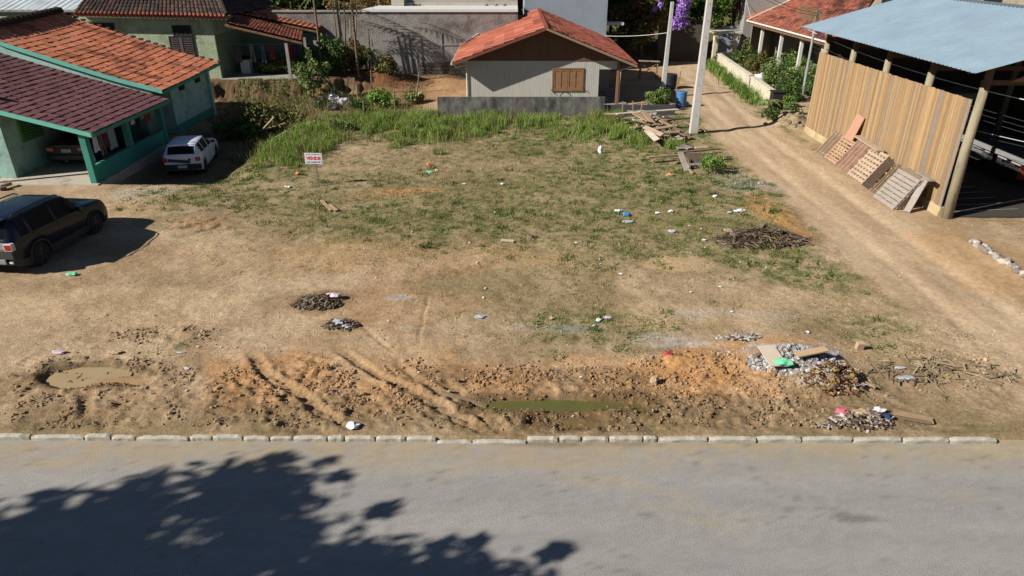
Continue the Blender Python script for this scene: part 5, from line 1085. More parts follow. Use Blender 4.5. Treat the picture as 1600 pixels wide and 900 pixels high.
# weeds in distinct tufts
def tufts(name, L, n, rad, per, h, wd, cols, label, seed, lim=(-17, 13, 11.5, 41)):
    cx_, cy_ = inblobs(n, L, *lim, seed, .7); k = (road_mask(cx_, cy_) < .25) & (cy_ < 39.1); cx_, cy_ = cx_[k], cy_[k]; m_ = RNG.randint(per // 3, per, len(cx_)); sz_ = np.repeat(RNG.uniform(.45, 1.25, len(cx_)), m_)
    x_ = np.repeat(cx_, m_) + RNG.normal(scale=rad, size=len(sz_)) * sz_; y_ = np.repeat(cy_, m_) + RNG.normal(scale=rad, size=len(sz_)) * sz_
    blades(name, x_, y_, h * sz_, wd, cols, label, bend=1.1, seg=1)
tufts('weed_tufts', GREEN, 5200, .11, 34, .17, .042, [A(96, 122, 44), A(82, 106, 38), A(112, 134, 56), A(70, 92, 36)], 'separate green weed tufts dotted through the grass of the lot', 5)
tufts('straw_tufts', DRY, 3600, .13, 30, .13, .035, [A(186, 168, 124), A(160, 142, 100), A(132, 116, 80), A(150, 140, 92)], 'separate dry straw tufts dotted over the lot', 6)
tufts('dark_weeds', [(700, 345, 220, 40, .35), (800, 275, 80, 10, .5), (1040, 300, 120, 60, .6), (1180, 400, 110, 40, .7), (450, 300, 90, 30, .5), (940, 505, 110, 26, .5), (1150, 330, 60, 40, .6), (400, 230, 60, 60, .8), (470, 170, 90, 40, .8)], 900, .12, 44, .2, .05, [A(60, 82, 34), A(74, 96, 40), A(50, 70, 30)], 'low dark green broad leaved weeds in patches on the lot', 7, (-17, 13, 11.5, 44))
def leaves(centers, radii, n, size, cols, squash=1.0, asp=1.6, shell=.55, out=None):
    """leaf sized quads spread through the volume of clumps; returns V, F, C"""
    V = []; C_ = []
    for (c, r, m_) in zip(centers, radii, n if hasattr(n, '__len__') else [n] * len(centers)):
        d = RNG.normal(size=(m_, 3)); d /= np.linalg.norm(d, axis=1)[:, None]; rr = r * (shell + (1 - shell) * RNG.rand(m_)) ** .7
        p = np.array(c)[None] + d * rr[:, None] * np.array([1, 1, squash])[None]
        nr = d + RNG.normal(scale=.6, size=(m_, 3)); nr /= np.linalg.norm(nr, axis=1)[:, None]
        u = np.cross(nr, RNG.normal(size=(m_, 3))); u /= np.linalg.norm(u, axis=1)[:, None]; v = np.cross(nr, u)
        s_ = size * RNG.uniform(.55, 1.3, (m_, 1)); u = u * s_ * asp / 2; v = v * s_ / 2
        V.append(np.stack([p - u, p - v * .8 + nr * s_ * .08, p + u, p + v * .8 + nr * s_ * .08], 1).reshape(-1, 3))
        cc = np.array(cols)[RNG.randint(0, len(cols), m_)] * RNG.uniform(.65, 1.3, (m_, 1)); C_.append(np.repeat(cc, 4, 0))
    V = np.concatenate(V); C_ = np.concatenate(C_); return V, np.arange(len(V)).reshape(-1, 4), C_
def crown_pts(cx, cy, z0, z1, r, n, rs=.5):
    P = []
    while len(P) < n:
        d = RNG.normal(size=3); d /= np.linalg.norm(d); k = RNG.rand() ** .4
        P.append((cx + d[0] * r * k, cy + d[1] * r * k, (z0 + z1) / 2 + d[2] * (z1 - z0) / 2 * k))
    return P
def limb(s, a, b, r0, r1, wob=.15):
    a = Vector(a); b = Vector(b); L = (b - a).length; pts = [a]
    for k in (1, 2, 3): t = k / 4; pts.append(a.lerp(b, t) + Vector(RNG.normal(scale=wob * L * .25, size=3)) + Vector((0, 0, -.12 * L * t * (1 - t))))
    pts.append(b); s.tube(pts, list(np.linspace(r0, r1, 5)), 7)
def tree(name, base, z0, z1, r, ncl, cols, label, cat='tree', group=None, leaf=.16, per=120, tr=.14, cr=None, lean=(0, 0), extra=None):
    t = thing(name, base, label, cat, group); P = crown_pts(lean[0], lean[1], z0, z1, r, ncl); rs = [RNG.uniform(.16, .30) * (r + z1 - z0) * .5 if cr is None else cr * RNG.uniform(.7, 1.3) for _ in P]
    V, F, C_ = leaves(P, rs, per, leaf, cols); mesh_np('crown', V, F, M_LEAF, C_, parent=t)
    s = MB(); top = Vector((lean[0] * .6, lean[1] * .6, z0 + (z1 - z0) * .35)); limb(s, (0, 0, -.2), top, tr, tr * .6, .06); o = s
    for p in P[::max(1, len(P) // 9)]: limb(s, Vector((0, 0, 0)).lerp(top, RNG.uniform(.55, 1)), p, tr * .45, tr * .12)
    s.build('trunk', M_BARK, t, smooth=True)
    if extra:
        V, F, C_ = leaves(*extra); mesh_np('blossom', V, F, M_LEAF, C_, parent=t)
    return t
GD = [A(70, 96, 40), A(84, 112, 46), A(58, 80, 36), A(98, 122, 54)]
GB = [A(112, 142, 56), A(96, 128, 48), A(130, 156, 70)]
BRN = [A(136, 104, 62), A(116, 86, 52), A(150, 122, 70), A(96, 84, 46), A(110, 106, 54)]
# shade tree across the street: its crown shades the asphalt
tb_ = Vector((-16.4, 1.0, 0)); tt = thing('street_tree', tuple(tb_), 'broad leafy tree across the street that shades the asphalt', 'tree')
kx, ky_ = sd.x / -sd.z, sd.y / -sd.z; poly = [(-420, 860), (-150, 835), (0, 812), (110, 795), (200, 765), (330, 742), (440, 728), (485, 748), (470, 790), (560, 798), (545, 835), (620, 862), (720, 880), (830, 900), (800, 930), (930, 1150), (-420, 1150)]
def inpoly(x_, y_):
    c_ = False; j = len(poly) - 1
    for i in range(len(poly)):
        (xa, ya), (xb, yb) = poly[i], poly[j]
        if (ya > y_) != (yb > y_) and x_ < (xb - xa) * (y_ - ya) / (yb - ya) + xa: c_ = not c_
        j = i
    return c_
P = []; R_ = []; N_ = []; r_ = random.Random(31)
def shade_at(px, py, rad, n):
    S = G(px, py, ROAD_Z); h = 6.8 + 1.6 * r_.random() - .0018 * (px - 200); c = Vector((S.x - kx * (h - ROAD_Z), S.y - ky_ * (h - ROAD_Z), h)) - tb_; P.append(tuple(c)); R_.append(rad); N_.append(n)
cnt = 0
while cnt < 1250:
    px = r_.uniform(-420, 930); py = r_.uniform(728, 1150)
    if inpoly(px, py) and float(fbm(np.array([px / 60.]), np.array([py / 24.]), 81, 2)[0]) < .57: shade_at(px, py, r_.uniform(.3, .8), 34)
    cnt += 1
for (px, py) in [(75, 790), (62, 775), (500, 722), (590, 795), (600, 800), (880, 858), (860, 865), (425, 716), (440, 718), (530, 742), (690, 850), (740, 848)]: shade_at(px, py, .17, 26)
V, F, C_ = leaves(P, R_, N_, .17, GD, squash=.7, asp=2.1, shell=.1); mesh_np('crown', V, F, M_LEAF, C_, parent=tt)
cc = Vector(np.mean(np.array(P), 0)); s = MB(); fork = Vector((cc.x * .35, cc.y * .35, 3.0)); limb(s, (0, 0, -.5), fork, .30, .22, .05)
for a in range(7):
    q = Vector(P[(a * 29) % len(P)]); md = fork.lerp(q, .6); limb(s, fork, md, .14, .08, .1)
    for b in range(6): limb(s, md, P[min(range(len(P)), key=lambda i: (Vector(P[i]) - md).length + r_.random() * 3)], .05, .015, .1)
s.build('trunk', M_BARK, tt, smooth=True)

# trees and bushes behind the lane
tree('shrub', (11.0, 61, 0), .8, 6.6, 2.2, 26, BRN, 'brownish overgrown tree beside the blue grey building', 'tree', per=150, leaf=.2)
q = onY(1062, 40, 57.2)
fl = [(float(q.x - 12.9 + dx), float(57.2 - 61 + dy), z_) for dx, dy, z_ in ((-.1, .2, 6.0), (0, .1, 5.5), (.05, .0, 5.0), (.0, -.1, 4.5), (-.1, -.2, 4.0), (-.2, -.2, 3.6), (.3, -.1, 3.9), (.5, .1, 4.6), (-.4, -.2, 3.2), (0, -.2, 3.2), (.4, 0, 3.3), (-1.6, .3, 4.6), (-1.7, .3, 5.1), (-1.2, .2, 5.6), (-2.0, .3, 4.3))]
PUR = [A(206, 156, 240), A(180, 126, 222), A(224, 190, 250), A(150, 100, 196)]
tree('flowering_tree', (12.9, 61, 0), 3.0, 7.2, 2.3, 20, GD + GB, 'green tree with hanging purple blossom behind the shorter pole', 'tree', per=120, leaf=.2, extra=(fl, [.42, .45, .45, .45, .42, .4, .32, .3, .42, .45, .35, .22, .25, .2, .2], [170, 180, 190, 190, 170, 150, 90, 80, 160, 160, 110, 50, 60, 40, 40], .13, PUR))
tree('tree', (16.6, 62.5, 0), 2.6, 7.0, 2.2, 24, GD + GB, 'dense green tree behind the tall white pole and the gate frame', 'tree', per=140, leaf=.22)
tree('tree', (19.5, 64.5, 0), 2.6, 7.4, 1.9, 18, GD, 'dark green tree with a few red blossoms left of the far orange roof', 'tree', per=120, leaf=.22, extra=([(-1.6, -1.4, 5.4), (-1.2, -1.5, 5.0), (-.2, -1.6, 4.2)], [.3, .22, .2], [60, 40, 30], .14, [A(200, 40, 70), A(176, 30, 60)]))
f1 = tree('tree', (-30, 84, gz(-30, 84)), 2, 8.5, 3.8, 26, GD, 'green hillside tree behind the houses', 'tree', 'trees on the slope behind the houses', per=110, leaf=.42, tr=.2)
f2 = tree('tree', (-12, 72, gz(-12, 72)), 1, 6.5, 3.0, 24, BRN, 'dry brown hillside tree behind the houses', 'tree', 'trees on the slope behind the houses', per=110, leaf=.36, tr=.16)
f3 = tree('tree', (30, 80, gz(30, 80)), 2, 9, 3.6, 26, GD + GB, 'bright green hillside tree behind the houses', 'tree', 'trees on the slope behind the houses', per=110, leaf=.42, tr=.2)
r_ = random.Random(5)
for i in range(64):
    x_ = -62 + (i % 32) * 4.1 + r_.uniform(-1.4, 1.4); y_ = (67 if i < 32 else 80) + r_.uniform(-2, 3)
    if i < 32 and 17 < x_ < 52: continue
    src = f2 if (-16 < x_ < 0 and i < 32) else r_.choice((f1, f1, f3, f2)); d = dup(src, (x_, y_, gz(x_, y_) - .2), r_.uniform(0, 6)); k = r_.uniform(.75, 1.15); d.scale = (k, k, k)
b_ = tree('shrub', (-11.5, 53.5, .4), 3.0, 5.6, 2.2, 20, BRN, 'brown and olive shrub growing above the grey retaining wall at its left end', 'shrub', per=120, leaf=.16, tr=.08)
tree('shrub', (-8.8, 56.5, 3.5), .2, 2.6, 1.6, 14, BRN, 'dry orange brown shrub behind the white ledge on the retaining wall', 'shrub', per=110, leaf=.14, tr=.06)

# bushes
def bush(px, py, r, h, cols, label, leaf=.10, n=9, per=90, z=None, name='bush', flow=None):
    b = gp(px, py) if z is None else G(px, py, z); return tree(name, tuple(b), .12 * h, h, r, n, cols, label, 'bush', leaf=leaf, per=per, tr=.03, cr=r * .42, extra=flow)
LG = [A(124, 140, 78), A(104, 124, 64), A(144, 156, 96), A(88, 108, 52)]
tb1 = Vector((-12.4, 43.6, .35)); t = tree('sapling', tuple(tb1), .25, 2.2, .85, 15, LG, 'loose leafy sapling on the bank in front of the porch post', 'sapling', leaf=.16, per=55, tr=.035, cr=.34)
for cs in ([(.0, 0, 2.35), (.0, 0, 2.6)], [(.85, -.1, 1.75), (1.1, -.1, 1.8)]):
    V, F, C_ = leaves(cs, [.22, .2], [34, 24], .16, LG); mesh_np('side_shoot', V, F, M_LEAF, C_, parent=t)
bush(1030, 168, .75, 1.1, GD + LG, 'dark leafy bush growing around the foot of the shorter pole', n=12, leaf=.12)
bush(560, 175, .6, .7, GD, 'low green bush in the tall grass below the trash bags', leaf=.09)
bush(530, 205, .5, .6, LG, 'small pale bush at the left end of the tall grass', leaf=.08)
bush(500, 172, .5, .5, GD, 'low weed bush at the foot of the leafy sapling', leaf=.09)
bush(1112, 268, .55, .65, GB, 'bright green weed clump on top of the broken pallet pile', leaf=.07, n=8)
for (px, py, r, h, cl_, lab) in [(400, 165, .8, .9, GD + BRN, 'dark scrubby bush on the bank below the porch slab'), (435, 150, .6, .7, BRN, 'brown dry bush on the bank left of the leafy sapling'), (375, 215, .7, .6, GD, 'dark low bush in the shade behind the white hatchback'), (345, 150, .5, .5, BRN + GD, 'small scrub at the left end of the bank'), (470, 150, .7, .8, GD + LG, 'green bush spreading at the foot of the sapling'), (600, 168, .6, .5, GB, 'pale green bush by the short fence stake'), (450, 195, .7, .5, LG + BRN, 'olive scrub where the bank meets the tall grass'), (500, 140, .9, .7, GD, 'dark bush in the shade before the bare stems'), (545, 130, .8, .8, GD, 'dark bush directly under the bare stems'), (425, 130, .5, .5, LG, 'light green sprig on the top edge of the bank')]:
    bush(px, py, r * 1.7, h * 1.5, cl_, lab, leaf=.12, n=14, per=110)
for (px, py, r, h, cl_, lab) in [(520, 118, 1.1, 2.4, GD, 'big dark shrub at the left of the bare stems'), (560, 112, 1.0, 2.0, GD + BRN, 'dark tangled shrub at the right of the bare stems'), (605, 120, .8, 1.0, BRN + GD, 'brown scrub below the tree fern'), (480, 128, .7, 1.3, GD + LG, 'leafy shrub right of the porch post'), (650, 160, .6, .6, GB + DRC, 'straggly weeds on the rusty earth left of the low wall')]:
    bush(px, py, r, h, cl_, lab, leaf=.14, n=16, per=110)
# strappy plants along the garden wall
def straps(base, n, h, wd, cols, name, label, cat, group=None, bend=.9, spread=.2):
    t = thing(name, tuple(base), label, cat, group); x_ = base[0] + RNG.normal(scale=spread, size=n); y_ = base[1] + RNG.normal(scale=spread, size=n)
    blades('leaves', x_, y_, h, wd, cols, None, bend=bend, z=np.full(n, base[2]), origin=tuple(base), parent=t); return t
SG = [A(120, 146, 60), A(98, 128, 50), A(140, 162, 84), A(84, 112, 44)]
posn = ['farthest', 'second farthest', 'third from the gate', 'fourth from the gate', 'fifth from the gate', 'sixth from the gate', 'seventh from the gate', 'eighth from the gate', 'second nearest', 'nearest']
for i in range(10):
    tq = 1 - (i + .6) / 10.2; q = wpt(tq, -.55 - .12 * (i % 2)); q.z = gz(q.x, q.y)
    straps(q, 130, .75 if i < 9 else .6, .05, SG, 'strap_leaf_plant', 'strap leaf clump outside the garden wall, %s in its row' % posn[i], 'plant', 'strap leaf plants along the garden wall', spread=.34)
# fern fronds
def frond_plant(base, n, L, cols, name, label, cat, up=.7, trunk=0.0, lw=.13, pairs=14):
    t = thing(name, tuple(base), label, cat); s = MB(); Vv = []; Ff = []; Cc = []
    for k in range(n):
        a = 2 * math.pi * k / n + RNG.uniform(-.3, .3); dz = up * RNG.uniform(.7, 1.2); LL = L * RNG.uniform(.75, 1.1); pts = []
        for i in range(pairs + 1):
            u = i / pairs; pts.append(Vector((math.cos(a) * LL * u, math.sin(a) * LL * u, trunk + LL * (dz * u - .85 * u * u))))
        s.tube(pts[::2], .012, 4)
        sdv = Vector((-math.sin(a), math.cos(a), 0))
        for i in range(1, pairs):
            w_ = LL * .26 * math.sin(math.pi * min(1, i / pairs * .9 + .12)); f_ = (pts[i + 1] - pts[i]) * .8
            for sg_ in (-1, 1):
                o = len(Vv); tip = pts[i] + sdv * sg_ * w_ + f_ * 1.2 + Vector((0, 0, -w_ * .3)); Vv += [pts[i] - f_ * .28, tip, pts[i] + f_ * .35]; Ff.append((o, o + 1, o + 2)); Cc += [tuple(v * RNG.uniform(.8, 1.2) for v in cols[RNG.randint(len(cols))])] * 3
    mesh_np('fronds', [tuple(v) for v in Vv], Ff, M_LEAF, np.array(Cc), parent=t)
    if trunk: s.tube([(0, 0, -.2), (0.02, 0, trunk * .5), (0, 0, trunk)], [.09, .07, .08], 8)
    s.build('stem', M_BARK, t); return t
FG = [A(140, 178, 84), A(120, 160, 70), A(160, 190, 104)]
q = gp(575, 132); frond_plant(q, 16, 1.5, FG, 'fern', 'bright green tree fern beside the rough retaining wall', 'fern', up=.75, trunk=1.1, pairs=18)
# cut stems against the wall
for i, (px, pb, pt, dx, dy) in enumerate([(540, 95, 8, -14, .0), (527, 90, -8, -8, .0), (531, 88, -10, -2, 0), (537, 85, -12, 0, 0), (550, 88, -6, 8, 0), (548, 84, 20, 4, 0), (583, 112, 60, -2, 0), (577, 110, 45, -1, 0), (545, 90, 30, 2, 0)]):
    b = onY(px, pb, 48.6); b.z = gz(b.x, b.y); tp = onY(px + dx, pt, 48.9); s = MB(); d = tp - b; s.tube([(0, 0, -.1), d * .5 + Vector((.04, 0, 0)), d], [.07, .055, .03], 7); o = s.build('bare_stem', mat('bare_stem_%d' % (i % 2), [A(150, 136, 110), A(110, 96, 74)][i % 2], .9, .2, 5), smooth=True); o.location = b
    tag(o, 'tall bare pole like stem in the clump in front of the retaining wall', 'bare stem', 'bare stems before the retaining wall')
# large leafed banana plants beside the wall: crowns above the picture throw the streaked shade
for i, (x_, y_, hh) in enumerate([(-12.6, 47.0, 6.4), (-11.3, 47.6, 5.6), (-10.2, 46.9, 7.0)]):
    frond_plant(Vector((x_, y_, .6)), 9, 2.4, [A(100, 134, 56), A(84, 116, 48)], 'palm', ['tall thin palm left of the bare stems, crown above the picture', 'thin palm in the middle of the bare stems', 'tallest thin palm right of the bare stems, crown above the picture'][i], 'palm', up=.45, trunk=hh, pairs=16)
# garden plants right
for k, t_ in enumerate((.10, .30, .50, .70)):
    q = e0 + ed * t_ + Vector((-.7, -.9, 0)); q.z = 0; tree('garden_bush', tuple(q), .1, 1.9, .95, 14, [GD, GD + BRN, LG, GD + LG][k], ['tall dark bush before the leftmost porch column', 'tall brownish bush between the first and second porch columns', 'pale leafy bush before the middle porch column', 'mixed green bush before the rightmost porch column'][k], 'bush', leaf=.12, per=90, tr=.03, cr=.4)
q = G(1300 - 105, 128, 0)
for (px, py, r, h, cols, lab, z_) in [(1205, 140, .5, .9, GD, 'dark round bush just inside the near end of the garden wall', 0), (1168, 100, .45, 1.5, GD + BRN, 'upright reddish green shrub beside the paved yard', 0), (1180, 78, .8, 1.2, GD, 'dark bush in the shade behind the paved yard', 0), (1235, 150, .9, 1.2, GD + LG, 'wide green bush between the garden wall and the barn corner', 0), (1250, 120, .9, 1.5, LG, 'pale green bush around the foot of the service pole', 0), (1218, 118, .5, 1.3, GD, 'narrow dark bush in the middle of the garden', 0), (1270, 155, .5, 1.2, GD, 'green bush tucked against the far barn corner', 0), (1150, 72, .6, 1.6, GD, 'climbing dark shrub behind the white gate post', 0), (1225, 95, .6, 1.4, GD, 'bushy shrub under the porch eave in the garden', 0), (1160, 82, .9, 1.0, GD, 'low dark bush filling the shade beside the gate', 0), (1195, 88, 1.0, 1.7, GD + BRN, 'large dark shrub in front of the left porch column', 0), (1245, 100, .9, 1.8, GD + LG, 'tall leafy shrub in front of the right porch column', 0), (1225, 160, .8, 1.0, GD, 'low green bush behind the dark box on the garden wall', 0), (1262, 138, .7, 1.6, LG, 'grey green shrub beside the service pole foot', 0), (1210, 78, .8, 2.2, GD, 'tall dark shrub between the porch columns', 0), (1240, 130, .8, 1.1, GD + GB, 'mixed green bush in the garden centre right', 0)]:
    b = G(px, py, z_); r *= 1.35; h *= 1.35; tree('garden_bush', tuple(b), .1, h, r, 14, cols, lab, 'bush', leaf=.12, per=90, tr=.03, cr=r * .42)
for (px, py, L, tr_h, lab) in [(1232, 105, 1.1, 1.0, 'arching fern palm in the middle of the garden'), (1210, 108, .9, .8, 'smaller fern palm left of the arching one'), (1200, 172, .9, .5, 'young palm at the near end of the garden wall by the lane'), (1190, 183, .7, .2, 'low palm shoot at the lane edge'), (1265, 112, 1.0, 1.5, 'thin palm leaning toward the service pole'), (1215, 190, .7, .2, 'low palm fronds over the rocky bank beside the lane')]:
    b = G(px, py, 0); frond_plant(b, 12, L, FG if 'low' not in lab else SG, 'garden_palm', lab, 'palm', up=.7, trunk=tr_h)
q = G(1165, 108, 0); yb = tree('garden_bush', tuple(q), .35, .9, .95, 14, [A(196, 188, 56), A(170, 168, 48), A(208, 200, 90)], 'clipped yellow leaved bush with a white tray on top', 'bush', leaf=.10, per=90, tr=.04, cr=.3)
s = MB(); s.box((0, 0, .03), (.9, .5, .05)); s.box((0, 0, .07), (.8, .4, .03)); o = one(s, 'tray', M_WHITE, (0, 0, 0), 'white flat tray lying on the yellow leaved bush', 'tray'); o.location = (q.x + .05, q.y - .3, .98); o.rotation_euler.z = -.3

blades('bank_grass', *[v for v in (lambda n: (RNG.uniform(-17.5, -8, n), RNG.uniform(42.9, 45.2, n)))(9000)], .22, .03, DRC + GRC[:2], 'dry grass tufts on the earth bank below the porch', bend=1.0)
for (px, py, sz, lab) in [(1183, 106, (.5, .3, .25), 'white cloth bundle on the garden ground'), (1190, 124, (.55, .35, .3), 'white heap beside the coping of the garden wall'), (1212, 92, (.3, .2, .5), 'pale upright sack in the garden')]:
    s = MB(); s.blob((0, 0, sz[2] * .5), sz, 2, .2); o = s.build('cloth_bundle', mat('cloth_white', A(214, 214, 216), .8, .1, 6), smooth=True); o.location = G(px, py, .1); tag(o, lab, 'bundle')
# rocky earth bank by the barn corner
for k in range(34):
    x_ = random.gauss(15.0, .5); y_ = random.gauss(37.0, .9); s = MB(); s.blob((0, 0, 0), random.uniform(.06, .22), 1, .42, flat=.6); o = s.build('rock', mat('bank_rock', A(150, 132, 104), .95, .3, 4, .6, 14, stain=A(96, 80, 56), stain_s=2)); o.location = (x_, y_, gz(x_, y_)); tag(o, 'brown rock in the earth bank between the garden and the barn corner', 'rock', 'rocks in the bank by the barn')
for (px, py, r, h, cl_, lab) in [(1238, 178, .55, .7, GD + LG, 'ragged weed bush on the rocky bank by the barn corner'), (1222, 170, .5, .8, GB, 'bright weed bush just left of the rocky bank'), (1206, 186, .45, .5, GD, 'low weed at the lane edge below the rocky bank')]: bush(px, py, r, h, cl_, lab, leaf=.08)

# ============================================================ CLUTTER
rr = random.Random(99)
WMATS = [mat('plank_%d' % i, c, .9, .22, 6, .3, 30, stain=tuple(v * .6 for v in c), stain_s=3) for i, c in enumerate([A(180, 156, 130), A(150, 128, 104), A(132, 112, 92), A(172, 140, 110), A(198, 186, 168), A(110, 92, 76), A(156, 146, 134)])]
def plank(a, b, wd, th, m, label, group, roll=0, name='plank', cat='plank'):
    a = Vector(a); b = Vector(b); c = (a + b) / 2; c0 = Vector((c.x, c.y, min(a.z, b.z))); s = MB(); s.bar(a - c0, b - c0, wd, th, roll, jit=.02); o = s.build(name, m); o.location = c0; return tag(o, label, cat, group)
GP1 = 'scrap timber heaped beside the tall pole'
for (x0, y0, z0, x1, y1, z1, wd, mi, lab) in [(963, 178, .60, 1060, 171, .55, .22, 4, 'long white board lying across the top of the timber heap'), (991, 177, .75, 1024, 194, .45, .24, 3, 'wide brown plank sloping down through the timber heap'), (1006, 176, .8, 1024, 196, .5, .18, 3, 'brown plank crossing behind the wide brown one'), (1023, 193, .5, 1039, 213, .08, .34, 6, 'wide grey board leaning down to the grass'), (1032, 188, .5, 1068, 209, .12, .2, 3, 'long narrow plank pointing to the pole foot'),
        (1018, 183, .5, 1054, 189, .42, .14, 1, 'thin plank in the upper right of the heap'), (1002, 209, .12, 1033, 217, .08, .26, 0, 'pale board half in the grass in front of the heap'), (985, 200, .25, 1016, 196, .35, .2, 0, 'short pale board at the left of the heap'), (1050, 200, .3, 1080, 216, .08, .2, 2, 'dark plank at the right foot of the heap'), (1056, 224, .1, 1079, 232, .05, .3, 6, 'grey sheet of wood lying in the green grass'), (945, 178, .5, 992, 178, .5, .18, 0, 'pale board at the left end along the low dark wall'), (1036, 208, .1, 1066, 232, .05, .34, 6, 'wide grey board running down toward the broken pallets'), (1030, 184, .62, 1062, 186, .5, .1, 5, 'dark batten on top of the heap')]:
    plank(G(x0, y0, z0), G(x1, y1, z1), wd * 1.35, .05, WMATS[mi], lab, GP1)
for k in range(46):
    px = rr.gauss(1022, 22); py = 196 + (px - 1020) * .28 + rr.gauss(0, 8); z = max(.06, .5 - abs(px - 1020) * .012 + rr.uniform(-.15, .1)); a = G(px, py, z); an = rr.uniform(0, 3.1); L = rr.uniform(.35, 1.0); d = Vector((math.cos(an) * L, math.sin(an) * L, rr.uniform(-.3, .2) * L))
    plank(a - d, a + d, rr.uniform(.12, .32), .04, WMATS[rr.choice((0, 0, 1, 3, 4, 4, 6, 2))], 'broken scrap board inside the timber heap beside the tall pole', GP1, rr.uniform(-.6, .6))
for px in (972, 989, 1001):
    a = G(px, 176, .55); plank(a, a + Vector((rr.uniform(-.1, .2), 0, .6)), .09, .05, WMATS[1], 'short upright stick at the back of the timber heap', GP1)
GP2 = 'planks on the broken pallets by the lane'
for (x0, y0, z0, x1, y1, z1, wd, mi, lab) in [(1012, 246, .25, 1044, 243, .25, .16, 3, 'pale plank end sticking out left into the grass'), (1041, 243, .4, 1128, 237, .38, .2, 1, 'long brown plank across the broken pallets'), (1052, 239, .45, 1126, 232, .42, .14, 2, 'second long plank behind the brown one'), (1045, 247, .3, 1100, 244, .3, .12, 3, 'front plank of the broken pallet stack'), (1063, 238, .5, 1074, 267, .05, .24, 6, 'grey board leaning forward over the broken pallets'), (1086, 231, .3, 1106, 230, .3, .3, 0, 'short pale board at the far side of the broken pallets'), (1074, 262, .08, 1082, 270, .05, .1, 0, 'small stick on the grass below the leaning grey board'), (1098, 246, .2, 1130, 256, .08, .2, 6, 'grey plank sloping to the lane edge')]:
    plank(G(x0, y0, z0), G(x1, y1, z1), wd, .05, WMATS[mi], lab, GP2)
def flat_pallet(loc, rz, m, label, w_=1.1, d_=1.0):
    t = thing('pallet', loc, label, 'pallet', 'wooden pallets', rz)
    s = MB()
    for k in range(7): s.box((0, -d_ / 2 + .06 + k * (d_ - .12) / 6, .13), (w_, .09, .02))
    s.build('deck_boards', m, t); s = MB()
    for k in range(3): s.box((-w_ / 2 + .05 + k * (w_ - .1) / 2, 0, .065), (.08, d_, .10))
    s.build('bearers', m, t); return t
b = gp(1088, 257); flat_pallet((b.x, b.y, b.z), .15, WMATS[6], 'bottom grey pallet sunk in weeds under the long planks'); flat_pallet((b.x + .1, b.y + .25, b.z + .17), .05, WMATS[5], 'second broken pallet on top of the grey one by the lane')
# pallets leaning on the barn wall
GPL = 'wooden pallets'
def lean_pallet(y0, y1, xb, h, m, label, boards_=7, vert=False, st=2, tilt=.62, th=.10, gap=.4):
    t = thing('pallet', (xb, (y0 + y1) / 2, gz(xb, (y0 + y1) / 2)), label, 'pallet', GPL); up = Vector((math.sin(tilt), 0, math.cos(tilt))); W_ = y1 - y0; nrm = Vector((-math.cos(tilt), 0, math.sin(tilt)))
    s = MB(); s2 = MB()
    if vert:
        bw = W_ / boards_
        for k in range(boards_): c = Vector((0, -W_ / 2 + bw * (k + .5), 0)) + nrm * th / 2; s.bar(c, c + up * h * rr.uniform(.93, 1.04), bw * (1 - gap), .022, roll=0 if False else math.pi / 2)
        for k in range(st): c = up * (h * (.12 + .76 * k / max(1, st - 1))); s2.bar(c - Vector((0, W_ / 2, 0)), c + Vector((0, W_ / 2, 0)), .05, .08)
    else:
        bh = h / boards_
        for k in range(boards_): c = up * (bh * (k + .5)) + nrm * th / 2; s.box(c, (.022, W_, bh * (1 - gap)), ry=tilt)
        for k in range(st): yy = -W_ / 2 + .05 + (W_ - .1) * k / max(1, st - 1); c = Vector((0, yy, 0)); s2.bar(c, c + up * h, .07, .08)
        for k in range(3): c = up * (h * (.1 + .4 * k)) - nrm * th / 2; s2.box(c, (.02, W_, .09), ry=tilt)
    s.build('deck_boards', m, t); nb = len(s2.v) // 8
    for k in range(nb): q = MB(); q.v = s2.v[8 * k:8 * k + 8]; q.f = s2.f[:6]; q.c = s2.c[:6]; q.build('bearer', m, t)
    return t
lean_pallet(30.45, 31.35, 14.2, 1.3, WMATS[0], 'far narrow pale pallet at the left end of the row on the barn wall', 3, True)
lean_pallet(29.15, 30.4, 14.18, 1.25, WMATS[3], 'slatted brown pallet beside the far narrow one', 9, False)
lean_pallet(27.9, 29.1, 14.15, 1.4, mat('pinkish_board', A(196, 160, 136), .9, .15, 5, .2, 30, stain=A(150, 118, 98), stain_s=3), 'two board pinkish pallet in the middle of the row', 4, True, 3, gap=.12)
lean_pallet(26.5, 27.85, 14.12, 1.45, WMATS[0], 'grid like pallet with small square openings', 8, False, 6)
lean_pallet(25.85, 26.45, 14.1, 1.4, WMATS[5], 'dark narrow stack of battens leaning on edge', 4, True, 2, gap=.45)
lean_pallet(25.2, 25.75, 14.1, 1.35, WMATS[1], 'narrow brown batten frame beside the big pallet stack', 3, True, 2, gap=.5)
big = None
for k in range(4): lean_pallet(23.55 + .02 * k, 25.05 + .02 * k, 13.9 + .13 * k, 1.35, WMATS[6 if k == 0 else 2], ['front grey pallet of the big stack nearest the barn corner post', 'second pallet in the big stack nearest the barn corner post', 'third pallet in the big stack nearest the barn corner post', 'rear pallet of the big stack nearest the barn corner post'][k], 8, False, 3, tilt=.58, gap=.22)
s = MB(); s.hexa([(14.84, 29.55, 1.0), (14.87, 29.55, 1.0), (14.87, 30.3, 1.0), (14.84, 30.3, 1.0)], [(15.10, 29.45, 2.0), (15.13, 29.45, 2.0), (15.13, 30.15, 2.08), (15.10, 30.15, 2.08)]); one(s, 'panel', mat('pink_panel', A(184, 138, 112), .85, .08, 3), (14.85, 30.0, 1.0), 'flat pinkish brown panel standing above the pallets on the barn wall', 'panel')
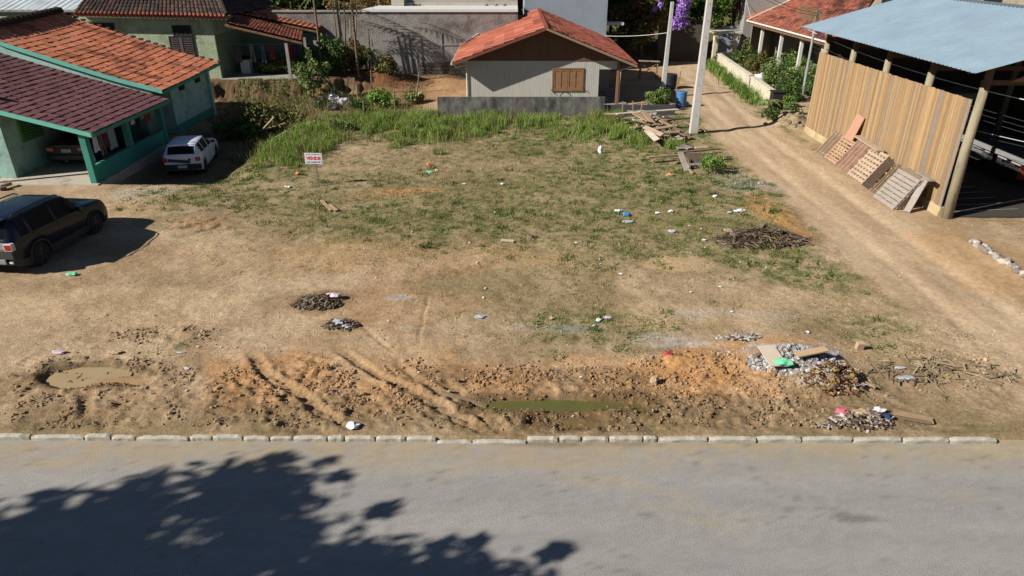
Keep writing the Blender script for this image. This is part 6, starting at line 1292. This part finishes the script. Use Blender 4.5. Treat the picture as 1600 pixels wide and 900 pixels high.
plank((14.85, 27.1, 1.22), (14.95, 29.4, 1.25), .3, .06, WMATS[0], 'long pale beam resting on top of the middle pallets', 'loose timber by the barn wall')
tp = thing('timber_prop', (14.5, 23.35, .0), 'grey T shaped timber prop beside the barn corner post', 'prop')
s = MB(); s.bar((-.25, -.05, 0), (.3, .25, 1.15), .24, .06); s.build('upright', WMATS[6], tp); s = MB(); s.bar((.28, -.15, 1.2), (.34, .85, 1.22), .2, .06); s.build('crosspiece', WMATS[6], tp)
# lying planks elsewhere
GL_ = 'loose planks and sticks on the lot'
for (x0, y0, x1, y1, wd, mi, lab) in [(1395, 647, 1457, 661, .16, 3, 'pale timber beam lying near the right end of the kerb'), (1398, 654, 1454, 664, .05, 2, 'dark edge batten lying against the pale beam'), (503, 315, 518, 331, .10, 3, 'left plank of the pair lying below the sale sign'), (514, 322, 526, 331, .14, 0, 'short plank touching the left one below the sale sign'), (690, 616, 760, 628, .08, 1, 'thin grey stick lying across the wheel ruts'), (1135, 360, 1152, 372, .24, 0, 'split pale log end at the left of the brush pile'), (1178, 366, 1192, 352, .14, 1, 'short log leaning on the brush pile'), (783, 377, 803, 379, .10, 4, 'pale scrap board in the middle of the lot'), (1350, 600, 1366, 612, .04, 3, 'thin straw coloured stick near the brush heap'), (820, 365, 832, 372, .05, 5, 'dark twig in the dry grass'), (1180, 560, 1192, 552, .08, 2, 'short dark stick beside the ash patch')]:
    a = gp(x0, y0); b = gp(x1, y1); plank(a + Vector((0, 0, .05)), b + Vector((0, 0, .05)), wd, .05, WMATS[mi], lab, GL_)
for (x0, y0, z0, x1, y1, z1, lab) in [(408, 205, .0, 428, 183, .9, 'sloping stick of the broken frame in the shade below the bank'), (402, 205, .0, 446, 192, .3, 'low stick of the broken frame in the shade below the bank'), (427, 200, 0, 426, 182, .9, 'upright stick of the broken frame in the shade below the bank'), (430, 215, 0, 462, 197, .2, 'loose pale stick at the edge of the tall grass')]:
    plank(G(x0, y0, z0 - .1), G(x1, y1, z1), .07, .05, WMATS[0], lab, 'broken stick frame below the bank')
# fence posts at the back left
for (px, py, h, lab) in [(617, 172, 1.1, 'short weathered fence stake in the tall grass'), (560, 165, 1.4, 'thin fence stake beside the trash bags'), (582, 150, 1.6, 'fence stake under the fern'), (651, 145, 1.3, 'leaning fence stake in front of the stone footing'), (569, 182, .9, 'short stake in the grass left of the fence')]:
    b = gp(px, py); s = MB(); s.tube([(0, 0, -.15), (.03 if 'leaning' not in lab else .25, 0, h)], [.05, .04], 7); o = s.build('fence_stake', M_WOODG); o.location = b; tag(o, lab, 'fence stake', 'fence stakes at the back')
# trestle, barrels
b = Vector((9.95, 51.6, gz(9.95, 51.6))); t = thing('wooden_trestle', tuple(b), 'wooden trestle frame with crossed braces standing in the sun behind the orange roofed house', 'trestle')
s = MB(); s.bar((-.75, 0, 1.3), (.75, 0, 1.25), .3, .06); s.build('top_board', WMATS[0], t)
for sx in (-1, 1): s = MB(); s.bar((sx * .62, -.25, 0), (sx * .6, 0, 1.25), .08, .08); s.bar((sx * .62, .4, 0), (sx * .6, 0, 1.25), .08, .08); s.build('leg', WMATS[1], t)
s = MB(); s.bar((-.6, -.12, .3), (.6, -.02, 1.15), .07, .04); s.bar((.6, -.14, .3), (-.6, -.04, 1.15), .07, .04); s.build('brace', WMATS[1], t)
def barrel(name, b, r, h, m, label, rim=None, cat='barrel'):
    t = thing(name, tuple(b), label, cat); s = MB(); s.lathe([(r * .94, 0), (r, .04), (r, h * .32), (r * 1.03, h * .34), (r, h * .36), (r, h * .64), (r * 1.03, h * .66), (r, h * .68), (r, h - .03), (r * .94, h)], n=24); s.build('shell', m, t, smooth=False)
    s = MB(); s.lathe([(r * .92, h - .02), (0, h - .02)], n=24); s.build('lid', rim or m, t); return t
M_BLB = mat('blue_plastic', A(74, 122, 168), .45, .1, 3, stain=A(90, 110, 130), stain_s=3)
b = G(1063, 166); b.z = gz(b.x, b.y); barrel('barrel', b, .33, .92, M_BLB, 'blue plastic barrel beside the lane behind the tall pole', mat('blue_lid', A(120, 164, 200), .5, .1, 4))
b = G(1045, 137); b.z = gz(b.x, b.y); barrel('water_tank', b, .5, .95, M_BLK, 'dark round tank behind the shorter pole', mat('grey_lid', A(90, 92, 94), .6, .1, 4), 'tank')
for k, (px, py) in enumerate([(1056, 143), (1060, 132), (1034, 134)]): b = G(px, py); plank(b, b + Vector((.1, .1, .9)), .07, .07, WMATS[1], 'upright fence stick beside the dark tank', 'sticks around the dark tank')
# bicycle wheel behind the low wall
t = thing('bicycle_wheel', (3.05, 39.62, .62), 'black bicycle wheel showing above the low wall under the brown shutters', 'wheel'); s = MB()
s.tube([(math.cos(a) * .33, .05, math.sin(a) * .33 + .26) for a in np.linspace(0, 2 * math.pi, 33)], .026, 6, cap=False); s.build('tyre', M_TYRE, t, smooth=True); s = MB()
for k in range(14): a = k * math.pi / 7; s.bar((0, .05, .26), (math.cos(a) * .31, .05, math.sin(a) * .31 + .26), .004, .004)
s.build('spokes', M_RIM, t)
# rubbish
def crumple(p, r, m, label, name='plastic_bag', cat='litter', flat=.45, group=None, sub=2, jit=.35, rz=0):
    s = MB(); s.blob((0, 0, (r if not hasattr(r, '__len__') else r[2]) * flat * .5), r, sub, jit, flat=flat, rz=rz); o = s.build(name, m); o.location = p; return tag(o, label, cat, group)
C_W = mat('white_scrap', A(226, 226, 228), .6, .08, 8); C_B = mat('blue_scrap', A(70, 150, 214), .5, .15, 8); C_G = mat('green_scrap', A(120, 206, 160), .6, .12, 8); C_O = mat('orange_scrap', A(220, 120, 80), .6, .15, 8); C_R = mat('red_scrap', A(180, 60, 70), .7, .15, 8); C_PK = mat('pink_scrap', A(214, 110, 130), .7, .15, 8); C_GY = mat('grey_scrap', A(176, 178, 184), .7, .1, 8); C_K = mat('black_bag', (.02, .02, .022), .35, .2, 6); C_BR = mat('card_scrap', A(186, 158, 124), .85, .12, 5)
for (px, py, r, m, lab) in [(978, 337, (.19, .14, .12), C_B, 'crumpled bright blue plastic bag in the dry grass'), (965, 331, (.20, .10, .08), C_W, 'white plastic scrap left of the blue bag'), (981, 348, (.16, .07, .05), C_GY, 'pale scrap just below the blue bag'), (1050, 363, (.17, .12, .10), C_GY, 'shiny pale plastic bag right of the blue one'), (1028, 334, (.12, .08, .06), C_W, 'small white scrap right of the blue bag near the green patch'), (1048, 332, (.12, .1, .08), C_W, 'small white cup beside the green patch'), (1156, 331, (.24, .12, .12), C_W, 'white bag lying at the lane edge above the brush pile'), (1140, 333, (.12, .08, .06), C_GY, 'grey scrap left of the white bag at the lane edge'), (1117, 308, (.12, .08, .08), C_W, 'white scrap at the top of the green weeds'), (1100, 376, (.1, .07, .05), C_W, 'tiny white scrap near the brush pile'),
        (466, 273, (.13, .12, .14), C_O, 'orange pink bag left of the sale sign'), (450, 293, (.15, .1, .07), C_W, 'white paper scrap left of the sign stake'), (671, 259, (.15, .12, .12), C_O, 'orange ball like bag in the middle of the back grass'), (671, 270, (.16, .06, .04), C_G, 'flat green scrap just below the orange bag'), (682, 267, (.07, .06, .06), C_W, 'small white scrap right of the orange bag'), (785, 289, (.1, .09, .09), C_W, 'white cup in the dry grass near the centre'), (938, 240, (.11, .11, .2), C_W, 'pale bottle shaped scrap in the grass below the wall'), (113, 430, (.19, .11, .07), C_G, 'flat pale green bag on bare earth by the dark SUV shadow'), (553, 668, (.15, .12, .12), C_W, 'crumpled white paper at the kerb in the wheel ruts'), (520, 464, (.26, .14, .14), mat('pale_pink_bag', A(226, 196, 204), .6, .15, 6), 'pale pink bag on the dark rubbish mound'),
        (750, 496, (.18, .10, .03), C_GY, 'flat grey scrap on bare earth in the middle of the lot'), (862, 498, (.1, .08, .05), C_BR, 'small pale stone like scrap by the green patch'), (935, 502, (.09, .08, .08), C_W, 'white scrap on the green patch'), (949, 498, (.14, .09, .06), mat('pale_pink_bag', ()), 'pale pink scrap on the green patch'), (1044, 554, (.12, .08, .07), C_R, 'small red scrap above the orange clay'), (1022, 598, (.12, .11, .16), C_BR, 'upright brown stone on the orange clay'), (1314, 645, (.20, .10, .09), C_PK, 'crimson cloth scrap near the kerb at the right'), (1342, 655, (.2, .12, .08), C_BR, 'brown card scrap right of the crimson cloth'), (1372, 643, (.18, .09, .09), C_W, 'white bag at the right of the kerbside rubbish'), (1382, 653, (.2, .12, .10), mat('navy_bag', A(50, 60, 96), .5, .2, 6), 'dark blue bag at the right of the kerbside rubbish'),
        (1047, 263, (.0, 0, 0), C_O, ''), (1047, 275, (.22, .12, .10), mat('tan_scrap', A(214, 160, 110), .8, .15, 6), 'tan bag in the grass left of the broken pallets'), (524, 158, (.34, .2, .3), C_W, 'white bag in the rubbish below the leafy sapling'), (537, 163, (.3, .2, .25), C_GY, 'grey bag right of the white one below the sapling'), (505, 166, (.45, .3, .35), C_K, 'black rubbish bag left of the white one below the sapling'), (525, 172, (.5, .3, .25), C_K, 'black rubbish bag in front of the white one below the sapling'), (550, 161, (.3, .2, .2), C_K, 'black bag at the right end of the rubbish below the sapling'), (530, 505, (.2, .14, .10), C_GY, 'grey broken lump on the small rubble mound'), (540, 512, (.14, .1, .08), C_GY, 'smaller grey lump beside the first on the rubble mound'), (92, 552, (.22, .09, .06), mat('lilac_scrap', A(196, 176, 186), .7, .15, 6), 'lilac plastic strip beside the muddy tan puddle'), (180, 552, (.2, .1, .05), C_BR, 'flat brown flap above the muddy tan puddle'), (282, 552, (.12, .05, .03), C_GY, 'small grey shard right of the orange water'), (293, 577, (.1, .07, .05), C_GY, 'grey shard nearer the wheel ruts'), (725, 288, (.1, .06, .04), C_W, 'thin white scrap left of the white cup'), (1262, 520, (.06, .05, .04), C_W, 'tiny white speck in the dry ground at the right'), (1415, 592, (.26, .09, .05), C_GY, 'pale flat scrap near the right end of the lot'), (1405, 576, (.16, .05, .04), C_GY, 'long pale shard above the flat scrap at the right')]:
    if r[0] == 0: continue
    r = (r[0] * .8, r[1] * .8, r[2] * .55) if 'below the' not in lab else r
    crumple(gp(px, py) + Vector((0, 0, .02)), r, m, lab, 'litter_scrap', 'litter', 1.0)
# tiny unlabeled-by-place litter that nothing tells apart
src = crumple(gp(900, 380), (.06, .04, .03), C_W, 'tiny white litter speck scattered on the lot', 'litter_speck', 'litter', 1.0, 'tiny white litter specks', 1)
for k in range(44):
    zx = rr.choice([(560, 1250, 290, 520), (850, 1300, 300, 420), (200, 1500, 540, 668)]); p = gp(rr.uniform(zx[0], zx[1]), rr.uniform(zx[2], zx[3]))
    if road_mask(np.array([p.x]), np.array([p.y]))[0] > .3: continue
    d = dup(src, p + Vector((0, 0, .015)), rr.uniform(0, 6)); k_ = rr.uniform(.3, .9); d.scale = (k_, k_, k_)
# mattress board, green piece, slabs on the ash heap
a = gp(1213, 566); s = MB(); s.bar((-.34, -.16, .02), (.16, .34, .12), .40, .02); o = one(s, 'cardboard_sheet', mat('card_pale', A(206, 190, 168), .9, .08, 4), (0, 0, 0), 'pale cardboard sheet lying on the grey ash heap', 'cardboard'); o.location = a + Vector((0, 0, .08)); o.rotation_euler.z = .9
crumple(gp(1224, 574) + Vector((0, 0, .12)), (.2, .12, .07), C_G, 'mint green plastic piece on the corner of the cardboard sheet', 'litter_scrap', 'litter', 1.0)
a = gp(1265, 568); s = MB(); s.bar((-.35, 0, .02), (.35, .1, .12), .2, .03); o = one(s, 'cardboard_sheet', C_BR, (0, 0, 0), 'narrow brown cardboard strip right of the pale sheet on the ash', 'cardboard'); o.location = a + Vector((0, 0, .1))
def heap(name, px, py, rx, ry, hz, n, kind, cols, label, cat, seed):
    r_ = random.Random(seed); c = gp(px, py); s = MB(); sc = c
    for k in range(n):
        a_ = r_.uniform(0, 6.28); q = math.sqrt(r_.random()); dx = math.cos(a_) * q * rx; dy = math.sin(a_) * q * ry; zz = gz(c.x + dx, c.y + dy) - c.z + hz * (1 - q) * r_.random(); col = r_.choice(cols); kk = r_.uniform(.6, 1.25); col = tuple(v * kk for v in col)
        if kind == 'twig':
            L = r_.uniform(.15, .5); an = r_.uniform(0, 6.28); d = Vector((math.cos(an) * L, math.sin(an) * L, r_.uniform(-.25, .35) * L)); s.bar(Vector((dx, dy, zz + .03)) - d / 2, Vector((dx, dy, zz + .03)) + d / 2, r_.uniform(.012, .035), .015, col=col)
        elif kind == 'mix' and r_.random() < .45:
            L = r_.uniform(.06, .24); an = r_.uniform(0, 6.28); d = Vector((math.cos(an) * L, math.sin(an) * L, r_.uniform(-.25, .35) * L)); s.bar(Vector((dx, dy, zz + .03)) - d / 2, Vector((dx, dy, zz + .03)) + d / 2, r_.uniform(.015, .045), .015, col=col)
        else: s.blob((dx, dy, zz + .005), .012 + .045 * r_.random() ** 3, 1, .35, col=col, flat=.7)
    o = s.build(name, mat('heap_bits', attr='Col', rough=.9, var=.2, scale=20), facecol=True); o.location = c; return tag(o, label, cat)
heap('brush_pile', 1190, 374, 1.5, .65, .25, 420, 'twig', [A(120, 100, 84), A(90, 74, 60), A(146, 126, 106), A(70, 58, 48)], 'low pile of dark cut branches at the edge of the green weeds by the lane', 'brush pile', 1)
heap('rubble_heap', 1240, 562, 1.05, .46, .08, 1500, 'rock', [A(176, 176, 176), A(150, 148, 146), A(192, 192, 190), A(120, 108, 94)], 'pale grey heap of ash and broken rubble near the street', 'rubble heap', 2)
heap('brush_heap', 1303, 598, .62, .42, .34, 480, 'mix', [A(120, 74, 60), A(150, 116, 62), A(96, 76, 44), A(170, 142, 84), A(84, 48, 44), A(180, 170, 160)], 'reddish brown heap of dead palm leaves and scraps near the street', 'brush heap', 3)
heap('rubbish_pile', 1340, 660, .75, .18, .12, 300, 'mix', [A(150, 130, 112), A(110, 92, 74), A(190, 180, 170), A(80, 64, 52)], 'strip of twigs and rubbish along the kerb at the right', 'rubbish', 4)
heap('rubbish_pile', 494, 472, .65, .32, .10, 420, 'mix', [A(90, 76, 58), A(66, 54, 42), A(120, 100, 76), A(150, 138, 120)], 'dark mound of burnt rubbish left of the pale pink bag', 'rubbish', 5)
heap('rubble_pile', 533, 508, .45, .18, .05, 150, 'mix', [A(110, 92, 70), A(80, 66, 50), A(140, 128, 110)], 'small dark rubble patch below the burnt rubbish', 'rubble', 6)
heap('rubble_pile', 1155, 528, .55, .12, .05, 90, 'mix', [A(160, 150, 138), A(110, 98, 82), A(190, 186, 180)], 'thin scatter of grey rubble above the orange clay at the right', 'rubble', 7)
heap('twig_scatter', 1470, 580, 1.7, .6, .02, 110, 'twig', [A(176, 160, 132), A(150, 132, 104), A(120, 104, 80)], 'scatter of pale twigs and straw at the mouth of the dirt lane', 'twigs', 8)
heap('rubble_pile', 1165, 286, 1.1, .55, .03, 140, 'rock', [A(180, 178, 172), A(150, 146, 138), A(120, 110, 96)], 'grey rubble spread at the lane edge below the broken pallets', 'rubble', 9)
heap('earth_rubble', 640, 138, 1.8, 1.4, .1, 260, 'mix', [A(120, 86, 56), A(90, 64, 42), A(140, 104, 70)], 'rusty brown earth lumps and roots below the rough retaining wall', 'rubble', 12)
heap('debris_litter', 520, 165, 2.0, .7, .2, 320, 'mix', [A(80, 70, 58), A(56, 48, 40), A(120, 106, 90), A(150, 148, 150)], 'dark scattered debris around the rubbish bags below the sapling', 'debris', 10)
# line of stones at the right edge
for i in range(26):
    t_ = i / 25; px = 1520 + 84 * t_ + rr.uniform(-5, 5); py = 378 + 54 * t_ + rr.uniform(-3, 3); s = MB(); s.blob((0, 0, .04), (rr.uniform(.08, .17), rr.uniform(.07, .12), rr.uniform(.06, .1)), 2, .16); o = s.build('stone', mat('grey_stone_%d' % (i % 3), [A(160, 150, 140), A(130, 120, 112), A(182, 172, 158)][i % 3], .9, .2, 8, .4, 20)); o.location = gp(px, py); o.rotation_euler.z = rr.uniform(0, 3)
    tag(o, 'rounded grey stone in the line of stones on the bare ground by the barn', 'stone', 'line of stones by the barn')
# blocks at (1375,545)
s = MB(); s.box((0, 0, .1), (.16, .12, .2), rx=.2); one(s, 'brick', C_BR, (0, 0, 0), 'pale upright brick on the bare ground right of the ash heap', 'brick').location = gp(1342, 546)
# log pieces at left edge by carport
for (a_, b_, lab) in [((0, 292, .1), (17, 286, .15), 'pale log piece at the left edge in front of the carport'), ((0, 296, .05), (10, 293, .08), 'darker log piece under the pale one at the left edge')]:
    p0 = G(*a_); p1 = G(*b_); s = MB(); s.tube([p0, p1], .09, 8); one(s, 'log', WMATS[0 if 'pale log' in lab else 5], tuple(p0), lab, 'log')
# earth clods and gravel: countless
def clods(name, L, n, x0, x1, y0, y1, r0, r1, cols, label, seed):
    R = np.random.RandomState(seed); x = R.uniform(x0, x1, n); y = R.uniform(y0, y1, n); p = blobs(x, y, L, 50 + seed, .6); cl = fbm(x * 2.2, y * 2.2, 55 + seed, 3); k = (R.rand(n) < p * sst(.38, .62, cl) * 1.3 * (1 - .93 * rut_mask(x, y))) & (y > 10.85); x, y = x[k], y[k]; m_ = len(x); z = full_h(x, y)
    import bmesh
    bm = bmesh.new(); bmesh.ops.create_icosphere(bm, subdivisions=1, radius=1); bv = np.array([tuple(v.co) for v in bm.verts]); bf = np.array([[v.index for v in f.verts] for f in bm.faces]); bm.free()
    nv = len(bv); r = (r0 + (r1 - r0) * R.rand(m_) ** 4); sc = r[:, None, None] * R.uniform(.6, 1.3, (m_, 1, 3)) * np.array([1, 1, .75]); jit = R.uniform(.65, 1.25, (m_, nv, 1)); a = R.uniform(0, 6.28, m_)
    v = bv[None] * jit * sc; vx = v[..., 0] * np.cos(a)[:, None] - v[..., 1] * np.sin(a)[:, None]; vy = v[..., 0] * np.sin(a)[:, None] + v[..., 1] * np.cos(a)[:, None]
    V = np.stack([vx + x[:, None], vy + y[:, None], v[..., 2] + (z + r * .25)[:, None]], -1).reshape(-1, 3); F = (bf[None] + (np.arange(m_) * nv)[:, None, None]).reshape(-1, 3)
    gc = ground_col(x, y); c = gc * R.uniform(.75, 1.2, (m_, 1)) * .75 + np.array(cols)[R.randint(0, len(cols), m_)] * .3; tag(mesh_np(name, V, F, mat('clod', attr='Col', rough=.95, var=.15, scale=30), np.repeat(c, nv, 0)), label, kind='stuff')
clods('earth_clods', MUD, 110000, -12, 11, 10.9, 17.5, .006, .05, [A(140, 112, 78), A(110, 88, 60), A(176, 132, 84), A(168, 150, 122)], 'broken earth clods in the churned mud behind the kerb', 1)
clods('gravel', [(800, 500, 800, 200, .5), (700, 640, 760, 60, .8), (210, 300, 80, 12, 1), (1180, 290, 70, 20, 1), (1300, 250, 60, 60, .5), (1480, 350, 60, 40, .6), (900, 380, 500, 80, .35)], 60000, -17, 16, 10.9, 36, .006, .03, [A(190, 180, 164), A(130, 116, 98), A(160, 140, 112)], 'small loose stones and crumbs over the bare ground', 2)
